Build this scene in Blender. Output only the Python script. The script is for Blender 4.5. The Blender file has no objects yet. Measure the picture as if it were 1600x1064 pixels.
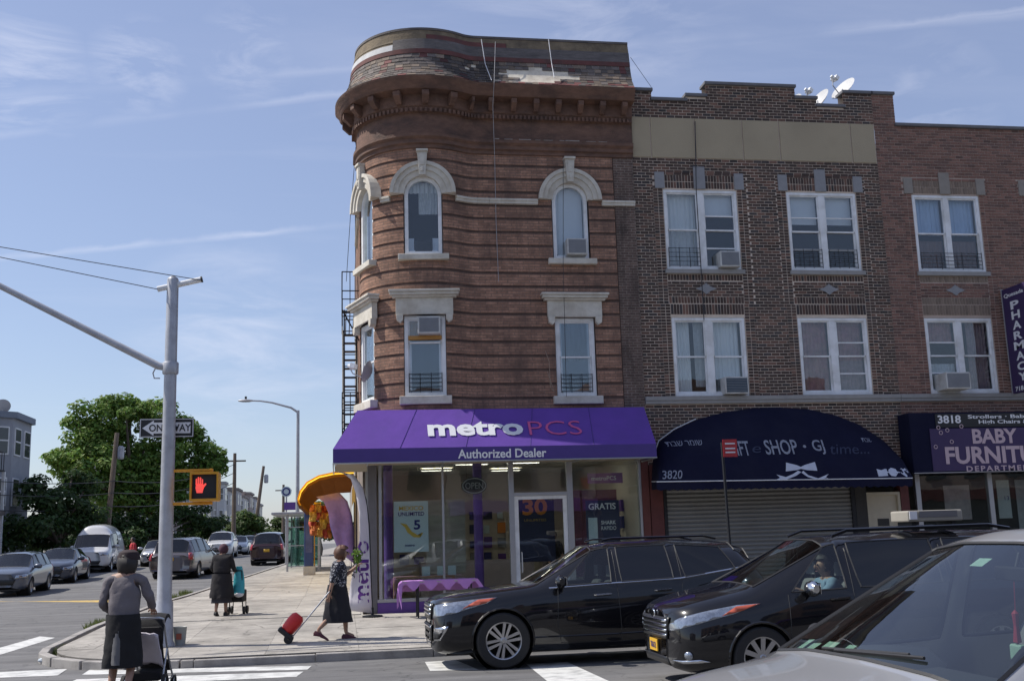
import bpy, bmesh, math, random
from mathutils import Vector, Matrix, Euler
from mathutils.bvhtree import BVHTree
random.seed(7)
SC = bpy.context.scene
COL = SC.collection
rad = math.radians
# ---------------------------------------------------------------- camera
cam_d = bpy.data.cameras.new('camera'); cam = bpy.data.objects.new('camera', cam_d); COL.objects.link(cam)
F, CAM_H = 1684.2, 1.8
cam_d.sensor_width = 36; cam_d.lens = F / 1600 * 36; cam_d.clip_start = .1; cam_d.clip_end = 6000
yaw, pitch, roll = rad(9.207), rad(10.334), rad(-1.747)
fw = Vector((math.sin(yaw)*math.cos(pitch), math.cos(yaw)*math.cos(pitch), math.sin(pitch)))
rt0 = Vector((math.cos(yaw), -math.sin(yaw), 0)); up0 = rt0.cross(fw)
rt = rt0*math.cos(roll) + up0*math.sin(roll); up = -rt0*math.sin(roll) + up0*math.cos(roll)
cam.matrix_world = Matrix(((rt.x, up.x, -fw.x, 0), (rt.y, up.y, -fw.y, 0), (rt.z, up.z, -fw.z, CAM_H), (0, 0, 0, 1)))
SC.camera = cam
# ---------------------------------------------------------------- light
SUN_EL, SUN_AZ = rad(52), rad(14)          # sun stands to the left and slightly beyond the shop fronts
sdir = Vector((-math.cos(SUN_AZ)*math.cos(SUN_EL), math.sin(SUN_AZ)*math.cos(SUN_EL), math.sin(SUN_EL)))
sl = bpy.data.lights.new('sun', 'SUN'); sl.energy = 4.9; sl.angle = rad(.53); sl.color = (1, .95, .87)
so = bpy.data.objects.new('sun', sl); COL.objects.link(so); so.rotation_euler = sdir.to_track_quat('Z', 'Y').to_euler(); so.location = (0, 0, 60)
W_ = bpy.data.worlds.new('World'); SC.world = W_; W_.use_nodes = True
nt = W_.node_tree; nt.nodes.clear()
def N(t, ty, **k):
    n = t.nodes.new(ty)
    for a, v in k.items(): setattr(n, a, v)
    return n
def L(t, a, b): t.links.new(a, b)
wo = N(nt, 'ShaderNodeOutputWorld'); bg = N(nt, 'ShaderNodeBackground'); bg.inputs[1].default_value = .125
sky = N(nt, 'ShaderNodeTexSky', sky_type='NISHITA'); sky.sun_disc = False; sky.sun_elevation = SUN_EL
sky.sun_rotation = math.atan2(sdir.x, sdir.y); sky.altitude = 30; sky.air_density = 1.0; sky.dust_density = .8; sky.ozone_density = 2.2
tc = N(nt, 'ShaderNodeTexCoord')
def vm(t, op, a=None, b=None):
    n = N(t, 'ShaderNodeVectorMath', operation=op)
    for i, v in enumerate((a, b)):
        if v is None: continue
        if hasattr(v, 'is_linked'): L(t, v, n.inputs[i])
        else: n.inputs[i].default_value = v
    return n
def mm(t, op, a=None, b=None, c=None, clamp=False):
    n = N(t, 'ShaderNodeMath', operation=op, use_clamp=clamp)
    for i, v in enumerate((a, b, c)):
        if v is None: continue
        if hasattr(v, 'is_linked'): L(t, v, n.inputs[i])
        else: n.inputs[i].default_value = v
    return n.outputs[0]
def ramp(t, fac, stops):
    n = N(t, 'ShaderNodeValToRGB'); L(t, fac, n.inputs[0]); e = n.color_ramp.elements
    while len(e) < len(stops): e.new(.5)
    for i, (p, c) in enumerate(stops):
        e[i].position = p; e[i].color = (c if len(c) == 4 else (*c, 1)) if hasattr(c, '__len__') else (c, c, c, 1)
    return n.outputs[0]
def noise(t, vec, scale, detail=4, rough=.55, dist=0):
    n = N(t, 'ShaderNodeTexNoise'); n.inputs['Scale'].default_value = scale; n.inputs['Detail'].default_value = detail
    n.inputs['Roughness'].default_value = rough; n.inputs['Distortion'].default_value = dist
    if vec is not None: L(t, vec, n.inputs['Vector'])
    return n.outputs[0]
# thin high cloud: cirrus streaks plus three broken vapour trails, all fixed in sky directions
gen = tc.outputs['Generated']
sp = N(nt, 'ShaderNodeSeparateXYZ'); L(nt, gen, sp.inputs[0])
zc = mm(nt, 'MAXIMUM', sp.outputs[2], .02)
pl = N(nt, 'ShaderNodeCombineXYZ'); L(nt, mm(nt, 'DIVIDE', sp.outputs[0], zc), pl.inputs[0]); L(nt, mm(nt, 'DIVIDE', sp.outputs[1], zc), pl.inputs[1])
mp = N(nt, 'ShaderNodeMapping'); L(nt, pl.outputs[0], mp.inputs[0]); mp.inputs['Rotation'].default_value = (0, 0, .5); mp.inputs['Scale'].default_value = (.55, 1.5, 1)
cir = mm(nt, 'MULTIPLY', ramp(nt, noise(nt, mp.outputs[0], 1.15, 7, .6, .5), [(.5, 0), (.78, 1)]), ramp(nt, noise(nt, pl.outputs[0], .33, 2), [(.42, 0), (.6, 1)]))
fac = mm(nt, 'MULTIPLY', mm(nt, 'MULTIPLY', cir, .28), ramp(nt, sp.outputs[2], [(.06, 0), (.2, 1)]))
def pxdir(x, y): return ((x-800)/F*rt - (y-532)/F*up + fw).normalized()
nz = noise(nt, gen, 26, 5, .6); nz2 = noise(nt, gen, 7, 3)
for (a, b, wd, st) in (((60, 398), (565, 350), .0035, .42), ((0, 212), (520, 148), .0045, .2), ((980, 72), (1500, 30), .006, .16)):
    da, db = pxdir(*a), pxdir(*b); n = da.cross(db).normalized()
    d = mm(nt, 'ABSOLUTE', mm(nt, 'ADD', vm(nt, 'DOT_PRODUCT', gen, n).outputs['Value'], mm(nt, 'MULTIPLY', mm(nt, 'SUBTRACT', nz, .5), .008)))
    band = mm(nt, 'SUBTRACT', 1, mm(nt, 'DIVIDE', d, mm(nt, 'MULTIPLY', nz, wd*2.2)), clamp=True)
    band = mm(nt, 'MULTIPLY', mm(nt, 'MULTIPLY', band, ramp(nt, nz2, [(.38, .15), (.6, 1)])), st)
    fac = mm(nt, 'MAXIMUM', fac, band)
pq = N(nt, 'ShaderNodeMapping'); L(nt, gen, pq.inputs[0]); pq.inputs['Scale'].default_value = (5, 5, 19); wn = noise(nt, pq.outputs[0], 1.6, 7, .62, .6)
for (x, y, kx, st) in ((30,122,.002,.5),(215,105,.0011,.4),(360,535,.005,.35),(470,570,.003,.2),(900,20,.012,.22),(1450,160,.002,.25),(390,82,.0012,.35)):
    dd = mm(nt, 'SUBTRACT', 1, mm(nt, 'DIVIDE', mm(nt, 'SUBTRACT', 1, vm(nt, 'DOT_PRODUCT', gen, pxdir(x, y)).outputs['Value']), kx), clamp=True)
    fac = mm(nt, 'MAXIMUM', fac, mm(nt, 'MULTIPLY', mm(nt, 'MULTIPLY', dd, ramp(nt, wn, [(.44, 0), (.68, 1)])), st))
mx = N(nt, 'ShaderNodeMix', data_type='RGBA'); L(nt, fac, mx.inputs[0]); L(nt, sky.outputs[0], mx.inputs[6]); mx.inputs[7].default_value = (7.6, 7.8, 8.4, 1)
# thin milky veil that all summer skies over the city carry
mx2 = N(nt, 'ShaderNodeMix', data_type='RGBA'); mx2.inputs[0].default_value = .27; L(nt, mx.outputs[2], mx2.inputs[6]); mx2.inputs[7].default_value = (4.4, 4.6, 6.9, 1)
L(nt, mx2.outputs[2], bg.inputs[0]); L(nt, bg.outputs[0], wo.inputs[0])
vs = SC.view_settings; vs.view_transform = 'Standard'; vs.look = 'None'; vs.exposure = .08; vs.gamma = 1
# ---------------------------------------------------------------- helpers: objects
WL = {}
def tag(o, label=None, cat=None, group=None, kind=None):
    for k, v in (('label', label), ('category', cat), ('group', group), ('kind', kind)):
        if v: o[k] = v
    return o
def thing(name, label, cat, loc=(0, 0, 0), rz=0, group=None):
    o = bpy.data.objects.new(name, None); COL.objects.link(o); o.empty_display_size = .2
    o.location = loc; o.rotation_euler = (0, 0, rz); WL[o] = Vector(loc)
    return tag(o, label, cat, group)
class MB:
    """collects geometry; T maps local (u,d,z) to object space"""
    def __init__(s, T=None): s.v = []; s.f = []; s.m = []; s.c = []; s.uv = {}; s.T = T; s.mi = 0; s.col = None
    def add(s, vs_, fs, uvs=None):
        b = len(s.v)
        s.v += [s.T(*p) if s.T else tuple(p) for p in vs_]
        for i, f in enumerate(fs):
            if uvs: s.uv[len(s.f)] = [uvs[k] for k in f]
            s.f.append([b+k for k in f]); s.m.append(s.mi); s.c.append(s.col)
    def box(s, x0, x1, y0, y1, z0, z1):
        s.add([(x0,y0,z0),(x1,y0,z0),(x1,y1,z0),(x0,y1,z0),(x0,y0,z1),(x1,y0,z1),(x1,y1,z1),(x0,y1,z1)],
              [(0,3,2,1),(4,5,6,7),(0,1,5,4),(1,2,6,5),(2,3,7,6),(3,0,4,7)]); return s
    def prism(s, poly, y0, y1):                       # polygon in (x,z) thickened along y
        n = len(poly)
        s.add([(x,y0,z) for x,z in poly]+[(x,y1,z) for x,z in poly],
              [tuple(range(n)), tuple(range(2*n-1,n-1,-1))]+[(i,i+n,(i+1)%n+n,(i+1)%n) for i in range(n)]); return s
    def slab(s, poly, z0, z1):                        # polygon in (x,y) thickened along z
        n = len(poly)
        s.add([(x,y,z0) for x,y in poly]+[(x,y,z1) for x,y in poly],
              [tuple(range(n-1,-1,-1)), tuple(range(n,2*n))]+[(i,(i+1)%n,(i+1)%n+n,i+n) for i in range(n)]); return s
    def ring(s, poly_o, poly_i, y0, y1):              # frame between two (x,z) loops of equal length
        n = len(poly_o)
        vs_ = [(x,y,z) for y in (y0,y1) for P in (poly_o,poly_i) for x,z in P]; fs = []
        for i in range(n):
            j = (i+1)%n
            fs += [(i,j,n+j,n+i),(2*n+i,3*n+i,3*n+j,2*n+j),(i,2*n+i,2*n+j,j),(n+i,n+j,3*n+j,3*n+i)]
        s.add(vs_, fs); return s
    def tube(s, pts, r, n=8, cap=True, closed=False):
        pts = [Vector(p) for p in pts]; k = len(pts)
        rs = r if hasattr(r, '__len__') else [r]*k
        vs_ = []; pu = None
        for i, p in enumerate(pts):
            a = pts[(i-1) % k] if (closed or i > 0) else p; b = pts[(i+1) % k] if (closed or i < k-1) else p
            t = (b-a); t = t.normalized() if t.length > 1e-9 else Vector((0,0,1))
            ref = pu if pu is not None else (Vector((0,0,1)) if abs(t.z) < .9 else Vector((1,0,0)))
            u = (ref - t*ref.dot(t)); u = u.normalized() if u.length > 1e-6 else t.orthogonal().normalized()
            w = t.cross(u); pu = u
            vs_ += [tuple(p+(u*math.cos(2*math.pi*j/n)+w*math.sin(2*math.pi*j/n))*rs[i]) for j in range(n)]
        fs = [(i*n+j, i*n+(j+1)%n, ((i+1)%k)*n+(j+1)%n, ((i+1)%k)*n+j) for i in range(k if closed else k-1) for j in range(n)]
        if cap and not closed: fs += [tuple(range(n-1,-1,-1)), tuple((k-1)*n+j for j in range(n))]
        s.add(vs_, fs); return s
    def lathe(s, prof, n=24, c=(0,0,0), axis='z', cap=True):   # prof [(r,h)] 
        vs_ = []
        for r_, h in prof:
            for j in range(n):
                a = 2*math.pi*j/n; p = (r_*math.cos(a), r_*math.sin(a), h)
                if axis == 'y': p = (p[0], p[2], p[1])
                if axis == 'x': p = (p[2], p[0], p[1])
                vs_.append((p[0]+c[0], p[1]+c[1], p[2]+c[2]))
        k = len(prof)
        fs = [(i*n+j, i*n+(j+1)%n, (i+1)*n+(j+1)%n, (i+1)*n+j) for i in range(k-1) for j in range(n)]
        if cap and prof[0][0] > 1e-6: fs.append(tuple(range(n-1,-1,-1)))
        if cap and prof[-1][0] > 1e-6: fs.append(tuple((k-1)*n+j for j in range(n)))
        s.add(vs_, fs); return s
    def sphere(s, c, r, n=10, m=7, sc=(1,1,1)):
        vs_ = [(c[0]+r*sc[0]*math.sin(math.pi*i/m)*math.cos(2*math.pi*j/n), c[1]+r*sc[1]*math.sin(math.pi*i/m)*math.sin(2*math.pi*j/n), c[2]+r*sc[2]*math.cos(math.pi*i/m)) for i in range(m+1) for j in range(n)]
        s.add(vs_, [(i*n+j,(i+1)*n+j,(i+1)*n+(j+1)%n,i*n+(j+1)%n) for i in range(m) for j in range(n)]); return s
    def loft(s, rings, cap=True, closed=True):
        n = len(rings[0]); k = len(rings); vs_ = [p for R in rings for p in R]
        fs = [(i*n+j, i*n+(j+1)%n, (i+1)*n+(j+1)%n, (i+1)*n+j) for i in range(k-1) for j in range(n if closed else n-1)]
        if cap: fs += [tuple(range(n-1,-1,-1)), tuple((k-1)*n+j for j in range(n))]
        s.add(vs_, fs); return s
    def mesh(s, name, smooth=False):
        me = bpy.data.meshes.new(name); me.from_pydata(s.v, [], s.f); me.validate(clean_customdata=False)
        if len(me.polygons) == len(s.f):
            me.polygons.foreach_set('material_index', s.m)
            if s.uv:
                ul = me.uv_layers.new(name='uv')
                for p in me.polygons:
                    uv = s.uv.get(p.index)
                    if uv:
                        for li, c in zip(p.loop_indices, uv): ul.data[li].uv = c
            if any(c is not None for c in s.c):
                at = me.attributes.new('col', 'FLOAT_COLOR', 'FACE')
                at.data.foreach_set('color', [q for c in s.c for q in ((*c, 1) if c is not None else (1,1,1,1))])
        if smooth:
            me.polygons.foreach_set('use_smooth', [True]*len(me.polygons))
            try: me.set_sharp_from_angle(angle=rad(40))
            except Exception: pass
        me.update(); return me
    def build(s, name, mat, parent=None, smooth=False, bevel=0, world=True):
        return place(name, s.mesh(name, smooth), mat, parent, bevel, world)
def place(name, me, mat, parent=None, bevel=0, world=True):
    mats = mat if isinstance(mat, (list, tuple)) else [mat]
    if not me.materials:
        for m in mats: me.materials.append(m)
    o = bpy.data.objects.new(name, me); COL.objects.link(o); WL[o] = Vector((0,0,0))
    if parent is not None:
        o.parent = parent
        if world: o.location = -WL[parent]
        else: WL[o] = WL[parent].copy()
    if bevel:
        b = o.modifiers.new('bevel', 'BEVEL'); b.width = bevel; b.segments = 2; b.limit_method = 'ANGLE'; b.angle_limit = rad(40)
    return o
def copy_tree(o, parent=None):
    c = o.copy(); COL.objects.link(c); c.parent = parent; WL[c] = WL.get(o, Vector()).copy()
    for ch in list(o.children): copy_tree(ch, c)
    return c
def evald(o):
    dg = bpy.context.evaluated_depsgraph_get(); dg.update()
    return bpy.data.meshes.new_from_object(o.evaluated_get(dg))
def text_mesh(body, size, extrude=.004, bold=0, align='CENTER', shear=0, space=1, sx=1):
    cu = bpy.data.curves.new('t', 'FONT'); cu.body = body; cu.size = size; cu.extrude = extrude; cu.offset = bold; cu.align_x = align; cu.align_y = 'CENTER'; cu.shear = shear; cu.space_character = space; cu.resolution_u = 3
    o = bpy.data.objects.new('t', cu); COL.objects.link(o); me = evald(o); bpy.data.objects.remove(o)
    if sx != 1: me.transform(Matrix.Diagonal((sx, 1, 1, 1)))
    return me
def text(name, body, size, mat, parent, loc, xdir=(1,0,0), updir=(0,0,1), **k):
    me = text_mesh(body, size, **k); x = Vector(xdir).normalized(); u = Vector(updir).normalized(); n = x.cross(u); l = Vector(loc)
    me.transform(Matrix(((x.x,u.x,n.x,l.x),(x.y,u.y,n.y,l.y),(x.z,u.z,n.z,l.z),(0,0,0,1))))
    me.materials.clear()
    return place(name, me, mat, parent)
# ---------------------------------------------------------------- helpers: materials
MATS = {}
def mk(name):
    m = bpy.data.materials.new(name); m.use_nodes = True; t = m.node_tree; b = t.nodes['Principled BSDF']; MATS[name] = m
    return m, t, b
def pm(name, col, rough=.6, metal=0, var=.15, scale=6, bump=0, bscale=80, spec=.5, coat=0, dirt=None, dscale=1.5, sheen=0, attr=False, emit=0, stretch=None, hue=0):
    if name in MATS: return MATS[name]
    m, t, b = mk(name)
    b.inputs['Roughness'].default_value = rough; b.inputs['Metallic'].default_value = metal
    b.inputs['Specular IOR Level'].default_value = spec; b.inputs['Coat Weight'].default_value = coat; b.inputs['Coat Roughness'].default_value = .03
    c = N(t, 'ShaderNodeTexCoord').outputs['Object']
    if stretch:
        q = N(t, 'ShaderNodeMapping'); L(t, c, q.inputs[0]); q.inputs['Scale'].default_value = stretch; c = q.outputs[0]
    if attr:
        base = N(t, 'ShaderNodeAttribute', attribute_name='col').outputs['Color']
    else:
        rg = N(t, 'ShaderNodeRGB'); rg.outputs[0].default_value = (*col, 1); base = rg.outputs[0]
    if var:
        h = N(t, 'ShaderNodeHueSaturation'); L(t, base, h.inputs['Color'])
        L(t, mm(t, 'MULTIPLY_ADD', noise(t, c, scale, 5, .6), 2*var, 1-var), h.inputs['Value'])
        if hue: L(t, mm(t, 'MULTIPLY_ADD', noise(t, c, scale*.7, 3), hue, .5-hue/2), h.inputs['Hue'])
        base = h.outputs[0]
    if dirt:
        mxn = N(t, 'ShaderNodeMix', data_type='RGBA'); L(t, ramp(t, noise(t, c, dscale, 6, .65), [(.45, 0), (.7, .75)]), mxn.inputs[0]); L(t, base, mxn.inputs[6]); mxn.inputs[7].default_value = (*dirt, 1); base = mxn.outputs[2]
    L(t, base, b.inputs['Base Color'])
    if emit: L(t, base, b.inputs['Emission Color']); b.inputs['Emission Strength'].default_value = emit
    if sheen: b.inputs['Sheen Weight'].default_value = sheen
    if bump:
        bn = N(t, 'ShaderNodeBump'); bn.inputs['Strength'].default_value = bump; bn.inputs['Distance'].default_value = .02
        L(t, noise(t, c, bscale, 4, .6), bn.inputs['Height']); L(t, bn.outputs[0], b.inputs['Normal'])
    return m
def glass(name, tint=(.9,.94,.93), ior=1.5, rough=0):
    if name in MATS: return MATS[name]
    m, t, b = mk(name); t.nodes.remove(b); o = t.nodes['Material Output']
    tr = N(t, 'ShaderNodeBsdfTransparent'); tr.inputs[0].default_value = (*tint, 1)
    gl = N(t, 'ShaderNodeBsdfGlossy'); gl.inputs['Roughness'].default_value = rough; gl.inputs[0].default_value = (1,1,1,1)
    g = N(t, 'ShaderNodeNewGeometry'); c = N(t, 'ShaderNodeTexCoord')
    bn = N(t, 'ShaderNodeBump'); bn.inputs['Strength'].default_value = .05; bn.inputs['Distance'].default_value = .02; L(t, noise(t, c.outputs['Object'], 1.8, 2), bn.inputs['Height']); L(t, bn.outputs[0], gl.inputs['Normal'])
    # thin sheet: the same reflectance whichever side is met (Schlick, both faces of the pane)
    f0 = min(.2, 1.7*((ior-1)/(ior+1))**2)
    cs = mm(t, 'ABSOLUTE', vm(t, 'DOT_PRODUCT', g.outputs['Normal'], g.outputs['Incoming']).outputs['Value'])
    fres = mm(t, 'MULTIPLY_ADD', mm(t, 'POWER', mm(t, 'SUBTRACT', 1, cs, clamp=True), 5), 1-f0, f0)
    ms = N(t, 'ShaderNodeMixShader'); L(t, fres, ms.inputs[0]); L(t, tr.outputs[0], ms.inputs[1]); L(t, gl.outputs[0], ms.inputs[2]); L(t, ms.outputs[0], o.inputs[0])
    return m
def brick_mat(name, c1, c2, mortar, bw=.2, bh=.067, ms=.006, var=.2, dirt=None, dscale=.7, stain=.0):
    m, t, b = mk(name); uv = N(t, 'ShaderNodeTexCoord').outputs['UV']; ob = N(t, 'ShaderNodeTexCoord').outputs['Object']
    k = N(t, 'ShaderNodeTexBrick'); L(t, uv, k.inputs['Vector']); k.inputs['Color1'].default_value = (*c1,1); k.inputs['Color2'].default_value = (*c2,1); k.inputs['Mortar'].default_value = (*mortar,1)
    k.inputs['Scale'].default_value = 1; k.inputs['Brick Width'].default_value = bw; k.inputs['Row Height'].default_value = bh; k.inputs['Mortar Size'].default_value = ms; k.inputs['Bias'].default_value = 0
    h = N(t, 'ShaderNodeHueSaturation'); L(t, k.outputs[0], h.inputs['Color']); L(t, mm(t, 'MULTIPLY', mm(t, 'MULTIPLY_ADD', noise(t, ob, 3.2, 6, .65), 2*var, 1-var), mm(t, 'MULTIPLY_ADD', noise(t, ob, 17, 4, .7), 1.1, .45)), h.inputs['Value'])
    base = h.outputs[0]
    if dirt:
        q = N(t, 'ShaderNodeMapping'); L(t, ob, q.inputs[0]); q.inputs['Scale'].default_value = (2.2, 2.2, .7)
        mxn = N(t, 'ShaderNodeMix', data_type='RGBA'); L(t, ramp(t, noise(t, q.outputs[0], dscale, 7, .7), [(.42, 0), (.68, .8)]), mxn.inputs[0]); L(t, base, mxn.inputs[6]); mxn.inputs[7].default_value = (*dirt,1); base = mxn.outputs[2]
    L(t, base, b.inputs['Base Color']); b.inputs['Roughness'].default_value = .88; b.inputs['Specular IOR Level'].default_value = .3
    bn = N(t, 'ShaderNodeBump'); bn.inputs['Strength'].default_value = .6; bn.inputs['Distance'].default_value = .01
    L(t, mm(t, 'ADD', mm(t, 'SUBTRACT', 1, k.outputs['Fac']), mm(t, 'MULTIPLY', noise(t, ob, 60, 4), .6)), bn.inputs['Height']); L(t, bn.outputs[0], b.inputs['Normal'])
    return m
G_PANE = glass('window_glass', (.9,.93,.95), 1.45)
G_SHOP = glass('shop_glass', (.88,.92,.9), 1.5)
M_WHITE = pm('white_paint', (.78,.79,.8), .5, var=.12, scale=5, dirt=(.52,.52,.5), dscale=2.2)
M_STONE = pm('pale_stone', (.6,.565,.495), .85, var=.22, scale=7, bump=.5, bscale=45, dirt=(.4,.35,.28), dscale=2)
M_DARKMETAL = pm('dark_metal', (.02,.021,.025), .5, .4)
M_ALU = pm('aluminium', (.45,.46,.48), .38, .8, var=.1)
M_GALV = pm('galvanised_steel', (.42,.43,.46), .5, .35, var=.13, scale=3, dirt=(.3,.3,.32), dscale=4)
M_RUBBER = pm('rubber', (.018,.018,.019), .75, var=.2)
M_BLACK = pm('black_plastic', (.015,.015,.017), .5)
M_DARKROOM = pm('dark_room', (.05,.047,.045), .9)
M_LETTER = pm('white_lettering', (.72,.72,.74), .6, var=.06)
M_CURT = pm('curtain', (.72,.72,.69), .8, var=.12, scale=12, stretch=(6,1,.2))
M_BLIND = pm('blind', (.8,.82,.84), .6, var=.06)
M_WIRE = pm('wire', (.03,.03,.035), .6)
M_WIREGREY = pm('cable_grey', (.33,.32,.33), .6)
M_WOOD = pm('weathered_wood', (.17,.13,.1), .85, var=.3, scale=3, stretch=(8,8,.6), bump=.4)
# ---------------------------------------------------------------- setting
def interp(k, y):
    if y <= k[0][0]: return k[0][1]
    for (a, va), (b, vb) in zip(k, k[1:]):
        if y <= b: return va + (vb-va)*(y-a)/(b-a)
    return k[-1][1]
RK = [(12,0),(18.4,-.08),(24,-.02),(35,.12),(50,.5),(60,.72),(80,1.1),(130,1.2),(1000,1.3)]
SK = [(18.4,.05),(25,.22),(35,.27),(50,.63),(60,.85),(80,1.23),(130,1.33),(1000,1.43)]
gz = lambda y: interp(RK, y)
zs = lambda y: interp(SK, y)
KX = [(18,-5.1),(33,-5.1),(50,-3.5),(60,-2.65),(75,-1.9),(130,-.5),(1000,0)]      # kerb of the side street
def on_ground(px, py, z=0.0):
    d = (px-800)/F*rt - (py-532)/F*up + fw; t = (z-CAM_H)/d.z; return d.x*t, d.y*t
def asphalt():
    m, t, b = mk('asphalt'); c = N(t, 'ShaderNodeTexCoord').outputs['Object']
    g = mm(t, 'MULTIPLY_ADD', noise(t, c, 90, 3, .7), .9, .55)
    col = ramp(t, noise(t, c, .35, 6, .62), [(.3, (.105,.103,.105)), (.5, (.15,.147,.146)), (.54, (.128,.126,.127)), (.75, (.185,.18,.174))])
    q = N(t, 'ShaderNodeMapping'); L(t, c, q.inputs[0]); q.inputs['Scale'].default_value = (.12, 1.6, 1)
    streak = ramp(t, noise(t, q.outputs[0], 1.1, 5, .6), [(.35, .72), (.6, 1.12)])
    v = N(t, 'ShaderNodeTexVoronoi', feature='DISTANCE_TO_EDGE'); v.inputs['Scale'].default_value = .55; 
    wv = vm(t, 'ADD', c, None); L(t, noise_color(t, c, 1.3), wv.inputs[1]); L(t, wv.outputs[0], v.inputs['Vector'])
    crack = ramp(t, v.outputs[0], [(0, .55), (.012, 1)])
    h = N(t, 'ShaderNodeHueSaturation'); L(t, col, h.inputs['Color']); L(t, mm(t, 'MULTIPLY', mm(t, 'MULTIPLY', g, streak), crack), h.inputs['Value'])
    L(t, h.outputs[0], b.inputs['Base Color']); b.inputs['Roughness'].default_value = .85
    bn = N(t, 'ShaderNodeBump'); bn.inputs['Strength'].default_value = .5; bn.inputs['Distance'].default_value = .01; L(t, noise(t, c, 140, 3, .7), bn.inputs['Height']); L(t, bn.outputs[0], b.inputs['Normal'])
    return m
def noise_color(t, vec, scale):
    n = N(t, 'ShaderNodeTexNoise'); n.inputs['Scale'].default_value = scale; n.inputs['Detail'].default_value = 4; L(t, vec, n.inputs['Vector']); return n.outputs['Color']
M_ASPH = asphalt()
def concrete():
    m, t, b = mk('concrete'); c = N(t, 'ShaderNodeTexCoord').outputs['Object']; oi = N(t, 'ShaderNodeObjectInfo').outputs['Random']
    col = ramp(t, noise(t, c, .8, 7, .66), [(.3, (.24,.222,.198)), (.5, (.36,.335,.3)), (.72, (.435,.405,.362))])
    v = N(t, 'ShaderNodeTexVoronoi'); v.inputs['Scale'].default_value = 2.6; L(t, c, v.inputs['Vector']); gum = ramp(t, v.outputs['Distance'], [(.045, .42), (.075, 1)])
    v2 = N(t, 'ShaderNodeTexVoronoi', feature='DISTANCE_TO_EDGE'); v2.inputs['Scale'].default_value = .33; wv = vm(t, 'ADD', c, None); L(t, noise_color(t, c, 1.1), wv.inputs[1]); L(t, wv.outputs[0], v2.inputs['Vector']); crack = ramp(t, v2.outputs[0], [(0, .5), (.008, 1)])
    st_ = ramp(t, noise(t, c, 2.3, 5, .7, .4), [(.4, .8), (.62, 1.06)])
    h = N(t, 'ShaderNodeHueSaturation'); L(t, col, h.inputs['Color'])
    val = mm(t, 'MULTIPLY', mm(t, 'MULTIPLY', gum, crack), mm(t, 'MULTIPLY', st_, mm(t, 'MULTIPLY_ADD', oi, .22, .87))); L(t, mm(t, 'MULTIPLY', val, mm(t, 'MULTIPLY_ADD', noise(t, c, 120, 3, .7), .5, .75)), h.inputs['Value'])
    L(t, h.outputs[0], b.inputs['Base Color']); b.inputs['Roughness'].default_value = .9
    bn = N(t, 'ShaderNodeBump'); bn.inputs['Strength'].default_value = .4; bn.inputs['Distance'].default_value = .01; L(t, noise(t, c, 90, 4, .7), bn.inputs['Height']); L(t, bn.outputs[0], b.inputs['Normal']); return m
M_CONC = concrete()
M_CONC2 = pm('concrete_joint', (.3,.28,.255), .9, var=.25)
M_KERB = pm('kerb_concrete', (.34,.32,.3), .85, var=.25, scale=3, bump=.4, dirt=(.16,.15,.14), dscale=2.5)
M_LINE = pm('road_paint', (.6,.6,.58), .8, var=.25, scale=9, dirt=(.2,.2,.2), dscale=4.5)
M_YEL = pm('yellow_road_paint', (.55,.37,.09), .75, var=.2, scale=6, dirt=(.25,.22,.17), dscale=5)
g = MB(); g.add([(-4000,-500,-.6),(4000,-500,-.6),(4000,5000,-.6),(-4000,5000,-.6)], [(0,1,2,3)])
tag(g.build('ground', pm('earth', (.2,.19,.17), .9)), kind='structure')
ys = [-25,0,6,12,15,18.4,21,24,28,32,35,40,45,50,55,60,65,70,75,80,90,100,115,130,160,200,300,500,1000]
xs = [-300,-120,-60,-30,-16,-8,0,10,20,40,80,150]
g = MB(); g.add([(x,y,gz(y)) for y in ys for x in xs], [(j*len(xs)+i, j*len(xs)+i+1, (j+1)*len(xs)+i+1, (j+1)*len(xs)+i) for j in range(len(ys)-1) for i in range(len(xs)-1)])
tag(g.build('road', M_ASPH), kind='structure')
# pavement: a poured base with joints, concrete flags on it, kerb stones round it
side = tag(thing('pavement', None, None, (0,25,0)), kind='structure')
arc = [(-2.5-2.6*math.sin(a), 21.0-2.6*math.cos(a)) for a in [rad(9*i) for i in range(11)]]
front = [(30,18.4)] + arc + [(-5.1,25),(30,25)]
front = front[::-1]
def clip(poly, conv):
    out = poly
    for i in range(len(conv)):
        a, b = conv[i], conv[(i+1) % len(conv)]; inp, out = out, []
        if not inp: return []
        sd = lambda p: (b[0]-a[0])*(p[1]-a[1])-(b[1]-a[1])*(p[0]-a[0])
        for k in range(len(inp)):
            p, q = inp[k-1], inp[k]; sp_, sq = sd(p), sd(q)
            if sq >= 0:
                if sp_ < 0: tt = sp_/(sp_-sq); out.append((p[0]+(q[0]-p[0])*tt, p[1]+(q[1]-p[1])*tt))
                out.append(q)
            elif sp_ >= 0: tt = sp_/(sp_-sq); out.append((p[0]+(q[0]-p[0])*tt, p[1]+(q[1]-p[1])*tt))
    return out
def area(p): return abs(sum(p[i-1][0]*p[i][1]-p[i][0]*p[i-1][1] for i in range(len(p))))/2
def ccw(p): return p if sum(p[i-1][0]*p[i][1]-p[i][0]*p[i-1][1] for i in range(len(p))) > 0 else p[::-1]
front = ccw(front)
def inset(poly, d):      # convex, ccw
    out = []; n = len(poly)
    for i in range(n):
        a, b, c = Vector(poly[i-1]), Vector(poly[i]), Vector(poly[(i+1) % n]); e1 = (b-a).normalized(); e2 = (c-b).normalized()
        n1 = Vector((-e1.y, e1.x)); n2 = Vector((-e2.y, e2.x)); m_ = (n1+n2); m_ = m_/max(m_.length_squared/2, .3); out.append((b.x+m_.x*d, b.y+m_.y*d))
    return out
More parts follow.
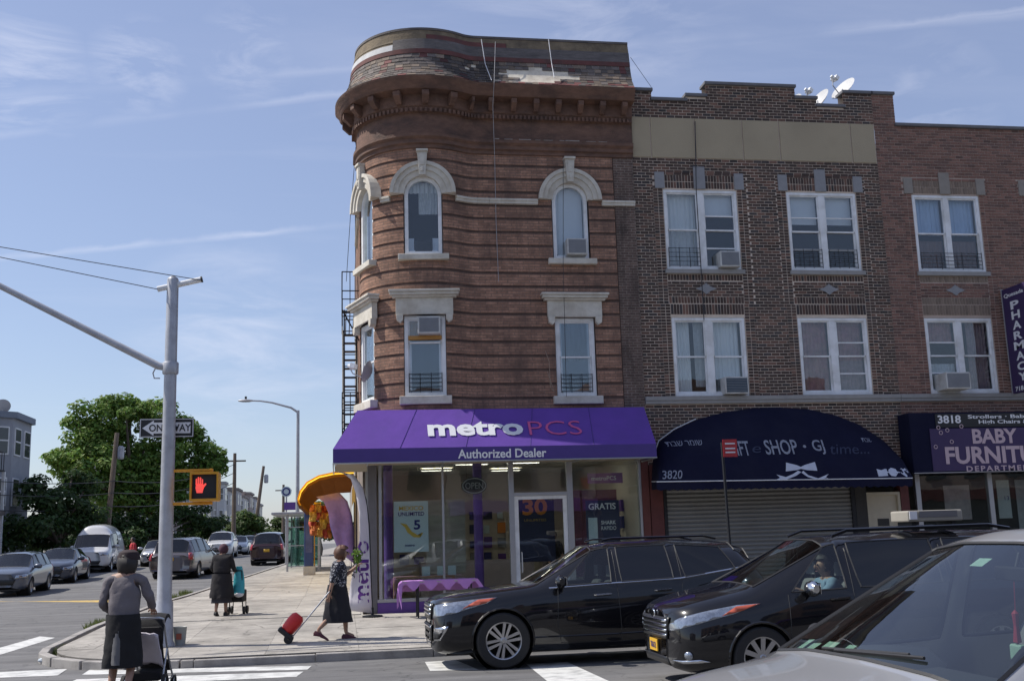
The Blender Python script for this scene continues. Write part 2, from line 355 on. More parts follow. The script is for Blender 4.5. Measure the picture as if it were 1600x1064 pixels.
walk = inset(front, .15)
def flag(poly, th=.05):
    mb = MB(); n = len(poly); dz = random.uniform(-.003,.003)
    mb.add([(x,y,zs(y)+dz) for x,y in poly]+[(x,y,zs(y)-th) for x,y in poly], [tuple(range(n))]+[(i,i+n,(i+1)%n+n,(i+1)%n) for i in range(n)])
    return mb.build('concrete_flag', M_CONC, side)
jx = 1.52; cells = 0
for i in range(-4, 20):
    for j in range(5):
        x0, y0 = i*jx+.3, 25-(j+1)*jx; p = clip(ccw([(x0+.003,y0+.003),(x0+jx-.003,y0+.003),(x0+jx-.003,y0+jx-.003),(x0+.003,y0+jx-.003)]), walk)
        if p and area(p) > .02: flag(p)
y0 = 25.0
while y0 < 64:
    y1 = y0+1.52; xk = interp(KX,(y0+y1)/2)+.15; x = .45
    while x-xk > .3:
        xa = max(xk, x-1.52); xa0 = xa if xa > xk else interp(KX,y0)+.15; xa1 = xa if xa > xk else interp(KX,y1)+.15
        flag([(xa0+.003,y0+.003),(x-.003,y0+.003),(x-.003,y1-.003),(xa1+.003,y1-.003)]); x -= 1.52
    y0 = y1
mb = MB(); n = len(walk); mb.add([(x,y,zs(y)-.014) for x,y in walk]+[(x,y,-.5) for x,y in walk], [tuple(range(n))]+[(i,i+n,(i+1)%n+n,(i+1)%n) for i in range(n)])
yy = [25,30,35,40,45,50,55,60,64,75,90,110,130,200,400,1000]
for a, b in zip(yy, yy[1:]):
    o = -.014 if b <= 64 else 0
    mb.add([(interp(KX,a)+.1,a,zs(a)+o),(.5,a,zs(a)+o),(.5,b,zs(b)+o),(interp(KX,b)+.1,b,zs(b)+o)], [(0,1,2,3)])
mb.build('joint_bed', M_CONC2, side)
def kerb_run(pts, w=.15):
    for (a, b) in zip(pts, pts[1:]):
        a, b = Vector(a), Vector(b); e = (b-a).normalized(); nn = Vector((-e.y, e.x)); g_ = e*.004
        q = [a+g_, b-g_, b-g_-nn*w, a+g_-nn*w]; dz = random.uniform(-.006,.004); mb = MB()
        tilt = (0,0,0,0)
        mb.add([(p.x,p.y,zs(p.y)+dz) for p in q]+[(p.x,p.y,gz(p.y)-.25) for p in q], [(3,2,1,0),(0,1,5,4),(1,2,6,5),(2,3,7,6),(3,0,4,7)])
        mb.build('kerb_stone', M_KERB, side, bevel=.014)
kl = [(30-1.9*i,18.4) for i in range(18) if 30-1.9*i > -2.3]+[(-2.5,18.4)]+arc[2::2]+[(-5.1,21+1.9*i) for i in range(1,7)]+[(interp(KX,y),y) for y in range(34,64,2)]
kerb_run([p for p in kl][::-1])
# far pavement of the side street
fs_ = tag(thing('far_pavement', None, None, (-20,45,0)), kind='structure')
mb = MB(); yy = [34,40,50,60,70,80,100,130,200,400]
for a, b in zip(yy, yy[1:]):
    mb.add([(-30,a,gz(a)+.13),(-17.2,a,gz(a)+.13),(-17.2,b,gz(b)+.13),(-30,b,gz(b)+.13),(-17.2,a,gz(a)-.1),(-17.2,b,gz(b)-.1)], [(0,1,2,3),(1,4,5,2)])
mb.add([(-30,34,gz(34)+.13),(-17.2,34,gz(34)+.13),(-17.2,34,-.2),(-30,34,-.2)], [(3,2,1,0)])
mb.build('slab', M_CONC, fs_)
# painted markings
def marking(name, quad, mat, zoff=.004, px=True):
    pts = []
    for p in quad:
        if px:
            z = 0.0
            for _ in range(4): X, Y = on_ground(p[0], p[1], z); z = gz(Y)
        else: X, Y = p
        pts.append((X, Y))
    k = 10; mb = MB(); a, b, c, d = [Vector(p) for p in pts]
    rows = [(a.lerp(b, i/k), d.lerp(c, i/k)) for i in range(k+1)]
    mb.add([(p.x, p.y, gz(p.y)+zoff) for r_ in rows for p in r_], [(2*i, 2*i+1, 2*i+3, 2*i+2) for i in range(k)])
    return tag(mb.build(name, mat), kind='structure')
for q in (((140,1046),(487,1040),(480,1046),(128,1054)), ((120,1061),(474,1049),(463,1057),(90,1074)), ((-60,1052),(105,1045),(90,1055),(-90,1062))):
    marking('crossing_stripe', q, M_LINE)
for q in (((664,1034),(712,1031),(748,1046),(672,1048)), ((822,1037),(886,1034),(965,1070),(865,1072))): marking('crossing_stripe', q, M_LINE)
marking('stop_line', ((-30,1020),(62,994),(86,996),(-30,1032)), M_LINE)
marking('white_lane_line', ((-20,920),(44,919),(44,921),(-20,922)), M_LINE)
marking('yellow_centre_line', ((-20,929),(195,901.5),(195,903.5),(-20,932)), M_YEL)
# ---------------------------------------------------------------- windows
def arch_loop(w, z0, zs_, r_, k=10):     # u half width w, springing zs_, arch radius r_
    return [(-w,z0),(w,z0)]+[(r_*math.cos(math.pi*i/k), zs_+r_*math.sin(math.pi*i/k)) for i in range(k+1)]
def rect_loop(u0, u1, z0, z1): return [(u0,z0),(u1,z0),(u1,z1),(u0,z1)]
def window(parent, T, u0, u1, z0, z1, lights=1, arch=0, dress=(), guard=(), fr=.07, mull=.1, split=.5, frame_mat=None, storm=()):
    """sash window in a reveal; dress per light: (kind, from_frac, to_frac)"""
    fm = frame_mat or M_WHITE; w = (u1-u0)/2; uc = (u0+u1)/2
    T2 = lambda u, d, z: T(u+uc, d, z)
    f = MB(T2)
    if arch:
        f.ring(arch_loop(w, z0, arch, w), arch_loop(w-fr, z0+fr, arch, w-fr), -.16, -.02)
    else:
        f.ring(rect_loop(-w,w,z0,z1), rect_loop(-w+fr,w-fr,z0+fr,z1-fr), -.16, -.02)
    if lights == 2: f.box(-mull/2, mull/2, -.15, -.03, z0+fr, z1-fr)
    root = f.build('window', fm, parent)
    lw = (2*w-2*fr-(mull if lights == 2 else 0))/lights
    for k in range(lights):
        a = -w+fr+k*(lw+mull); b = a+lw; zm = z0+fr+(z1-z0-2*fr)*split; s = .035
        sm = MB(T2); top = z1-fr
        sm.box(a,b,-.135,-.09,zm-s/2,zm+s/2); sm.box(a,a+s,-.135,-.095,z0+fr,zm); sm.box(b-s,b,-.135,-.095,z0+fr,zm); sm.box(a+s,b-s,-.135,-.095,z0+fr,z0+fr+s*1.4)
        if not arch: sm.box(a,a+s,-.095,-.055,zm+s/2,top); sm.box(b-s,b,-.095,-.055,zm+s/2,top); sm.box(a+s,b-s,-.095,-.055,top-s,top)
        sm.box(a+s,b-s,-.096,-.056,zm-s/2-.001,zm+s/2+.001)
        if k in storm: zq = zm+(top-zm)*.38; sm.box(a+s,b-s,-.08,-.05,zq-.016,zq+.016); zq = z0+(zm-z0)*.55; sm.box(a+s,b-s,-.12,-.08,zq-.016,zq+.016)
        sm.build('sash', fm, root)
        lo = MB(T2); lo.box(a+s,b-s,-.117,-.113,z0+fr+s,zm-s/2); lo.build('pane', G_PANE, root)
        hi = MB(T2)
        if arch: hi.prism([(b, zm+s/2)]+[((w-fr)*math.cos(math.pi*i/10), arch+(w-fr)*math.sin(math.pi*i/10)) for i in range(11)]+[(a, zm+s/2)], -.08, -.076)
        else: hi.box(a+s,b-s,-.077,-.073,zm+s/2,top-s)
        hi.build('pane', G_PANE, root)
        zt = (arch+w-fr) if arch else z1-fr
        for dd in dress:
            if dd[0] != k: continue
            _, kind, f0, f1 = dd[:4]; za, zb = z0+fr+(zt-z0-fr)*f0, z0+fr+(zt-z0-fr)*f1; d_ = MB(T2)
            if kind == 'blind':
                nn = max(3, int((zb-za)/.05))
                for i in range(nn): z_ = za+(zb-za)*i/nn; d_.add([(a+.01,-.22,z_),(b-.01,-.22,z_),(b-.01,-.2,z_+(zb-za)/nn),(a+.01,-.2,z_+(zb-za)/nn)], [(0,1,2,3)])
                d_.build('blind', M_BLIND, root)
            else:
                m_ = {'curtain': M_CURT, 'pattern': M_PATT, 'blue': M_BLUEC, 'red': M_REDC, 'board': M_BOARD, 'brown': M_BROWNC, 'lace': M_LACE}[kind]
                ua, ub = (dd[4], dd[5]) if len(dd) > 5 else (0, 1); nn = 22; ua, ub = a+(b-a)*ua, a+(b-a)*ub
                am = 0 if kind == 'board' else .018; dp = -.14 if kind == 'board' else -.23
                vs_ = []
                for i in range(nn+1): u_ = ua+(ub-ua)*i/nn; wv_ = am*math.sin(i*1.9+random.random()*.6); vs_ += [(u_,dp+wv_,za),(u_,dp+wv_*.8,zb)]
                d_.add(vs_, [(2*i,2*i+2,2*i+3,2*i+1) for i in range(nn)]); d_.build('board' if kind == 'board' else 'curtain', m_, root, smooth=True)
    for (ga, gb, za, zb) in guard:
        gm = MB(T2); nb = 5
        for i in range(nb): z_ = za+(zb-za)*i/(nb-1); gm.tube([(ga,.0,z_),(gb,.0,z_)], .008, 5)
        for u_ in (ga, ga+(gb-ga)*.33, ga+(gb-ga)*.67, gb): gm.tube([(u_,.0,za-.03),(u_,.0,zb+.02)], .009, 5)
        gm.build('window_guard', M_DARKMETAL, root)
    return root
M_PATT = pm('patterned_curtain', (.28,.2,.19), .9, var=.5, scale=9, hue=.12)
M_REDC = pm('reddish_curtain', (.33,.18,.16), .9, var=.55, scale=7, hue=.1)
M_BLUEC = pm('blue_white_curtain', (.38,.48,.62), .85, var=.15, scale=5, stretch=(6,1,.3))
M_BROWNC = pm('brown_slats', (.14,.07,.05), .7, var=.5, scale=6, stretch=(9,1,.1))
M_LACE = pm('lace_curtain', (.5,.5,.48), .9, var=.3, scale=14)
M_BOARD = pm('pale_board', (.55,.58,.62), .7, var=.1)
M_PLY = pm('orange_plywood', (.42,.22,.06), .7, var=.2)
M_ACW = pm('off_white_casing', (.55,.55,.53), .5, var=.1, dirt=(.35,.33,.3), dscale=4)
M_ACG = pm('grey_grille', (.22,.23,.25), .6, var=.2)
M_SILL = pm('stone_sill', (.3,.29,.28), .85, var=.2, scale=6, bump=.3)
def air_conditioner(label, T, u, z, w=.52, h=.38, out=.28, grille=None, dark=False):
    p = T(u, 0, z); root = thing('air_conditioner', label, 'air conditioner', p, group='window air conditioners')
    c = MB(T); c.box(u-w/2,u+w/2,-.35,out,z,z+h); c.build('casing', M_ACW, root, bevel=.012)
    g_ = MB(T); g_.box(u-w/2+.035,u+w/2-.035,out+.001,out+.006,z+.035,z+h-.035); g_.build('back_panel', grille or M_ACG, root)
    s = MB(T); n = 9
    for i in range(n): zz = z+.05+(h-.1)*i/(n-1); s.box(u-w/2+.04,u+w/2-.04,out+.006,out+.014,zz-.006,zz+.006)
    s.build('louvre', M_ACG if not dark else M_DARKMETAL, root)
    return root
# ---------------------------------------------------------------- the corner building
CX, CY, CR, RF = 2.1, 26.27, 1.6, .9
FCX = CX+math.sqrt((CR+RF)**2-(CY-(25-RF))**2); FCY = 25-RF
A_END = math.pi-math.acos((FCX-CX)/(CR+RF))
S_ARC = CR*A_END
phi0 = math.atan2(CY-FCY, CX-FCX); S_FIL = RF*(phi0-math.pi/2)
def plan(s, d=0):
    """point on the outer wall line at arc length s (0 where the round corner leaves the side wall), pushed out by d"""
    if s < 0: return (CX-CR-d, CY-s)
    if s <= S_ARC:
        a = s/CR; return (CX-(CR+d)*math.cos(a), CY-(CR+d)*math.sin(a))
    if s <= S_ARC+S_FIL:
        a = phi0-(s-S_ARC)/RF; return (FCX+(RF-d)*math.cos(a), FCY+(RF-d)*math.sin(a))
    return (FCX+(s-S_ARC-S_FIL), 25-d)
S_of = lambda X: S_ARC+S_FIL+(X-FCX)
S_END = S_of(7.25); S_BACK = -11.0
def s_samples(s0, s1, step=.1):
    out = [s0]; 
    for k in (0, S_ARC, S_ARC+S_FIL):
        if s0 < k < s1: out.append(k)
    lo, hi = max(s0,0), min(s1,S_ARC+S_FIL)
    if hi > lo:
        n = max(1,int((hi-lo)/step)); out += [lo+(hi-lo)*i/n for i in range(n+1)]
    out.append(s1); out = sorted(set(round(x,5) for x in out)); return [x for i, x in enumerate(out) if i == 0 or x-out[i-1] > 1e-4]
def sweep(mb, s0, s1, prof, step=.1, ends=False):
    ss = s_samples(s0, s1, step); k = len(prof); vs_ = []; uv = []
    acc = [0]
    for a, b in zip(prof, prof[1:]): acc.append(acc[-1]+math.hypot(b[0]-a[0], b[1]-a[1]))
    for s in ss:
        for i, (d, z) in enumerate(prof): x, y = plan(s, d); vs_.append((x,y,z)); uv.append((s, prof[0][1]+acc[i]))
    fs = [(i*k+j, (i+1)*k+j, (i+1)*k+j+1, i*k+j+1) for i in range(len(ss)-1) for j in range(k-1)]
    if ends: fs += [tuple(range(k)), tuple((len(ss)-1)*k+j for j in range(k-1,-1,-1))]
    mb.add(vs_, fs, uv); return mb
cb = thing('corner_building', 'three-storey red brick corner building with rounded corner, slate mansard and white arched windows', 'building', (3.6,27,.2))
M_CBRICK = brick_mat('red_roman_brick', (.42,.235,.16), (.27,.148,.102), (.2,.138,.108), .27, .0676, .008, .36, dirt=(.115,.077,.063), dscale=.8)
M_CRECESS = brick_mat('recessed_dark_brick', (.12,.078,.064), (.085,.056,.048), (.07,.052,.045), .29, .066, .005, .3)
M_CPIL = brick_mat('sooty_brick', (.16,.108,.088), (.11,.074,.063), (.24,.2,.17), .2, .066, .008, .35, dirt=(.045,.035,.032), dscale=1)
M_CORN = pm('rust_brown_cornice', (.165,.09,.062), .8, var=.55, scale=5, bump=.7, bscale=24, dirt=(.045,.03,.027), dscale=1.3, stretch=(1,1,2.2))
a_t = math.acos((CX-1.95)/CR)                        # turret front window
a_l = rad(18)
def TT(a):      # frame on the round corner at angle a
    nx, ny = -math.cos(a), -math.sin(a); tx, ty = math.sin(a), -math.cos(a); ox, oy = CX+nx*(CR-.05), CY+ny*(CR-.05)
    return lambda u, d, z: (ox+tx*u+nx*d, oy+ty*u+ny*d, z)
def TF(X, Y=25.0): return lambda u, d, z: (X+u, Y-d, z)
WIN = [(CR*a_l, TT(a_l)), (CR*a_t, TT(a_t)), (S_of(5.6), TF(5.6))]
HW = .47; Z2, Z2T, Z3, Z3S = 5.07, 6.98, 8.44, 9.93
open2 = [(s-.5, s+.5, Z2-.02, Z2T) for s, _ in WIN]; open3 = [(s-HW, s+HW, Z3-.02, Z3S+HW-.01) for s, _ in WIN]
OPEN = open2+open3
def minus(iv, cuts):
    out = [iv]
    for c0, c1 in cuts:
        nx = []
        for a, b in out:
            if c1 <= a or c0 >= b: nx.append((a,b)); continue
            if c0 > a: nx.append((a,c0))
            if c1 < b: nx.append((c1,b))
        out = nx
    return out
mb = MB(); zc_ = sorted({4.2, 11.1}|{q for o in OPEN for q in o[2:]})
for z0, z1 in zip(zc_, zc_[1:]):
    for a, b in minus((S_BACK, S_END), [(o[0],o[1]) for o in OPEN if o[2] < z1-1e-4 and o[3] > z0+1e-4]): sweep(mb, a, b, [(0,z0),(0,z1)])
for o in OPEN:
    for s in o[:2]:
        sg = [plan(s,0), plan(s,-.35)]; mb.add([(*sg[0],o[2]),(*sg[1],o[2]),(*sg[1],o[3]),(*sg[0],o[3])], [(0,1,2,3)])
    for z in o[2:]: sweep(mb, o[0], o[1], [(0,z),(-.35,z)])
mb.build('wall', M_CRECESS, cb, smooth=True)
BP = .338; z = 4.72
while z < 11.0:
    z1 = min(z+BP-.052, 11.06)
    for a, b in minus((-6, S_of(6.72)), [(o[0],o[1]) for o in OPEN if o[2] < z1-.02 and o[3] > z+.02]):
        if b-a < .05: continue
        jit = random.uniform(.014,.02)
        sweep(MB() if 0 else (q := MB()), a, b, [(0,z),(jit,z+.004),(jit,z1-.004),(0,z1)], ends=True); q.build('brick_band', M_CBRICK, cb, smooth=True)
    z += BP
q = MB(); sweep(q, S_of(6.74), S_END-.003, [(0,4.7),(.022,4.7),(.022,11.06),(0,11.06)], ends=True); q.build('sooty_brick_strip', M_CPIL, cb)
# party and back walls, floors, roof
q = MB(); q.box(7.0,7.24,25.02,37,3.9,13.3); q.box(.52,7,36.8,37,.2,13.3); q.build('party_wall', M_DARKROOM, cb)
pts = [plan(s,-.02) for s in s_samples(S_BACK+.1, S_END-.02)]+[(7.22,37.1)]
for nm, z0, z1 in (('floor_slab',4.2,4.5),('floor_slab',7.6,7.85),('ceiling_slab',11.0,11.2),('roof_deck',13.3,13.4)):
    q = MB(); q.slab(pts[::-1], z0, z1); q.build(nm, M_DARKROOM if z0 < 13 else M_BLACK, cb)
# cornice and mansard, all swept along the same plan line
q = MB(); sweep(q, -.45, S_END, [(0,11.04),(.06,11.06),(.06,11.14),(.11,11.17),(.11,11.26),(.17,11.32),(.17,11.4),(.08,11.43),(.08,11.92),(.15,11.95),(.15,12.04),(.19,12.08),(.19,12.36),(.46,12.4),(.5,12.45),(.52,12.52),(.6,12.6),(.62,12.67),(.55,12.7),(.2,12.7)], .08, ends=True)
corn = q.build('cornice', M_CORN, cb, smooth=True)
q = MB(); n = int((S_END+.4)/.105)
for i in range(n):
    s = -.4+.105*i; x, y = plan(s,.15); x2, y2 = plan(s+.055,.15); x3, y3 = plan(s+.055,.2); x4, y4 = plan(s,.2)
    q.add([(x,y,11.93),(x2,y2,11.93),(x3,y3,11.93),(x4,y4,11.93),(x,y,12.03),(x2,y2,12.03),(x3,y3,12.03),(x4,y4,12.03)], [(0,1,2,3),(4,7,6,5),(0,4,5,1),(1,5,6,2),(2,6,7,3),(3,7,4,0)])
tag(q.build('dentil_row', M_CORN, corn), kind='stuff')
s = -.35
while s < S_END-.05:
    a = [plan(s-.07,.19), plan(s+.07,.19), plan(s+.07,.44), plan(s-.07,.44)]; b = [plan(s-.06,.19), plan(s+.06,.19), plan(s+.06,.27), plan(s-.06,.27)]
    q = MB(); q.add([(*p,12.38) for p in a]+[(*p,12.26) for p in a]+[(*p,12.1) for p in b], [(0,1,2,3),(0,4,5,1),(1,5,6,2),(2,6,7,3),(3,7,4,0),(4,8,9,5),(5,9,10,6),(6,10,11,7),(7,11,8,4),(8,11,10,9)])
    q.build('bracket', M_CORN, corn, bevel=.01); s += .56
_r = random.Random(21); _s = S_of(3.75)
while _s < S_of(6.6):
    _w = _r.uniform(.06,.35); q = MB(); sweep(q, _s, _s+_w, [(.172,11.4),(.176,11.405),(.176,11.405+_r.uniform(.006,.022)),(.1,11.43)]); q.build('chalky_streak', pm('chalky_paint', (.3,.27,.25), .8, var=.5, scale=14), corn); _s += _w+_r.uniform(.02,.2)
MAN = [(.56,12.7),(.47,12.8),(.38,12.93),(.31,13.07),(.26,13.22),(.225,13.4)]
q = MB(); sweep(q, -.45, S_END, MAN); q.build('mansard_boarding', pm('old_plaster', (.72,.65,.53), .9, var=.4, scale=7, dirt=(.2,.15,.11), dscale=3.5), cb, smooth=True)
M_REDT = pm('dark_red_trim', (.13,.045,.04), .8, var=.5, scale=6, dirt=(.06,.045,.042), dscale=2.6)
M_LEAD = pm('weathered_flashing', (.13,.115,.11), .8, var=.5, scale=4, dirt=(.055,.048,.048), dscale=1.8, stretch=(1,1,4), bump=.5, bscale=20)
M_TANB = pm('tan_course', (.2,.155,.1), .85, var=.45, scale=5, dirt=(.07,.055,.045), dscale=2.6, bump=.5, bscale=20)
M_WHT = pm('white_flashing', (.5,.5,.5), .7, var=.3, scale=5)
def mans(name, s0, s1, prof, mat): q = MB(); sweep(q, s0, s1, prof, ends=True); return q.build(name, mat, cb, smooth=True)
mans('red_band', -.45, S_END, [(.225,13.4),(.245,13.4),(.235,13.52),(.2,13.52)], M_REDT)
mans('white_band', -.45, 1.75, [(.2,13.521),(.225,13.521),(.2,13.68),(.17,13.68)], M_WHT)
mans('grey_band', 1.75, S_END, [(.2,13.521),(.225,13.521),(.18,13.8),(.15,13.8)], M_LEAD)
mans('upper_red_band', 2.5, S_of(4.1), [(.14,13.801),(.17,13.801),(.15,13.93),(.1,13.93)], M_REDT)
for i, (z0, z1) in enumerate(((13.681,13.745),(13.75,13.8))): mans('tan_brick_course', -.45, 1.745, [(.12,z0),(.17+.004*i,z0),(.165,z1),(.12,z1)], M_TANB)
for i in range(4):
    z0 = 13.801+.066*i; d = .145-.016*i
    mans('tan_brick_course', -.45, 2.495 if i < 2 else S_END, [(d-.05,z0),(d+.012,z0),(d+.008,z0+.06),(d-.05,z0+.06)], M_TANB)
    if i < 2: mans('tan_brick_course', S_of(4.11), S_END, [(d-.05,z0),(d+.012,z0),(d+.008,z0+.06),(d-.05,z0+.06)], M_TANB)
q = MB(); sweep(q, -.45, S_END, [(.06,14.062),(.12,14.062),(.12,14.12),(-.2,14.15),(-.2,13.3)], ends=True); q.build('coping', M_LEAD, cb, smooth=True)
# slates: each one a piece; a weathered patch near the middle has lost them
M_SLATE = pm('slate', (.12,.1,.1), .8, attr=True, var=.3, scale=12)
slates = []; prow = [(MAN[0][0]+.01, 12.705)]
def man_at(t):
    tot = len(MAN)-1; i = min(int(t*tot), tot-1); f_ = t*tot-i; return tuple(MAN[i][k]+(MAN[i+1][k]-MAN[i][k])*f_ for k in (0,1))
rng = random.Random(3); NR = 8
for r_ in range(NR):
    (d0, z0), (d1, z1) = man_at(r_/NR), man_at(min(1,(r_+1.25)/NR)); s = -.44+(.085 if r_ % 2 else 0)
    while s < S_END-.02:
        w_ = .17*rng.uniform(.92,1.06); e = min(s+w_-.008, S_END); xm = plan((s+e)/2)[0] if s > S_ARC else 0
        bare = s > S_ARC+S_FIL-.1 and (((xm-4.95)/1.0)**2+((r_-3.7)/2.4)**2 < rng.uniform(.55,1.1) or ((xm-4.6)/.9)**2+((r_-1.2)/1.0)**2 < rng.uniform(.4,1.0))
        if not bare and rng.random() > .01:
            redp = .55 if (r_ < 2 and s > S_of(5)) else .4 if r_ < 1 else .07
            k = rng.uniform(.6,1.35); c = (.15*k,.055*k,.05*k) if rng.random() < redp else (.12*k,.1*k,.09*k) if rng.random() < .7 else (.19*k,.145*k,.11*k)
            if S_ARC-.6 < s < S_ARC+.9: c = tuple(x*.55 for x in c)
            slates.append((s, e, d0+.016+rng.uniform(0,.006), z0+rng.uniform(-.008,.008), d1+.004, z1, c))
        s += w_
def slate(mb, S):
    s, e, d0, z0, d1, z1, c = S; mb.col = c; A = [plan(s,d0),plan(e,d0),plan(e,d1),plan(s,d1)]; Bk = [plan(s,d0-.015),plan(e,d0-.015)]
    mb.add([(*A[0],z0),(*A[1],z0),(*A[2],z1),(*A[3],z1),(*Bk[0],z0-.003),(*Bk[1],z0-.003),(*plan(e,d1-.012),z1),(*plan(s,d1-.012),z1)], [(0,1,2,3),(4,5,1,0),(1,5,6,2),(4,0,3,7)])
slates.sort(key=lambda S: -S[0] if S[0] > 0 else 99)
order = sorted(slates, key=lambda S: abs(S[0]-3.0))
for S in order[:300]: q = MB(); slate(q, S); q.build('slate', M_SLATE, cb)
q = MB()
for S in order[300:]: slate(q, S)
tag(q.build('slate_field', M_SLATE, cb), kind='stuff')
# window trim
for wi, (s, T) in enumerate(WIN):
    rec = lambda u, d, z, T=T: T(u, d-.02, z)
    third = {0: ((0,'curtain',.1,.9),), 1: ((0,'lace',.55,1,.35,1),(0,'board',.0,.2,0,.18),(0,'board',.0,.2,.8,1),(0,'curtain',.85,1.0)), 2: ((0,'blind',.42,1.0),(0,'blind',.05,.42))}[wi]
    w3 = window(cb, rec, -HW+.03, HW-.03, Z3, 0, 1, arch=Z3S, dress=third, split=.57 if wi == 1 else .5, fr=.085)
    second = {0: ((0,'curtain',0,1),), 1: ((0,'blind',0,.74),), 2: ((0,'curtain',.46,1),(0,'board',.03,.45))}[wi]
    w2 = window(cb, rec, -.48, .48, Z2, Z2T-.01, 1, dress=second, fr=.085, split=.5 if wi != 1 else .68, guard=[(-.38,.38,Z2+.12,Z2+.52)] if wi else [])
    rings = MB(T); rings.ring([(.78*math.cos(math.pi*i/16), Z3S+.78*math.sin(math.pi*i/16)) for i in range(17)]+[(-.62,Z3S),(.62,Z3S)][:0]+[], [(.47*math.cos(math.pi*i/16), Z3S+.47*math.sin(math.pi*i/16)) for i in range(17)], -.04, .1) if 0 else None
    ar = MB(T); K = 18
    for (ro, ri, d) in ((.79,.7,.15),(.7,.58,.11),(.58,.44,.075)):
        for i in range(K):
            a0, a1 = math.pi*i/K, math.pi*(i+1)/K; p = [(ri*math.cos(a0),Z3S+ri*math.sin(a0)),(ro*math.cos(a0),Z3S+ro*math.sin(a0)),(ro*math.cos(a1),Z3S+ro*math.sin(a1)),(ri*math.cos(a1),Z3S+ri*math.sin(a1))]
            ar.prism(p[::-1], -.12, d)
    ar.build('arch_surround', M_STONE, w3)
    ks = MB(T); ks.prism([(-.075,Z3S+.42),(.075,Z3S+.42),(.12,Z3S+1.0),(-.12,Z3S+1.0)], -.04, .2); ks.prism([(-.14,Z3S+1.0),(.14,Z3S+1.0),(.14,Z3S+1.06),(-.14,Z3S+1.06)], -.04, .24)
    ks.box(-.03,.03,.2,.225,Z3S+.5,Z3S+.6); ks.prism([(-.055,Z3S+.66),(.055,Z3S+.66),(.07,Z3S+.95),(-.07,Z3S+.95)], .2, .215); ks.build('keystone', M_STONE, w3, bevel=.008)
    si = MB(T); si.box(-.6,.6,-.14,.14,Z3-.15,Z3-.01); si.build('sill', M_STONE, w3, bevel=.012)
    si = MB(T); si.box(-.6,.6,-.14,.13,Z2-.2,Z2-.01); si.build('sill', M_STONE, w2, bevel=.012)
    li = MB(T); li.box(-.67,.67,-.04,.1,Z2T,Z2T+.4); li.box(-.75,.75,-.04,.16,Z2T+.4,Z2T+.45); li.box(-.8,.8,-.04,.22,Z2T+.45,Z2T+.52); li.box(-.83,.83,-.04,.26,Z2T+.52,Z2T+.57)
    for sg in (-1,1): li.prism([(sg*.5,Z2T),(sg*.5,Z2T-.12),(sg*.56,Z2T-.2),(sg*.65,Z2T-.14),(sg*.66,Z2T)][::sg], -.02, .13)
    li.build('lintel', M_STONE, w2, bevel=.008)
# belt course of small blocks at the springing line
cuts = [(s-.8, s+.8) for s, _ in WIN]
for a, b in minus((-3, S_END), cuts):
    s = a
    while s < b-.03:
        e = min(b, s+.3); q = MB(); sweep(q, s+.003, e-.003, [(0,9.79),(.075,9.8),(.075,9.86),(.1,9.87),(.1,9.92),(0,9.93)], ends=True); q.build('belt_block', M_STONE, cb); s += .3
T1, T2_ = WIN[1][1], WIN[2][1]
air_conditioner('window air conditioner in the arched window nearest the dark brick neighbour', T2_, .1, Z3+.07, .5, .4, .2)
air_conditioner('window air conditioner wedged high beside orange plywood in the rounded corner', T1, .1, 6.5, .52, .4, .22)
q = MB(T1); q.box(-.39,-.17,-.14,-.1,6.5,6.92); q.box(-.39,.39,-.14,-.02,6.4,6.49); q.build('plywood_filler', M_PLY, cb)
q = MB(T1); q.box(-.2,.2,-.15,-.1,Z3+.1,Z3+.36); q.build('opening_shade_panel', M_BLACK, cb)  # black panel stands in for the shade inside the open sash
# ---------------------------------------------------------------- brick laying for the flat fronts
def lay(regions, holes, BW=.194, BH=.058, M=.019, y=25.0, depth=.014, pal=None, rng=None, off=0):
    """returns bricks as (x0,x1,z0,z1,col)"""
    out = []
    for (kind, x0, x1, z0, z1) in regions:
        if kind == 'run':
            n = int(round((z1-z0)/(BH+M)))
            for r_ in range(n):
                za = z0+(z1-z0)*r_/n; zb = za+BH
                for a, b in minus((x0, x1), [(h[0],h[1]) for h in holes if h[2] < zb-.01 and h[3] > za+.01]):
                    p = (BW+M); k = math.floor((a-off)/p)-1; sh = p/2 if r_ % 2 else 0
                    while k*p+sh+off < b:
                        u0, u1 = max(a, k*p+sh+off+M/2), min(b, k*p+sh+off+p-M/2)
                        if u1-u0 > .035: out.append((u0,u1,za,zb,pal(rng)))
                        k += 1
        else:       # soldier: upright bricks / stack: short headers one above the other
            w_, h_ = (.058,.2) if kind == 'soldier' else (.1,.058)
            n = max(1,int(round((x1-x0)/(w_+M)))); m_ = max(1,int(round((z1-z0)/(h_+M))))
            for i in range(n):
                for j in range(m_):
                    u0 = x0+(x1-x0)*i/n; za = z0+(z1-z0)*j/m_
                    out.append((u0+M/2, x0+(x1-x0)*(i+1)/n-M/2, za+M/2, z0+(z1-z0)*(j+1)/m_-M/2, pal(rng)))
    return out
def brick_box(mb, b, y, depth, dy):
    x0, x1, z0, z1, c = b; mb.col = c; f = y-dy
    mb.add([(x0,f,z0),(x1,f,z0),(x1,f,z1),(x0,f,z1),(x0,y+depth,z0),(x1,y+depth,z0),(x1,y+depth,z1),(x0,y+depth,z1)], [(0,1,2,3),(0,4,5,1),(1,5,6,2),(2,6,7,3),(3,7,4,0)])
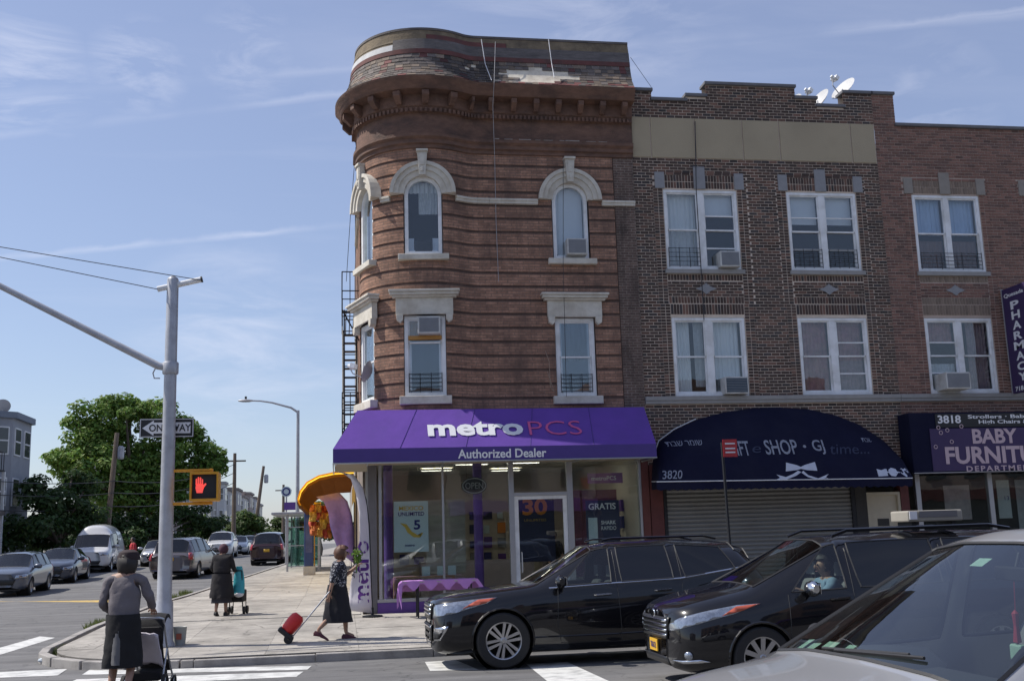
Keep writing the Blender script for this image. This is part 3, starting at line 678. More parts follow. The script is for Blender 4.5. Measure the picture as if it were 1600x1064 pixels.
def build_bricks(parent, bricks, mat, y=25.0, depth=.014, rng=None, field_name='brickwork'):
    near = sorted(bricks, key=lambda b: ((b[1]-b[0]) < .19, math.hypot((b[0]+b[1])/2, b[2])))
    for b in near[:300]: q = MB(); brick_box(q, b, y, depth, rng.uniform(-.002,.003)); q.build('brick', mat, parent)
    q = MB()
    for b in near[300:]: brick_box(q, b, y, depth, rng.uniform(-.002,.003))
    tag(q.build(field_name, mat, parent), kind='stuff')
M_BRICKA = pm('fired_brick', (.1,.06,.05), .85, attr=True, var=.25, scale=18, bump=.5, bscale=60)
def pal_mid(r):
    k = r.uniform(.65,1.3); t = r.random()
    return (.075*k,.049*k,.041*k) if t < .6 else (.15*k,.084*k,.063*k) if t < .88 else (.055*k,.046*k,.046*k)
def pal_right(r):
    k = r.uniform(.75,1.25); t = r.random()
    return (.205*k,.108*k,.083*k) if t < .7 else (.14*k,.08*k,.066*k)
def pal_dull(r):
    k = r.uniform(.8,1.2); return (.22*k,.168*k,.13*k)
M_MORT = pm('pale_mortar', (.68,.57,.47), .95, var=.25, scale=3, bump=.3, dirt=(.46,.38,.31), dscale=1)
M_MORT2 = pm('dull_mortar', (.47,.37,.31), .95, var=.25, scale=3, bump=.3)
M_BLUEST = pm('bluestone', (.27,.27,.28), .85, var=.2, scale=6, bump=.3)
M_TANST = pm('tan_stone', (.27,.24,.21), .85, var=.25, scale=6, bump=.3)
M_COPE = pm('grey_coping', (.14,.14,.15), .8, var=.3, scale=4)
M_STUCCO = pm('tan_stucco', (.39,.325,.225), .92, var=.12, scale=2.2, bump=.25, bscale=40, dirt=(.33,.275,.19), dscale=1.1)
rg_ = random.Random(11)
def flat_front(root, X0, X1, wins3, wins2, pal, mortar, top_poly, zb, stucco=None, fieldname='brickwork', dull_panels=False, paln=None):
    holes = []; regs = []
    for (a, b) in wins3: holes.append((a-.26, b+.26, 7.33, 10.72))
    for (a, b) in wins2: holes.append((a-.26, b+.26, 5.03, 7.34))
    holes.append((X0, X1, 4.84, 5.035))
    if stucco: holes.append((X0, X1, stucco[0]-.002, stucco[1]+.002))
    ztop = max(z for _, z in top_poly)
    for (xa, xb, zt) in [(top_poly[i][0], top_poly[i+1][0], top_poly[i][1]) for i in range(0, len(top_poly)-1, 2)]:
        if zt > 11.9: holes.append((xa, xb, zt, ztop+1))
    regs.append(('run', X0+.004, X1-.004, zb, 4.84)); regs.append(('run', X0+.004, X1-.004, 5.035, ztop))
    br = lay(regs, holes, pal=pal, rng=rg_, off=X0)
    sub = []
    for (a, b) in wins3:
        c = (a+b)/2
        for (p, q_) in ((a-.26,a-.005),(b+.005,b+.26)): sub.append(('stack', p, q_, 7.33, 10.29))
        sub += [('soldier', a+.06, c-.15, 10.3, 10.66), ('soldier', c+.15, b-.06, 10.3, 10.66), ('run', a, b, 10.66, 10.72)]
        sub += [('soldier', a, b, 7.92, 8.08), ('soldier', a, b, 7.34, 7.52), ('run', a, b, 7.53, 7.91)]
        sub += [('run', a-.26, a-.2, 10.3, 10.72), ('run', b+.2, b+.26, 10.3, 10.72)]
    for (a, b) in wins2:
        for (p, q_) in ((a-.26,a-.005),(b+.005,b+.26)): sub.append(('stack', p, q_, 5.04, 7.33))
        sub.append(('soldier', a, b, 7.06, 7.33))
    for s_ in sub: br += lay([s_], [], pal=(paln if (dull_panels and s_[0] == 'soldier') else pal), rng=rg_)
    # backing wall with openings
    mbk = MB(); zc = sorted({zb, ztop}|{5.04,6.99,8.2,10.27}|{z for _, z in top_poly}); Yb = 25.012
    op = [(a,b,8.2,10.27) for a,b in wins3]+[(a,b,5.04,6.99) for a,b in wins2]
    cutsT = [(xa, xb, zt, 99) for (xa, xb, zt) in [(top_poly[i][0], top_poly[i+1][0], top_poly[i][1]) for i in range(0, len(top_poly)-1, 2)]]
    for z0, z1 in zip(zc, zc[1:]):
        for a, b in minus((X0, X1), [(o[0],o[1]) for o in op+cutsT if o[2] < z1-1e-4 and o[3] > z0+1e-4]):
            mbk.add([(a,Yb,z0),(b,Yb,z0),(b,Yb,z1),(a,Yb,z1)], [(0,1,2,3)])
            if z0 > 10.3: mbk.add([(a,Yb+.28,z0),(b,Yb+.28,z0),(b,Yb+.28,z1),(a,Yb+.28,z1)], [(3,2,1,0)])
    for a, b, z0, z1 in op:
        mbk.add([(a,Yb,z0),(a,Yb+.3,z0),(a,Yb+.3,z1),(a,Yb,z1)], [(0,1,2,3)]); mbk.add([(b,Yb,z0),(b,Yb+.3,z0),(b,Yb+.3,z1),(b,Yb,z1)], [(3,2,1,0)])
        mbk.add([(a,Yb,z1),(b,Yb,z1),(b,Yb+.3,z1),(a,Yb+.3,z1)], [(3,2,1,0)]); mbk.add([(a,Yb,z0),(b,Yb,z0),(b,Yb+.3,z0),(a,Yb+.3,z0)], [(0,1,2,3)])
    mbk.build('wall', mortar, root)
    build_bricks(root, br, M_BRICKA, rng=rg_, field_name=fieldname)
    for (a, b) in wins3:
        c = (a+b)/2
        for (p, q_, z0, z1) in ((a-.2,a+.05,10.29,10.72),(c-.15,c+.15,10.29,10.88),(b-.05,b+.2,10.29,10.72)):
            q = MB(); q.box(p,q_,24.975,25.05,z0,z1); q.build('stone_block', M_TANST if dull_panels else M_BLUEST, root, bevel=.008)
        q = MB(); q.prism([(c-.27,7.71),(c-.1,7.65),(c,7.57),(c+.1,7.65),(c+.27,7.71),(c+.1,7.78),(c,7.86),(c-.1,7.78)], 24.98, 25.03); q.build('stone_diamond', M_BLUEST, root)
        q = MB(); q.box(a-.06,b+.06,24.93,25.1,8.09,8.2); q.build('sill', M_SILL, root, bevel=.008)
    q = MB(); q.box(X0+.003,X1-.003,24.94,25.06,4.85,4.93); q.box(X0+.003,X1-.003,24.92,25.06,4.93,5.03); q.build('stone_course', M_SILL, root, bevel=.006)
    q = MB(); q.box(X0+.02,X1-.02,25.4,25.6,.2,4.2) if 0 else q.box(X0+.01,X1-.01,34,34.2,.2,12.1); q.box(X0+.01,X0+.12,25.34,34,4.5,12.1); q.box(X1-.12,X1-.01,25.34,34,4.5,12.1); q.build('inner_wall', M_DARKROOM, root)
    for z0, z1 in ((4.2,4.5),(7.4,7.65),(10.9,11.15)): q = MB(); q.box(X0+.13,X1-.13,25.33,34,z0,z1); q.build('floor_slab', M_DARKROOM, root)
def cope(root, segs):
    for (xa, xb, z) in segs: q = MB(); q.box(xa-.03,xb+.03,24.94,25.36,z+.003,z+.085); q.build('coping_stone', M_COPE, root, bevel=.01)
mbld = thing('brick_building', 'dark brown brick building with stepped parapet and tan stucco band beside the rounded corner', 'building', (10.5,27,.2))
XM0, XM1 = 7.255, 13.85
TP = [(7.255,12.86),(7.84,12.86),(7.84,12.62),(8.75,12.62),(8.75,12.76),(9.29,12.76),(9.29,13.1),(11.72,13.1),(11.72,12.8),(12.3,12.8),(12.3,12.6),(13.05,12.6),(13.05,13.0),(13.85,13.0)]
w3 = [(8.0,9.94),(11.26,13.16)]; w2 = [(8.03,9.92),(11.3,13.16)]
flat_front(mbld, XM0, XM1, w3, w2, pal_mid, M_MORT, TP, 3.4, stucco=(11.1,12.17), fieldname='brickwork')
cope(mbld, [(TP[i][0], TP[i+1][0], TP[i][1]) for i in range(0, len(TP)-1, 2)])
jx_ = [7.26,7.76,8.93,10.2,11.2,13.17,13.84]
for a, b in zip(jx_, jx_[1:]):
    q = MB(); q.box(a+.012,b-.012,24.985,25.02,11.1,12.17); q.build('stucco_panel', M_STUCCO, mbld, bevel=.01)
q = MB(); q.box(7.26,13.84,25.3,34.2,12.1,12.2); q.build('roof_deck', M_BLACK, mbld)
rbld = thing('brick_building', 'reddish brick building at the right edge, above the baby furniture sign', 'building', (17,27,.2))
XR0, XR1 = 13.855, 21.5
TR = [(13.855,13.0),(14.47,13.0),(14.47,12.14),(21.5,12.14)]
w3r = [(14.72,16.62),(18.0,19.9)]; w2r = [(14.72,16.6),(18.0,19.9)]
flat_front(rbld, XR0, XR1, w3r, w2r, pal_right, M_MORT2, TR, 3.4, fieldname='brickwork', dull_panels=True, paln=pal_dull)
cope(rbld, [(TR[i][0], TR[i+1][0], TR[i][1]) for i in (0, 2)])
q = MB(); q.box(14.5,21.4,25.3,34.2,12.0,12.1); q.build('roof_deck', M_BLACK, rbld)
T0 = lambda u, d, z: (u, 25.0-d, z)
dr = dict()
window(mbld, T0, 8.01,9.93,8.205,10.265,2, dress=((0,'curtain',.5,1),(0,'lace',.0,.5,0,1),(1,'blind',.72,1)), guard=[(-.9,-.1,8.3,8.75)], mull=.16, storm=(1,))
window(mbld, T0, 11.27,13.15,8.205,10.265,2, dress=((0,'board',.5,1),(1,'board',.52,1)) if 0 else ((0,'blind',.62,1),(1,'blind',.62,1)), guard=[(-.85,-.1,8.3,8.75),(.1,.85,8.3,8.75)], mull=.16, storm=(0,1))
window(mbld, T0, 8.04,9.91,5.045,6.985,2, dress=((0,'curtain',.03,1,0,.55),(0,'lace',.1,1,.68,1),(1,'curtain',.2,1,.1,.95)), mull=.18)
window(mbld, T0, 11.31,13.15,5.045,6.985,2, dress=((0,'red',.0,1),(1,'red',.45,1),(1,'pattern',.0,.45)), mull=.18, storm=(1,))
window(rbld, T0, 14.73,16.61,8.205,10.265,2, dress=((0,'blue',.5,1),(1,'blue',.5,1),(0,'brown',.02,.42),(1,'brown',.02,.42)), guard=[(-.85,.85,8.3,8.7)], mull=.14)
window(rbld, T0, 14.73,16.59,5.045,6.985,2, dress=((0,'red',.7,1),(0,'lace',.28,.4),(1,'pattern',.0,1,.3,1)), mull=.16, storm=(0,))
window(rbld, T0, 18.01,19.89,8.205,10.265,2, dress=((0,'curtain',.2,1),), mull=.16)
window(rbld, T0, 18.01,19.89,5.045,6.985,2, dress=((0,'curtain',.2,1),), mull=.16)
air_conditioner('window air conditioner with white rim in the upper window beside the rounded corner building', T0, 9.58, 8.24, .52, .4, .2)
air_conditioner('window air conditioner with dark blue panel in the lower window above the arched awning', T0, 9.52, 5.06, .6, .42, .22, grille=pm('blue_black_panel', (.02,.05,.08), .4))
air_conditioner('window air conditioner jutting out above the baby furniture sign', T0, 15.22, 5.1, .66, .42, .45)
# ---------------------------------------------------------------- shop fronts
def pick(px, py, p0, n):
    """point of the plane (p0, n) seen at a place of the photograph"""
    d = (px-800)/F*rt - (py-532)/F*up + fw; p0 = Vector(p0); n = Vector(n); c = Vector((0,0,CAM_H))
    return c + d*((p0-c).dot(n)/d.dot(n))
def wall_pt(px, py, Y): p = pick(px, py, (0,Y,0), (0,1,0)); return p.x, p.z
def text_fit(name, body, mat, parent, loc, w, h=None, xdir=(1,0,0), updir=(0,0,1), drape=None, off=.006, **k):
    me = text_mesh(body, 1, align='LEFT', **k); xs_ = [v.co.x for v in me.vertices]; ys_ = [v.co.y for v in me.vertices]
    if not xs_: return None
    a, b, c, d = min(xs_), max(xs_), min(ys_), max(ys_); sx = w/(b-a); sy = (h/(d-c)) if h else sx
    x = Vector(xdir).normalized(); u = Vector(updir).normalized(); n = x.cross(u); l = Vector(loc)
    zlo = min(v.co.z for v in me.vertices)
    for v in me.vertices: q = l+x*((v.co.x-(a+b)/2)*sx)+u*((v.co.y-(c+d)/2)*sy)+n*(v.co.z-zlo+.002); v.co = q
    if drape:
        for v in me.vertices:
            hit = drape.ray_cast(Vector((v.co.x, 20, v.co.z)), Vector((0,1,0)))
            if hit[0]: v.co.y = hit[0].y-off-(0.002 if v.co.y < l.y else 0)
    me.materials.clear(); return place(name, me, mat, parent)
M_PURP = pm('purple_canvas', (.13,.06,.33), .8, var=.16, scale=2.2, bump=.45, bscale=3, dirt=(.105,.06,.27), dscale=1.0, spec=.25)
M_PURPD = pm('purple_valance', (.06,.035,.2), .7, var=.12, scale=3)
M_PURPP = pm('purple_paint', (.12,.05,.27), .45, var=.15)
M_MAG = pm('magenta_lettering', (.55,.09,.25), .6, var=.05)
M_SOFF = pm('beige_soffit', (.33,.28,.21), .85, var=.15)
aw = thing('awning', 'purple sloped shop awning with white and magenta lettering round the corner', 'awning', (3.5,24.2,3.5))
AY0, AY1, AZ0, AZ1, AZV = 24.46, 23.68, 4.72, 3.79, 3.48
def sag(u, v): return (.022*math.sin(math.pi*u*5)**2+.01*math.sin(u*23+v*3))*math.sin(math.pi*v)
q = MB(); nx_ = 30; nz_ = 6; vs_ = []
for j in range(nz_+1):
    t = j/nz_; xl = .38+(-.16-.38)*t; xr = 7.06+.02*t
    for i in range(nx_+1): u = i/nx_; vs_.append((xl+(xr-xl)*u, AY0+(AY1-AY0)*t-sag(u,t)*.5, AZ0+(AZ1-AZ0)*t-sag(u,t)))
q.add(vs_, [(j*(nx_+1)+i, (j+1)*(nx_+1)+i, (j+1)*(nx_+1)+i+1, j*(nx_+1)+i+1) for j in range(nz_) for i in range(nx_)])
q.add([(.38,AY0,AZ0),(.38,27.2,AZ0),(-.16,27.2,AZ1),(-.16,AY1,AZ1)], [(0,1,2,3)])
q.add([(.38,AY0,AZ0),(7.06,AY0,AZ0),(7.06,25.0,AZ0),(.38,27.2,AZ0)], [(0,1,2,3)])
q.add([(7.06,AY0,AZ0),(7.08,AY1,AZ1),(7.07,25,AZ1),(7.07,25,AZ0)], [(0,1,2,3)])
q.add([(-.16,27.2,AZ1),(.38,27.2,AZ0),(.38,27.2,AZ1)], [(0,1,2)])
q.build('canvas', M_PURP, aw, smooth=True)
for _k in range(1,5):
    _u = _k/5; q = MB(); q.tube([(.38+(-.54)*t+(6.68+.56*t)*_u, AY0+(AY1-AY0)*t-sag(_u,t)*.5-.003, AZ0+(AZ1-AZ0)*t-sag(_u,t)+.003) for t in (0,.25,.5,.75,1)], .006, 4); q.build('seam', M_PURPD, aw)
q = MB(); q.add([(-.16,AY1,AZ1),(7.08,AY1,AZ1),(7.08,AY1,AZV),(-.16,AY1,AZV),(-.16,27.2,AZ1),(-.16,27.2,AZV),(7.08,25,AZ1),(7.08,25,AZV)], [(0,3,2,1),(4,5,3,0),(1,2,7,6)]); q.build('valance', M_PURPD, aw)
q = MB(); q.tube([(-.16,27.2,AZV),(-.16,AY1,AZV),(7.08,AY1,AZV),(7.08,25,AZV)], .018, 6); q.build('rail', M_ALU, aw)
q = MB(); q.slab([(-.13,AY1+.03),(7.05,AY1+.03),(7.05,24.95),(.7,24.95),(.7,27.2),(-.13,27.2)], AZV+.03, AZV+.05); q.build('soffit', M_SOFF, aw)
q = MB()
for x in (-.1, .6, 2.3, 3.9, 5.4, 6.9): q.tube([(x,24.95 if x > .5 else 24.6,AZV+.02),(x,AY1+.03,AZV+.02)], .02, 5)
q.build('frame_tube', M_ALU, aw)
sn = Vector((0,AZ0-AZ1,-(AY0-AY1))).normalized(); su = Vector((0,AY0-AY1,AZ0-AZ1)).normalized(); sn = Vector((1,0,0)).cross(su)
sp0 = Vector((0,AY1,AZ1))
def on_slope(px, py): return pick(px, py, sp0, sn)+sn*.012
text_fit('lettering', 'metro', M_LETTER, aw, on_slope(743,670), 2.16, .46, (1,0,0), su, bold=.035, extrude=.003)
text_fit('lettering', 'PCS', M_MAG, aw, on_slope(867,669), 1.22, .44, (1,0,0), su, bold=-.012, extrude=.003)
p = pick(785,708,(0,AY1,0),(0,1,0)); text_fit('lettering', 'Authorized Dealer', M_LETTER, aw, (p.x,AY1-.004,p.z), 1.98, .2, bold=.02, extrude=.002)
# the glazed front itself
sf = cb
Yf = 25.0
M_POST = pm('grey_post', (.16,.155,.16), .6, .2, var=.25)
M_BEIGE = pm('beige_wall', (.55,.49,.41), .85, var=.06)
M_CEIL = pm('ceiling_tile', (.62,.6,.55), .9, var=.05)
M_FLOORT = pm('shop_floor', (.34,.31,.27), .35, var=.15, scale=3)
fz = .22
q = MB(); q.box(.62,.82,25.0,25.2,fz,4.3); q.build('corner_post', M_POST, cb, bevel=.01)
for x0, x1, z0, z1 in ((.86,.93,fz+.3,3.62),(2.31,2.355,fz+.3,3.62),(3.87,3.99,fz,3.62),(5.25,5.39,fz,3.62),(7.0,7.06,fz+.3,3.62)):
    q = MB(); q.box(x0,x1,Yf,Yf+.1,z0,z1); q.build('mullion', M_ALU, cb, bevel=.006)
for x0, x1, z in ((.82,7.06,3.62),(3.99,5.25,2.74),(.82,3.87,fz+.22),(5.39,7.06,fz+.22)):
    q = MB(); q.box(x0,x1,Yf-.004,Yf+.11,z,z+.08); q.build('frame_rail', M_ALU, cb, bevel=.006)
for x0, x1 in ((.82,3.87),(5.39,7.2)):
    q = MB(); q.box(x0,x1,Yf-.03,Yf+.12,fz-.2,fz+.22); q.build('purple_base', M_PURPP, cb, bevel=.008)
for x0, x1, z0, z1 in ((.93,2.31,fz+.3,3.62),(2.355,3.87,fz+.3,3.62),(3.99,5.25,2.82,3.62),(5.39,7.0,fz+.3,3.62)):
    q = MB(); q.box(x0,x1,Yf+.05,Yf+.056,z0,z1); q.build('shop_pane', G_SHOP, cb)
q = MB(); q.ring(rect_loop(3.995,5.245,fz+.01,2.735), rect_loop(4.09,5.15,fz+.22,2.66), Yf+.03, Yf+.09)
dr_ = q.build('door', M_WHITE, cb); q = MB(); q.box(4.09,5.15,Yf+.055,Yf+.06,fz+.22,2.66); q.build('pane', G_SHOP, dr_)
q = MB(); q.tube([(4.13,Yf+.03,1.0),(4.13,Yf-.03,1.0),(4.13,Yf-.03,1.45),(4.13,Yf+.03,1.45)], .014, 6); q.build('handle', M_ALU, dr_)
q = MB(); q.ring(rect_loop(0,2.1,fz,3.6), rect_loop(.06,2.04,fz+.3,3.52), -.05, .05); q.T = None
q.v = [(.66+y, 25.2+x, z) for x, y, z in q.v]; q.build('side_frame', M_ALU, cb)
q = MB(); q.box(.655,.66,25.26,27.24,fz+.3,3.52); q.build('shop_pane', G_SHOP, cb)
q = MB(); q.box(.55,.75,27.3,36.8,fz-.3,4.2); q.build('side_wall', M_CPIL, cb)
q = MB(); q.box(7.06,7.24,24.97,25.3,fz-.2,4.2); q.build('red_pier', pm('worn_red_paint', (.12,.035,.03), .7, var=.4, scale=6), cb, bevel=.01)
q = MB(); q.box(.76,7.0,32.6,32.8,fz,3.72); q.build('back_wall', M_BEIGE, cb)
q = MB(); q.box(6.98,7.05,25.12,32.6,fz,3.72); q.build('shop_side_wall', M_BEIGE, cb)
q = MB(); q.box(.7,7.0,25.12,32.6,fz-.1,fz+.01); q.build('shop_floor', M_FLOORT, cb)
q = MB(); q.box(.7,7.0,25.12,32.6,3.72,3.78); 
for i in range(1,11): q.box(.7+.61*i-.01,.7+.61*i+.01,25.12,32.6,3.708,3.7199)
for i in range(0,12): q.box(.7,7.0,25.3+.61*i-.01,25.3+.61*i+.01,3.706,3.7199)
q.build('shop_ceiling', M_CEIL, cb)
q = MB(); q.box(.64,7.2,25.0,25.14,3.7,4.3); q.build('fascia', M_PURPD, cb)
M_TUBE = pm('lit_tube', (1,.92,.78), .5, var=0, emit=7.0)
for x, y, lb in ((1.9,26.6,'above the pale blue poster'),(3.3,27.4,'above the oval OPEN sign'),(4.6,27.2,'just inside the shop door'),(5.9,26.6,'above the navy poster'),(2.6,29.6,'deep in the shop on its left'),(4.6,30.2,'deep in the shop behind the door')):
    t_ = thing('ceiling_light', 'lit fluorescent ceiling panel '+lb, 'ceiling light', (x,y,3.69), group='ceiling lights inside the corner phone shop')
    q = MB(); q.ring(rect_loop(-.45,.45,-.16,.16), rect_loop(-.41,.41,-.12,.12), -.05, 0); q.v = [(x+a,y+c,3.7+b) for a,b,c in q.v]; q.build('frame', M_WHITE, t_)
    q = MB(); q.box(x-.41,x+.41,y-.12,y+.12,3.665,3.675); q.build('diffuser', M_TUBE, t_)
for i, (x0, x1) in enumerate(((1.0,1.22),(3.12,3.34))):
    q = MB(); q.lathe([(.11,fz),(.11,3.71)], 16, ((x0+x1)/2, 25.75, 0)); q.build('purple_column', M_PURPP, cb, smooth=True)
q = MB(); q.box(6.0,6.9,28,32.5,fz,1.25); q.box(2.2,5.4,30.6,31.2,fz,1.2); q.build('counter', pm('counter_white', (.4,.36,.4), .5), cb)
q = MB(); q.box(4.9,5.9,32.5,32.59,fz,2.4); q.build('inner_door', pm('inner_door_paint', (.55,.5,.42), .6), cb)
M_POSTW = pm('poster_white', (.5,.6,.64), .6, var=.05); M_POSTD = pm('poster_navy', (.015,.02,.07), .5, var=.1); M_GOLD = pm('poster_gold', (.6,.4,.06), .6, var=.05); M_NAVY = pm('navy_ink', (.02,.02,.16), .6, var=.05); M_ORG = pm('orange_ink', (.75,.25,.02), .6, var=.05)
def poster(label, x0, x1, z0, z1, y, mat, cat='poster'):
    r_ = thing('poster', label, cat, ((x0+x1)/2,y,z0)); q = MB(); q.box(x0,x1,y,y+.012,z0,z1); q.build('sheet', mat, r_); return r_
p_ = poster('pale blue poster with gold and navy print hanging in the shop window', 1.21,2.0,1.54,2.69,25.2,M_POSTW)
text_fit('print', 'MEXICO', M_GOLD, p_, (1.61,25.199,2.53), .56, .1, bold=.02, extrude=.001); text_fit('print', 'UNLIMITED', M_NAVY, p_, (1.61,25.199,2.4), .6, .09, bold=.02, extrude=.001)
text_fit('print', '5', M_NAVY, p_, (1.74,25.198,2.15), .15, .22, bold=.03, extrude=.001); text_fit('print', 'metro', M_NAVY, p_, (1.57,25.199,1.69), .22, .05, bold=.02, extrude=.001)
q = MB(); q.prism([(1.35,2.2),(1.5,2.17),(1.62,2.0),(1.75,1.92),(1.84,1.9),(1.88,1.97),(1.84,1.97),(1.8,1.86),(1.66,1.87),(1.52,1.98),(1.46,2.1)][::-1], 25.192, 25.199); q.build('map_shape', M_GOLD, p_)
p_ = poster('navy poster with white lettering by the right end of the shop window', 5.72,6.53,1.5,2.6,25.18,M_POSTD)
text_fit('print', 'GRATIS', M_LETTER, p_, (6.12,25.179,2.46), .66, .15, bold=.02, extrude=.001); text_fit('print', 'SHARK', M_LETTER, p_, (6.26,25.179,2.08), .36, .09, bold=.02, extrude=.001); text_fit('print', 'RAPIDO', M_LETTER, p_, (6.26,25.179,1.95), .36, .09, bold=.0, extrude=.001)
q = MB(); q.box(5.77,5.99,25.172,25.179,1.6,2.2); q.build('phone_picture', M_POSTW, p_, bevel=.003)
p_ = poster('dark poster with large orange number seen through the shop door', 4.3,5.2,1.2,2.84,26.4,M_POSTD)
text_fit('print', '30', M_ORG, p_, (4.72,26.399,2.52), .62, .4, bold=.03, extrude=.001); text_fit('print', 'UNLIMITED', M_GOLD, p_, (4.72,26.399,2.2), .55, .06, extrude=.001)
p_ = poster('small purple and pink sign high in the shop window', 5.8,6.66,3.0,3.24,25.2,pm('pink_purple_print', (.28,.1,.3), .6, var=.3, scale=5)); text_fit('print', 'metroPCS', M_LETTER, p_, (6.2,25.199,3.12), .6, .1, bold=.01, extrude=.001)
p_ = poster('large red and purple phone advert standing inside the shop', 5.7,6.8,.8,2.9,26.4,pm('red_purple_print', (.2,.05,.1), .6, var=.6, scale=2.5, hue=.2))
p_ = poster('pale landscape advert leaning behind the pale blue window poster', 2.05,3.0,1.0,2.75,26.5,pm('landscape_print', (.4,.38,.34), .6, var=.45, scale=2.2, hue=.3, stretch=(1,1,3)))
os_ = thing('open_sign', 'oval sign reading OPEN hanging in the shop window', 'sign', (3.08,25.12,2.8))
q = MB(); q.prism([(3.08+.3*math.cos(a),3.01+.2*math.sin(a)) for a in [2*math.pi*i/24 for i in range(24)]], 25.14, 25.17); q.build('backing', M_BLACK, os_)
q = MB(); q.tube([(3.08+.27*math.cos(a),25.132,3.01+.17*math.sin(a)) for a in [2*math.pi*i/24 for i in range(24)]], .014, 6, closed=True); q.build('rim_tube', M_WIREGREY, os_)
text_fit('lettering', 'OPEN', M_WIREGREY, os_, (3.08,25.139,3.01), .42, .15, extrude=.004)
q = MB(); 
for x in (2.9,3.26): q.tube([(x,25.15,3.15),(x,25.15,3.62)], .004, 4)
q.build('hanging_wire', M_WIRE, os_)
for nm, x0, y0, sgn in (('on the right wall of the phone shop',6.97,26.4,'x'),('on the back wall of the phone shop',1.3,32.58,'y')):
    wd_ = thing('wall_display', 'rows of small packets '+nm, 'display', (x0,y0,1), group='wall displays in the phone shop')
    for i in range(9):
        for j in range(4):
            u = i*.42; z = 1.1+j*.42; q = MB(); hh = random.uniform(.2,.32); ww = random.uniform(.16,.3)
            if sgn == 'x': q.box(x0-.07,x0,y0+u,y0+u+ww,z,z+hh)
            else: q.box(x0+u,x0+u+ww,y0-.07,y0,z,z+hh)
            q.build('packet', random.choice([M_POSTD, M_POSTW, M_PURPP, M_NAVY, M_ACG, M_ORG]), wd_)
# merchandise on the window shelf
sh = thing('display_shelf', 'low wooden display shelf behind the shop window', 'shelf', (1.6,25.5,fz)); q = MB(); q.box(1.2,2.6,25.35,25.7,.95,.99); q.box(1.2,1.24,25.35,25.7,fz,.95); q.box(2.56,2.6,25.35,25.7,fz,.95); q.build('board', pm('shelf_wood', (.3,.17,.08), .6), sh)
for x, lab in ((1.95,'small white price card standing left on the display shelf'),(2.3,'small white price card standing in the middle of the display shelf'),(2.55,'small lilac card standing at the right end of the display shelf')):
    c_ = thing('price_card', lab, 'card', (x,25.45,.99)); q = MB(); q.box(x-.09,x+.09,25.44,25.45,.99,1.2); q.build('card', M_POSTW, c_)
# ---------------------------------------------------------------- gift shop: arched awning and shutter
M_NAVYC = pm('navy_canvas', (.0095,.0105,.03), .85, var=.3, scale=2, bump=.5, bscale=3.5, spec=.12, dirt=(.016,.017,.036), dscale=1.1)
ga = thing('awning', 'dark navy arched shop awning with white hand-painted lettering and a bow', 'awning', (10.4,24.4,2.8))
BK = [(7.3,3.0),(7.36,3.5),(7.55,3.95),(7.95,4.22),(8.51,4.46),(9.2,4.63),(10.0,4.73),(10.6,4.74),(11.4,4.68),(12.1,4.52),(12.7,4.28),(13.3,3.88),(13.65,3.5),(13.8,3.0)]
nB = len(BK); GY = 23.82; vs_ = []; nt_ = 8
for j in range(nt_+1):
    t = j/nt_
    for i, (x, z) in enumerate(BK):
        fx = 7.08+(13.32-7.08)*max(0,min(1,(x-7.3)/6.5)); zf = 2.94-.05*(x-7.3)/6.5
        e = math.sin(t*math.pi/2); vs_.append((x+(fx-x)*t, 24.98+(GY-24.98)*(e*.55+t*.45), z+(zf-z)*(t*.55+(1-math.cos(t*math.pi/2))*.45)))
q = MB(); q.add(vs_, [(j*nB+i, (j+1)*nB+i, (j+1)*nB+i+1, j*nB+i+1) for j in range(nt_) for i in range(nB-1)])
me_g = q.mesh('canvas', True); place('canvas', me_g, M_NAVYC, ga)
bv_g = BVHTree.FromPolygons([v.co.copy() for v in me_g.vertices], [list(p.vertices) for p in me_g.polygons])
q = MB(); vs_ = []; fs = []; K = 64
for i in range(K+1): x = 7.08+(13.32-7.08)*i/K; zf = 2.94-.05*i/K; vs_ += [(x,GY,zf),(x,GY-.005,zf-.17-.035*abs(math.sin(i*math.pi/2.0)))]
q.add(vs_, [(2*i,2*i+1,2*i+3,2*i+2) for i in range(K)]); q.add([(7.08,GY,2.94),(7.3,24.98,3.0),(7.3,24.98,2.8),(7.08,GY,2.77)], [(0,1,2,3)]); q.build('valance', M_NAVYC, ga)
q = MB(); q.tube([(7.3,24.95,3.0),(7.08,GY-.01,2.94),(13.32,GY-.01,2.89),(13.8,24.95,3.0)], .012, 5); q.build('white_trim', M_LETTER, ga)
q = MB(); q.tube([(x-.02,24.96,z+.02) for x, z in BK[1:5]], .014, 5); q.build('edge_piping', M_LETTER, ga)
M_CHALK = pm('white_sign_paint', (.5,.53,.62), .7, var=.15, scale=9); M_FADE = pm('faded_sign_paint', (.07,.085,.16), .75, var=.4, scale=8)
def gx(px, py): return pick(px, py, (0,24.05,0), (0,1,0))
def gtxt(body, px0, px1, py, h, mat=M_CHALK, **k):
    a, b = gx(px0, py), gx(px1, py); return text_fit('lettering', body, mat, ga, ((a.x+b.x)/2, 24.0, (a.z+b.z)/2), b.x-a.x, h, drape=bv_g, extrude=.001, **k)
gtxt('GIFT', 1140,1172,700,.36,bold=.012); gtxt('SHOP', 1196,1247,698,.36,bold=.012); gtxt('·', 1256,1261,697,.07,bold=.02); gtxt('GJ', 1271,1290,698,.36,bold=.012)
gtxt('time...', 1298,1360,701,.24,mat=M_FADE,shear=.25); gtxt('e', 1176,1190,702,.16,mat=M_FADE,shear=.25); gtxt('3820', 1031,1063,742,.2,shear=.3,bold=.006)
gtxt('תבש רמוש', 1052,1102,690,.13); gtxt('תבש', 1356,1375,685,.1)
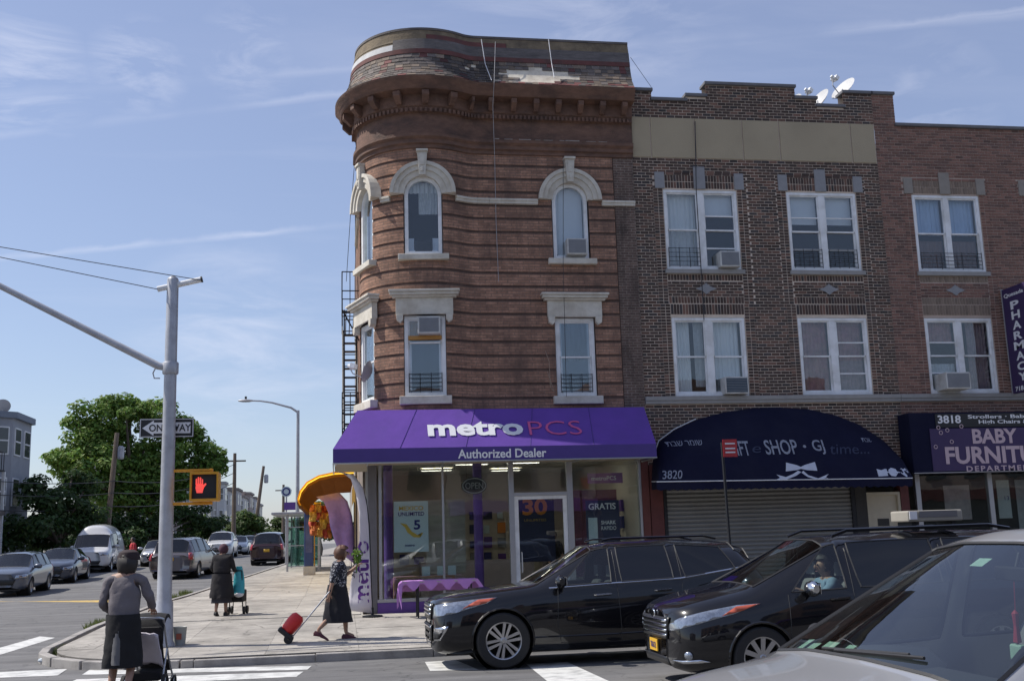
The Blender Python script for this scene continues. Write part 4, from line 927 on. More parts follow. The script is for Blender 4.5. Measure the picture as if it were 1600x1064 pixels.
def gshape(pts, name='painted_bow'):
    q = MB(); q.prism([(gx(*p).x, gx(*p).z) for p in pts], 23.9, 23.93); me = q.mesh(name); bm = bmesh.new(); bm.from_mesh(me); bmesh.ops.triangulate(bm, faces=bm.faces); bmesh.ops.subdivide_edges(bm, edges=bm.edges, cuts=2); bm.to_mesh(me); bm.free()
    for v in me.vertices:
        h = bv_g.ray_cast(Vector((v.co.x,20,v.co.z)), Vector((0,1,0)))
        if h[0]: v.co.y = h[0].y-.006-(.004 if v.co.y < 23.91 else 0)
    return place(name, me, M_CHALK, ga)
gshape([(1225,723),(1241,727),(1247,730),(1253,727),(1270,722),(1272,736),(1256,735),(1247,733),(1240,735),(1223,737)])
gshape([(1242,736),(1234,741),(1222,746),(1208,742),(1213,747),(1207,750),(1222,750),(1238,744),(1247,738)]); gshape([(1250,736),(1257,743),(1272,748),(1289,741),(1284,746),(1288,749),(1274,751),(1256,746),(1247,739)])
for pts in (((1365,733),(1372,735),(1381,732),(1381,744),(1366,745)), ((1384,734),(1389,731),(1396,733),(1398,739),(1393,745),(1386,744),(1383,739)), ((1402,734),(1409,730),(1417,733),(1418,739),(1410,746),(1403,740)), ((1381,737),(1402,737),(1402,739),(1381,739))): gshape(pts, 'painted_gift')
M_SHUT = pm('shutter_steel', (.24,.24,.23), .5, .35, var=.15, scale=4, dirt=(.2,.19,.18), dscale=2)
shu = thing('roller_shutter', 'closed grey corrugated roller shutter under the navy arched awning', 'shutter', (10,25,.2))
z = .22
while z < 2.9:
    q = MB(); vs_ = []; x0, x1 = 7.66, 12.32
    for i in range(7): a = math.pi*i/6; vs_ += [(x0,25.05-.03*math.sin(a),z+.1*i/6),(x1,25.05-.03*math.sin(a),z+.1*i/6)]
    q.add(vs_, [(2*i,2*i+1,2*i+3,2*i+2) for i in range(6)]); q.build('slat', M_SHUT, shu, smooth=True); z += .1
for a_, b_ in ((7.58,7.66),(12.32,12.42)): q = MB(); q.box(a_,b_,24.98,25.1,.2,3.0); q.build('guide_rail', M_DARKMETAL, shu)
M_REDP = pm('dark_red_pier', (.11,.03,.028), .7, var=.5, scale=5)
q = MB(); q.box(7.26,7.57,24.985,25.3,0,3.4); q.build('pier', M_REDP, mbld); q = MB(); q.box(12.43,12.72,24.985,25.3,0,3.4); q.build('pier', M_DARKROOM, mbld); q = MB(); q.box(13.62,13.84,24.985,25.3,0,3.4); q.build('pier', M_REDP, mbld)
q = MB(); q.box(7.26,13.84,25.02,25.3,2.95,3.4); q.build('lintel_beam', M_DARKROOM, mbld)
q = MB(); q.ring(rect_loop(12.73,13.61,.2,2.62), rect_loop(12.8,13.54,.25,2.55), 25.0, 25.12); d_ = q.build('door', pm('cream_paint', (.5,.44,.33), .6, var=.1), mbld)
q = MB(); q.box(12.8,13.54,25.07,25.1,.25,2.55); q.build('door_leaf', pm('cream_paint', (.5,.44,.33)), d_); q = MB(); q.box(13.0,13.3,25.06,25.069,1.8,1.98); q.build('letter_plate', M_DARKROOM, d_)
# ---------------------------------------------------------------- baby furniture shop
M_SIGNP = pm('violet_sign_face', (.04,.022,.085), .6, var=.12, scale=2)
M_PINK = pm('pale_pink_lettering', (.5,.38,.42), .6, var=.08)
bs = thing('shop_sign', 'navy and violet box sign reading BABY FURNITURE DEPARTMENT', 'sign', (16,24.6,3))
q = MB(); q.prism([(13.72,3.03),(19.5,3.03),(19.5,4.5),(13.72,4.5)], 24.42, 24.98); q.build('box', M_NAVYC, bs, bevel=.02)
q = MB(); q.box(14.22,19.4,24.4,24.415,3.07,4.1); q.build('violet_panel', M_SIGNP, bs); q = MB(); q.box(14.4,19.4,24.4,24.415,4.13,4.46); q.build('black_panel', M_BLACK, bs)
q = MB(); q.tube([(13.72,24.41,3.03),(19.5,24.41,3.03)], .014, 5); q.build('edge_trim', M_WIREGREY, bs)
def sx_(px, py): return wall_pt(px, py, 24.4)
def stxt(body, px0, px1, py, h, mat, w=None, **k):
    a = sx_(px0, py); b = sx_(px1, py); return text_fit('lettering', body, mat, bs, ((a[0]+b[0])/2, 24.398, (a[1]+b[1])/2), b[0]-a[0], h, extrude=.002, **k)
stxt('3818', 1465,1501,655,.2,M_LETTER,bold=.025); stxt('Strollers · Baby Cribs', 1512,1645,651,.12,M_LETTER,bold=.02); stxt('High Chairs & More', 1529,1640,659,.12,M_LETTER,bold=.02)
stxt('BABY', 1519,1589,681,.36,M_PINK,bold=.03); stxt('FURNITURE', 1477,1655,710,.42,M_PINK,bold=.03); stxt('DEPARTMENT', 1510,1620,731,.13,M_PINK,bold=.02,space=1.3)
q = MB()
for px, py in ((1480,672),(1502,666),(1470,676),(1462,698),(1466,668),(1487,690)): a = sx_(px,py); q.tube([(a[0]+.045*math.cos(t),24.395,a[1]+.045*math.sin(t)) for t in [2*math.pi*i/8 for i in range(8)]], .01, 4, closed=True)
q.build('printed_ring', M_PINK, bs)
for x in (14.05,16.0,17.9): q = MB(); q.box(x,x+.12,25.0,25.12,.2,3.4); q.build('mullion', M_ALU, rbld)
q = MB(); q.box(13.86,21.4,25.0,25.1,.1,.6); q.build('stall_riser', M_DARKROOM, rbld)
for a, b in ((14.17,16.0),(16.12,17.9),(18.02,21.3)): q = MB(); q.box(a,b,25.05,25.056,.6,3.4); q.build('shop_pane', G_SHOP, rbld)
q = MB(); q.box(13.9,21.4,27.5,27.6,.2,3.4); q.box(13.9,21.4,25.1,27.6,.1,.24); q.box(13.9,21.4,25.1,27.6,3.35,3.42); q.build('shop_interior', M_DARKROOM, rbld)
p_ = poster('pinkish notice taped inside the baby shop window', 14.9,15.6,1.9,2.75,25.2,pm('notice_pink', (.32,.26,.26), .7, var=.4, scale=8, hue=.1))
p_ = poster('white notice sheets taped one above another in the baby shop window', 16.35,16.7,1.9,2.85,25.2,pm('notice_white', (.4,.42,.42), .7, var=.1)); text_fit('print','13',M_NAVY,p_,(16.6,25.199,2.4),.12,.1,extrude=.001)
p_ = poster('large grey photograph poster in the baby shop window', 16.9,17.8,1.2,2.85,25.25,pm('photo_print', (.25,.25,.26), .6, var=.7, scale=3))
p_ = poster('round white line-drawn logo on the baby shop glass', 15.5,15.9,2.2,2.6,25.3,M_SIGNP) if 0 else None
bl = thing('blade_sign', 'dark violet blade sign with vertical white PHARMACY lettering', 'sign', (16.95,24.4,5))
q = MB(); q.box(16.9,17.0,23.9,24.9,5.0,7.7); q.build('panel', M_SIGNP, bl, bevel=.01)
for i, ch in enumerate('PHARMACY'): text_fit('lettering', ch, M_LETTER, bl, (16.898,24.42,7.22-.262*i), .34 if ch != 'M' else .42, .21, (0,-1,0), (0,0,1), bold=.03, extrude=.002)
text_fit('lettering', 'Quesada', M_LETTER, bl, (16.898,24.42,7.5), .8, .12, (0,-1,0), (0,0,1), bold=.02, extrude=.002); text_fit('lettering', '718-851', M_LETTER, bl, (16.898,24.42,5.1), .7, .12, (0,-1,0), (0,0,1), bold=.02, extrude=.002)
q = MB(); q.box(16.885,17.015,23.88,23.9,4.98,7.72); q.box(16.885,17.015,24.9,24.92,4.98,7.72); q.build('edge_trim', M_WIREGREY, bl)
q = MB(); q.box(16.93,16.97,24.92,25.0,7.2,7.24); q.box(16.93,16.97,24.92,25.0,5.4,5.44); q.build('bracket', M_DARKMETAL, bl)
# ---------------------------------------------------------------- satellite dishes and cables
M_DISH = pm('dish_grey', (.5,.5,.5), .55, var=.12)
def dish(label, loc, az, el, r=.33, col=None, mast=.5):
    t_ = thing('satellite_dish', label, 'satellite dish', loc, group='roof satellite dishes')
    M = Matrix.Translation(Vector(loc)+Vector((0,0,mast))) @ Euler((0,0,az)).to_matrix().to_4x4() @ Euler((-el,0,0)).to_matrix().to_4x4()   # local -y looks out
    T = lambda x, y, z: tuple(M @ Vector((x,y,z)))
    q = MB(T); q.lathe([(.001,.1),(r*.35,.085),(r*.7,.045),(r,-.0),(r*1.03,-.005),(r*.7,.06),(r*.35,.1),(.001,.115)], 20, (0,0,0), 'y'); q.build('reflector', col or M_DISH, t_, smooth=True)
    q = MB(T); q.tube([(0,.08,-r*.7),(0,-.32,-r*.55),(0,-.42,-.05)], .015, 5); q.build('feed_arm', M_GALV, t_); q = MB(T); q.lathe([(.04,-.08),(.06,0),(.06,.06),(.03,.1)], 10, (0,-.42,0), 'y'); q.box(-.1,.1,-.42,-.3,-.02,.09); q.build('feed_horn', M_WHITE, t_)
    q = MB(); q.tube([loc, (loc[0],loc[1]+.05,loc[2]+mast)], .025, 6); q.build('mast', M_GALV, t_)
    return t_
dish('pale satellite dish on the parapet beside the taller parapet end', (13.55,25.9,12.75), rad(-70), rad(35), .37, mast=.8)
dish('pale satellite dish second from the taller parapet end', (12.95,26.2,12.7), rad(-75), rad(32), .36, mast=.62)
dish('pale satellite dish nearest the high middle step of the parapet', (12.3,26.4,12.7), rad(-70), rad(30), .3, mast=.6)
dish('small dark satellite dish on an arm fixed beside the rounded corner window', (.62,25.4,5.55), rad(250), rad(20), .26, M_WIREGREY, .2)
def cable(label, pts, r=.009, mat=None, sagv=0, cat='cable'):
    P_ = []
    for a, b in zip(pts, pts[1:]):
        a, b = Vector(a), Vector(b)
        for i in range(10): t = i/10; p = a.lerp(b,t); p.z -= sagv*4*t*(1-t); P_.append(p)
    P_.append(Vector(pts[-1])); q = MB(); q.tube(P_, r, 5); return tag(q.build('cable', mat or M_WIREGREY), label, cat)
def wp(px, py, Y): x, z = wall_pt(px, py, Y); return (x, Y, z)
cable('pale cable hanging down the middle of the corner building front', [wp(774,66,24.85),wp(772,130,24.3),wp(770,165,24.6),wp(773,250,24.93),wp(775,345,24.94),wp(779,440,24.95)], .008)
cable('pale cable looped over the mansard left of its worn patch', [wp(752,62,24.75),wp(758,100,24.65),wp(768,126,24.35)], .01, M_LETTER)
cable('pale cable running down the mansard above its worn patch', [wp(857,62,24.82),wp(862,100,24.7),wp(866,122,24.5)], .01, M_LETTER)
cable('dark cable down the front past the arched window by the neighbour', [wp(880,250,24.75),wp(880,410,24.8),wp(885,620,24.8)], .007, M_WIRE)
cable('dark cable down the dark brick front beside its left windows', [wp(1086,190,24.95),wp(1088,300,24.9),wp(1096,430,24.9),wp(1100,500,24.9)], .012, M_WIRE)
cable('pale coiled cable beside the lower window by the neighbour', [wp(852,548,24.9),wp(858,565,24.9),wp(860,605,24.9),wp(866,612,24.9),wp(855,580,24.9)], .009, pm('tan_cable', (.3,.22,.16), .7))
cable('thin cable from the corner roof down to the brick parapet', [wp(985,90,25.0),wp(1020,140,25.2)], .006, M_WIRE)
cable('thin cable hanging free from the eaves beside the fire escape', [wp(556,230,26.5),wp(548,330,26.8),wp(541,440,27.2)], .008, M_WIRE)
# ---------------------------------------------------------------- fire escape on the side wall
fe = thing('fire_escape', 'black iron fire escape on the side wall of the corner building', 'fire escape', (.1,28,4.5))
def rail_set(zp, zt, ya, yb):
    q = MB(); xo = .05
    for x in [xo+.1*i for i in range(5)]: q.box(x-.012,x+.012,ya,yb,zp-.02,zp)
    q.box(xo,.48,ya,ya+.05,zp-.08,zp-.02); q.box(xo,.48,yb-.05,yb,zp-.08,zp-.02); q.build('platform', M_DARKMETAL, fe)
    q = MB()
    for z in (zp+.5, zt): q.tube([(.48,ya,z),(xo,ya,z),(xo,yb,z),(.48,yb,z)], .016, 5)
    n = 14
    for i in range(n+1): y = ya+(yb-ya)*i/n; q.tube([(xo,y,zp),(xo,y,zt)], .011, 4)
    for i in range(3): x = xo+.2*i; q.tube([(x,ya,zp),(x,ya,zt)], .011, 4)
    q.tube([(xo,ya,zp),(.48,ya,zp-.8)], .02, 5); q.build('railing', M_DARKMETAL, fe)
rail_set(7.62, 8.62, 27.2, 30.4)
rail_set(4.55, 5.5, 27.2, 30.4)
q = MB()
for x in (.08, .42): q.tube([(x,27.3,4.6),(x,29.9,7.6)], .03, 5)
q.build('stringer', M_DARKMETAL, fe)
for i in range(11): t = (i+.5)/11; q = MB(); q.box(.08,.42,27.25+2.6*t,27.43+2.6*t,4.58+3*t,4.61+3*t); q.build('tread', M_DARKMETAL, fe)
q = MB()
for x in (.06, .44): q.tube([(x,27.3,5.5),(x,29.9,8.5)], .014, 5)
q.build('handrail', M_DARKMETAL, fe)
q = MB()
for x in (.1,.4): q.tube([(x,27.1,3.6),(x,27.1,7.6)], .02, 5)
q.build('drop_ladder', M_DARKMETAL, fe)
for i in range(13): q = MB(); q.tube([(.1,27.1,3.75+.3*i),(.4,27.1,3.75+.3*i)], .014, 5); q.build('rung', M_DARKMETAL, fe)
# ---------------------------------------------------------------- feather flag, table
M_FLAG = pm('white_nylon', (.58,.55,.58), .75, var=.1, scale=3, bump=.25, bscale=5)
ff = thing('feather_flag', 'white feather flag with purple lettering standing at the shop corner', 'flag', (.45,24.2,.2))
outl = [((528,737),(533,738)),((535,738),(553,742)),((548,748),(567,762)),((556,770),(573,790)),((561,800),(576,820)),((562,830),(577,850)),((560,860),(578,880)),((553,885),(579,905)),((548,910),(580,930)),((545,935),(581,945)),((541,952),(582,958))]
q = MB(); vs_ = []; nn = 8
for k, (a, b) in enumerate(outl):
    pa, pb = wall_pt(*a, 24.2), wall_pt(*b, 24.2)
    for i in range(nn+1): t = i/nn; vs_.append((pa[0]+(pb[0]-pa[0])*t, 24.2+.05*math.sin(t*5+k*.9)+.03*math.sin(k*1.7), pa[1]+(pb[1]-pa[1])*t))
fl = [(k*(nn+1)+i, k*(nn+1)+i+1, (k+1)*(nn+1)+i+1, (k+1)*(nn+1)+i) for k in range(len(outl)-1) for i in range(nn)]
q.add(vs_, fl); me_f = q.mesh('cloth', True); cl_ = place('cloth', me_f, M_FLAG, ff); m_ = cl_.modifiers.new('thick','SOLIDIFY'); m_.thickness = .006
bv_f = BVHTree.FromPolygons([v.co.copy() for v in me_f.vertices], [list(p.vertices) for p in me_f.polygons])
a = wall_pt(566,893,24.1); text_fit('lettering', 'metro', pm('violet_ink', (.19,.06,.36), .6, var=.08), ff, (a[0],24.0,a[1]), 1.32, .3, (0,0,1), (-1,0,0), drape=bv_f, bold=.02, extrude=.002)
a = wall_pt(553,880,24.1); text_fit('lettering', 'Wireless', M_BLACK, ff, (a[0],24.0,a[1]), .7, .1, (0,0,1), (-1,0,0), drape=bv_f, bold=.02, extrude=.002)
q = MB(); q.tube([wp(582,957,24.24),wp(579,880,24.24),wp(577,820,24.24),wp(572,780,24.24),wp(562,755,24.24),wp(548,742,24.24),wp(530,737,24.24)], .013, 6); q.build('pole', M_DARKMETAL, ff)
q = MB(); x_ = wall_pt(582,957,24.24)[0]; q.lathe([(.22,.2),(.22,.23),(.03,.25),(.03,.4)], 16, (x_,24.24,0)); q.build('base', M_DARKMETAL, ff)
tb = thing('folding_table', 'small folding table under a lilac cloth in front of the shop', 'table', (2.0,23.6,.19))
q = MB(); q.box(1.3,2.9,23.35,23.95,.92,.95); q.build('top', M_ALU, tb)
for x, y in ((1.62,23.4),(1.62,23.9),(2.75,23.4),(2.75,23.9)): q = MB(); q.tube([(x,y,.19),(x,y,.92)], .018, 6); q.build('leg', M_DARKMETAL, tb)
tcl = MB(); vs_ = []; NX, NY_ = 26, 10
for j in range(NY_+1):
    v = j/NY_; dd = -.3+v*1.15
    for i in range(NX+1):
        u = i/NX; x = 1.06+u*1.98; y = 23.96-min(dd,.62) if dd > 0 else 23.96
        hang = max(0, dd-.62)*(.55+.35*math.sin(i*1.3)) ; lx = max(0, 1.3-x); rx = max(0, x-2.9)
        z = .957-hang-lx*1.6*(.8+.4*math.sin(j*1.4))-rx*1.5-max(0,-dd)*.8
        vs_.append((max(x,1.24-.05*math.sin(j)) if lx else x, y-(.02*math.sin(i*1.3) if hang else 0), z+.004*math.sin(i*2.1+j)))
tcl.add(vs_, [(j*(NX+1)+i, (j+1)*(NX+1)+i, (j+1)*(NX+1)+i+1, j*(NX+1)+i+1) for j in range(NY_) for i in range(NX)])
tag(tcl.build('tablecloth', pm('lilac_cloth', (.42,.2,.52), .8, var=.15, scale=6), smooth=True), 'crumpled lilac cloth draped over the folding table', 'tablecloth')
# ---------------------------------------------------------------- vehicles
def paint(name, col, rough=.25, metal=.0, coat=1.0, flake=0):
    return pm(name, col, rough, metal, var=.06, scale=2, coat=coat, spec=.5 if metal > .25 or max(col) > .3 else .12)
P_BLACK = paint('black_car_paint', (.006,.006,.008)); P_SILVER = paint('silver_car_paint', (.38,.385,.4), .35, .35); P_WHITEV = paint('white_van_paint', (.6,.6,.6), .35)
P_GREYV = paint('grey_violet_car_paint', (.1,.09,.105), .3, .3); P_DKBLUE = paint('dark_blue_car_paint', (.05,.06,.085), .3, .2); P_MAROON = paint('dark_maroon_car_paint', (.035,.016,.022), .3, .2); P_LSILV = paint('light_silver_car_paint', (.5,.51,.53), .3, .4)
G_CAR = glass('car_glass', (.62,.68,.66), 1.5); G_TINT = glass('tinted_car_glass', (.03,.033,.036), 1.5); G_WIND = glass('windscreen_glass', (.6,.68,.66), 1.52)
M_CHROME = pm('chrome', (.62,.63,.65), .12, 1, var=.03); M_LAMP = pm('headlamp', (.3,.33,.38), .1, .7, var=.75, scale=16, coat=1); M_AMBER = pm('amber_lens', (.4,.075,.03), .25, var=.1, coat=1); M_REDL = pm('red_lens', (.35,.015,.02), .2, var=.1, coat=1)
M_INT = pm('car_interior', (.05,.052,.055), .8, var=.2); M_INTG = pm('grey_car_interior', (.2,.2,.2), .8, var=.15); M_RIM = pm('alloy', (.42,.42,.43), .3, .85, var=.08); M_PLATE = pm('amber_plate', (.62,.36,.03), .5, var=.08)
M_WELL = pm('wheel_well', (.008,.008,.008), .95)
def ring(w, zb, zmid, zsh, zbelt, wbelt, zrail, wrail, ztop):
    return [(w*.8,zb),(w*.955,zb+.05),(w,zmid),(w*.992,zsh),(wbelt,zbelt),(wrail,zrail),(wrail*.62,ztop-.012),(0,ztop)]
class Car: pass
def shell(st, tags, level=2):
    """st: stations (xl, xu, ring); tags[i]: dict row->material index for the faces between station i and i+1 (row 4: side glass, 5,6: screen)"""
    bm = bmesh.new(); cr = bm.edges.layers.float.new('crease_edge'); cv = bm.verts.layers.float.new('crease_vert'); V = []
    for (xl, xu, R_) in st:
        row = []
        for j, (y, z) in enumerate(R_):
            x = xl if j <= 4 else xu
            row.append((bm.verts.new((x,-y,z)), bm.verts.new((x,y,z)) if y > 1e-6 else None))
        V.append(row)
    g = lambda i, j, s: V[i][j][s] or V[i][j][0]
    def quad(a, m):
        u = []
        for v in a:
            if v not in u: u.append(v)
        if len(u) >= 3:
            f = bm.faces.new(u); f.material_index = m; f.smooth = True
    for i in range(len(st)-1):
        for j in range(7):
            m = tags.get(i, {}).get(j, 0)
            quad((g(i,j,0),g(i+1,j,0),g(i+1,j+1,0),g(i,j+1,0))[::-1], m); quad((g(i,j,1),g(i+1,j,1),g(i+1,j+1,1),g(i,j+1,1)), m)
        quad((g(i,0,0),g(i+1,0,0),g(i+1,0,1),g(i,0,1)), 9)
    for k, i in ((0,0),(1,len(st)-1)):
        for j in range(7):
            q_ = (g(i,j,0),g(i,j+1,0),g(i,j+1,1),g(i,j,1)); m = tags.get('rear' if k else 'front', {}).get(j, 0); quad(q_ if k == 0 else q_[::-1], m)
    bm.normal_update()
    for e in bm.edges:
        ms = {f.material_index for f in e.link_faces}
        if len(ms) > 1:
            e[cr] = .9
            for v in e.verts: v[cv] = .72
    me = bpy.data.meshes.new('s'); bm.to_mesh(me); bm.free()
    for _ in range(10): me.materials.append(None)
    o = bpy.data.objects.new('s', me); COL.objects.link(o); m = o.modifiers.new('sub','SUBSURF'); m.levels = level; m.render_levels = level
    out = evald(o); bpy.data.objects.remove(o); return out
def split(me, idx):
    bm = bmesh.new(); bm.from_mesh(me); bmesh.ops.delete(bm, geom=[f for f in bm.faces if f.material_index not in idx], context='FACES')
    return bm
def bm_obj(bm, name, mat, parent, solid=0, keep=False):
    me = bpy.data.meshes.new(name); bm.to_mesh(me)
    if not keep: bm.free()
    me.materials.clear(); me.polygons.foreach_set('material_index', [0]*len(me.polygons)); me.polygons.foreach_set('use_smooth', [True]*len(me.polygons))
    o = place(name, me, mat, parent, world=False)
    if solid: m = o.modifiers.new('thick','SOLIDIFY'); m.thickness = solid; m.offset = -1
    return o
def islands(bm):
    seen = set(); out = []
    for f in bm.faces:
        if f in seen: continue
        st = [f]; comp = []
        seen.add(f)
        while st:
            g_ = st.pop(); comp.append(g_)
            for e in g_.edges:
                for h in e.link_faces:
                    if h not in seen: seen.add(h); st.append(h)
        out.append(comp)
    return out
def decal(bv, poly, origin, ax, ay, dirv, off=.006, cell=.05, name='lamp', mat=None, parent=None, thick=.01):
    """patch with a polygon outline laid onto the body along dirv"""
    bm = bmesh.new(); vs_ = [bm.verts.new((x,y,0)) for x, y in poly]; bm.faces.new(vs_)
    for k in (0,1):
        lo, hi = min(p[k] for p in poly), max(p[k] for p in poly); n = int((hi-lo)/cell)
        for i in range(1, n+1):
            co = [0,0,0]; co[k] = lo+(hi-lo)*i/(n+1); no = [0,0,0]; no[k] = 1
            bmesh.ops.bisect_plane(bm, geom=bm.verts[:]+bm.edges[:]+bm.faces[:], plane_co=co, plane_no=no)
    O, AX, AY, D = Vector(origin), Vector(ax).normalized(), Vector(ay).normalized(), Vector(dirv).normalized(); bad = []
    for v in bm.verts:
        p = O+AX*v.co.x+AY*v.co.y; h = bv.ray_cast(p, D)
        if h[0]: v.co = h[0]-D*off
        else: bad.append(v)
    if bad: bmesh.ops.delete(bm, geom=bad, context='VERTS')
    if not bm.faces: bm.free(); return None
    bmesh.ops.recalc_face_normals(bm, faces=bm.faces)
    return bm_obj(bm, name, mat, parent, thick)
def wheel(root, x, y, r, side, w=.23, spokes=6, rimr=None, twin=True, mat=None, detail=True):
    rr = rimr or r*.66; sg = side   # side -1 : faces -y
    wl = thing('wheel_tmp', None, None); bpy.data.objects.remove(wl)
    q = MB(); q.lathe([(rr,-w/2),(r*.93,-w/2),(r*.985,-w*.42),(r,-w*.3),(r,w*.3),(r*.985,w*.42),(r*.93,w/2),(rr,w/2),(rr*.96,w*.3),(rr*.96,-w*.3),(rr,-w/2)], 40, (x,y,r), 'y', cap=False)
    ty = q.build('wheel', M_RUBBER, root, smooth=True, world=False)
    if not detail:
        q = MB(); q.lathe([(.001,sg*w*.3),(rr*.9,sg*w*.36),(rr,sg*w*.46)], 20, (x,y,r), 'y', cap=False); q.build('rim', mat or M_RIM, ty, smooth=True, world=False); return
    q = MB(); q.lathe([(rr,sg*w*.5),(rr*.94,sg*w*.47),(rr*.9,sg*w*.3),(rr*.9,-sg*w*.3)], 40, (x,y,r), 'y', cap=False)
    q.lathe([(.001,sg*w*.44),(rr*.12,sg*w*.44),(rr*.2,sg*w*.38),(rr*.24,sg*w*.2)], 20, (x,y,r), 'y', cap=False)
    for i in range(spokes):
        for dlt in ((-.15,.15) if twin else (0,)):
            a = 2*math.pi*i/spokes+.26; w0, w1 = (rr*.06, rr*.085) if twin else (rr*.1,rr*.12); ca, sa = math.cos(a), math.sin(a); o0, o1 = dlt*rr*.55, dlt*rr*1.1
            P4 = []
            for (t, hw, oo, yy) in ((rr*.15,w0,o0,.4),(rr*.93,w1,o1,.46)):
                for s_ in (-1,1):
                    for dy in (0,-.16): P4.append((x+ca*t-sa*(oo+s_*hw), y+sg*w*(yy+dy), r+sa*t+ca*(oo+s_*hw)))
            q.add(P4, [(0,2,6,4),(1,5,7,3),(0,4,5,1),(2,3,7,6)])
    q.build('rim', mat or M_RIM, ty, smooth=False, world=False)
    q = MB(); q.lathe([(.001,-sg*w*.05),(rr*.88,-sg*w*.05)], 24, (x,y,r), 'y', cap=False); q.lathe([(.001,sg*w*.1),(rr*.55,sg*w*.1),(rr*.55,sg*w*.0)], 24, (x,y,r), 'y', cap=False); q.build('brake_disc', M_WELL, ty, world=False)
def finish_car(name, label, cat, loc, rz, st, tags, pmat, wheels, wr, half, level=2, glassmap=None, archr=None, group=None, wheel_kw=None, interior=True, chrome_belt=False, archlip=True, doors=(), handles=(), seats=(), z_floor=.35, mirror=None, roll=0):
    root = thing(name, label, cat, loc, rz, group)
    if roll: root.rotation_euler = (roll, 0, rz)
    me = shell(st, tags, level); gm = glassmap or {}
    bv = BVHTree.FromPolygons([v.co.copy() for v in me.vertices], [list(p.vertices) for p in me.polygons])
    ar = archr or wr*1.13
    # glass parts
    for k, (nm, gmat) in gm.items():
        bm = split(me, {k})
        for n_, comp in enumerate(islands(bm)):
            b2 = bmesh.new(); mp = {}
            for f in comp:
                for v in f.verts:
                    if v not in mp: mp[v] = b2.verts.new(v.co)
                b2.faces.new([mp[v] for v in f.verts])
            be = [e for e in b2.edges if len(e.link_faces) == 1]
            trim = MB()
            for e in be: trim.tube([e.verts[0].co, e.verts[1].co], .011, 4, cap=False)
            b2.normal_update(); go = bm_obj(b2, nm, gmat, root)
            trim.build('window_seal', M_BLACK, go, world=False)
        bm.free()
    # painted shell with wheel openings
    bm = split(me, {0}); dele = []
    for f in bm.faces:
        c = f.calc_center_median()
        for wx in wheels:
            if abs(c.y) > half*.45 and math.hypot(c.x-wx, c.z-wr) < ar: dele.append(f); break
    bmesh.ops.delete(bm, geom=dele, context='FACES')
    for v in bm.verts:
        if v.is_boundary:
            for wx in wheels:
                d = Vector((v.co.x-wx, 0, v.co.z-wr))
                if abs(v.co.y) > half*.45 and d.length < ar+.1 and v.co.z > .16: d = d.normalized()*ar; v.co.x = wx+d.x; v.co.z = wr+d.z
    body = bm_obj(bm, 'body', pmat, root)
    for wx in wheels:
        for s_ in (-1,1):
            P_ = []
            for i in range(17):
                a = rad(-14)+(math.pi+rad(28))*i/16; px_, pz = wx+ar*math.cos(a), wr+ar*math.sin(a); h = bv.ray_cast(Vector((px_, s_*3, pz+.0)), Vector((0,-s_,0))); 
                yy = h[0].y if h[0] else s_*half*.97
                P_.append((px_, yy, pz))
            q = MB(); q.tube(P_, .016, 5); q.build('arch_lip', pmat if archlip else M_BLACK, body, world=False)
            q = MB(); q.lathe([(ar*.995, s_*half*.93-s_*.0),(ar*.995, s_*half*.5),(.02,s_*half*.5)], 28, (wx,0,wr), 'y', cap=False); q.build('wheel_well', M_WELL, root, world=False)
        for s_ in (-1,1): wheel(root, wx, s_*(half-.125), wr, s_, **(wheel_kw or {}))
    xa, xb = st[0][0]+.2, st[-1][0]-.2
    q = MB(); q.box(xa,xb,-half*.72,half*.72,.2,.26); q.build('underbody', M_BLACK, root, world=False)
    for (poly, ) in doors: pass
    return root, bv, body
def seam(bv, pts, root, s_, r=.006, mat=None, name='door_seam'):
    P_ = []
    for a, b in zip(pts, pts[1:]):
        for i in range(8): t = i/8; P_.append((a[0]+(b[0]-a[0])*t, a[1]+(b[1]-a[1])*t))
    P_.append(pts[-1]); out = []
    for x, z in P_:
        h = bv.ray_cast(Vector((x,s_*3,z)), Vector((0,-s_,0)))
        if h[0]: out.append(h[0]+Vector((0,s_*.001,0)))
    if len(out) > 1: q = MB(); q.tube(out, r, 4); q.build(name, mat or M_BLACK, root, world=False)
def mirrors(root, x, y, z, mat, s=1.0):
    for sg in (-1,1):
        q = MB(); rings = []
        for k, (t, sc) in enumerate(((0,.35),(.06,.8),(.14,1),(.22,.92),(.27,.5))):
            rings.append([(x+.07*sc*s*math.cos(a)-.02, sg*(y+t*s), z+.09*sc*s*math.sin(a)) for a in [2*math.pi*i/12 for i in range(12)]])
        q.loft(rings if sg > 0 else [r_[::-1] for r_ in rings]); m = q.build('wing_mirror', mat, root, smooth=True, world=False)
        q = MB(); q.tube([(x+.03,sg*(y-.05),z-.07),(x,sg*(y+.08),z-.04)], .025, 6); q.build('mirror_arm', M_BLACK, m, world=False)
        q = MB(); q.box(x+.045*s,x+.052*s,sg*(y+.14*s)-.09*s,sg*(y+.14*s)+.09*s,z-.06*s,z+.06*s); q.build('mirror_glass', M_CHROME, m, world=False)
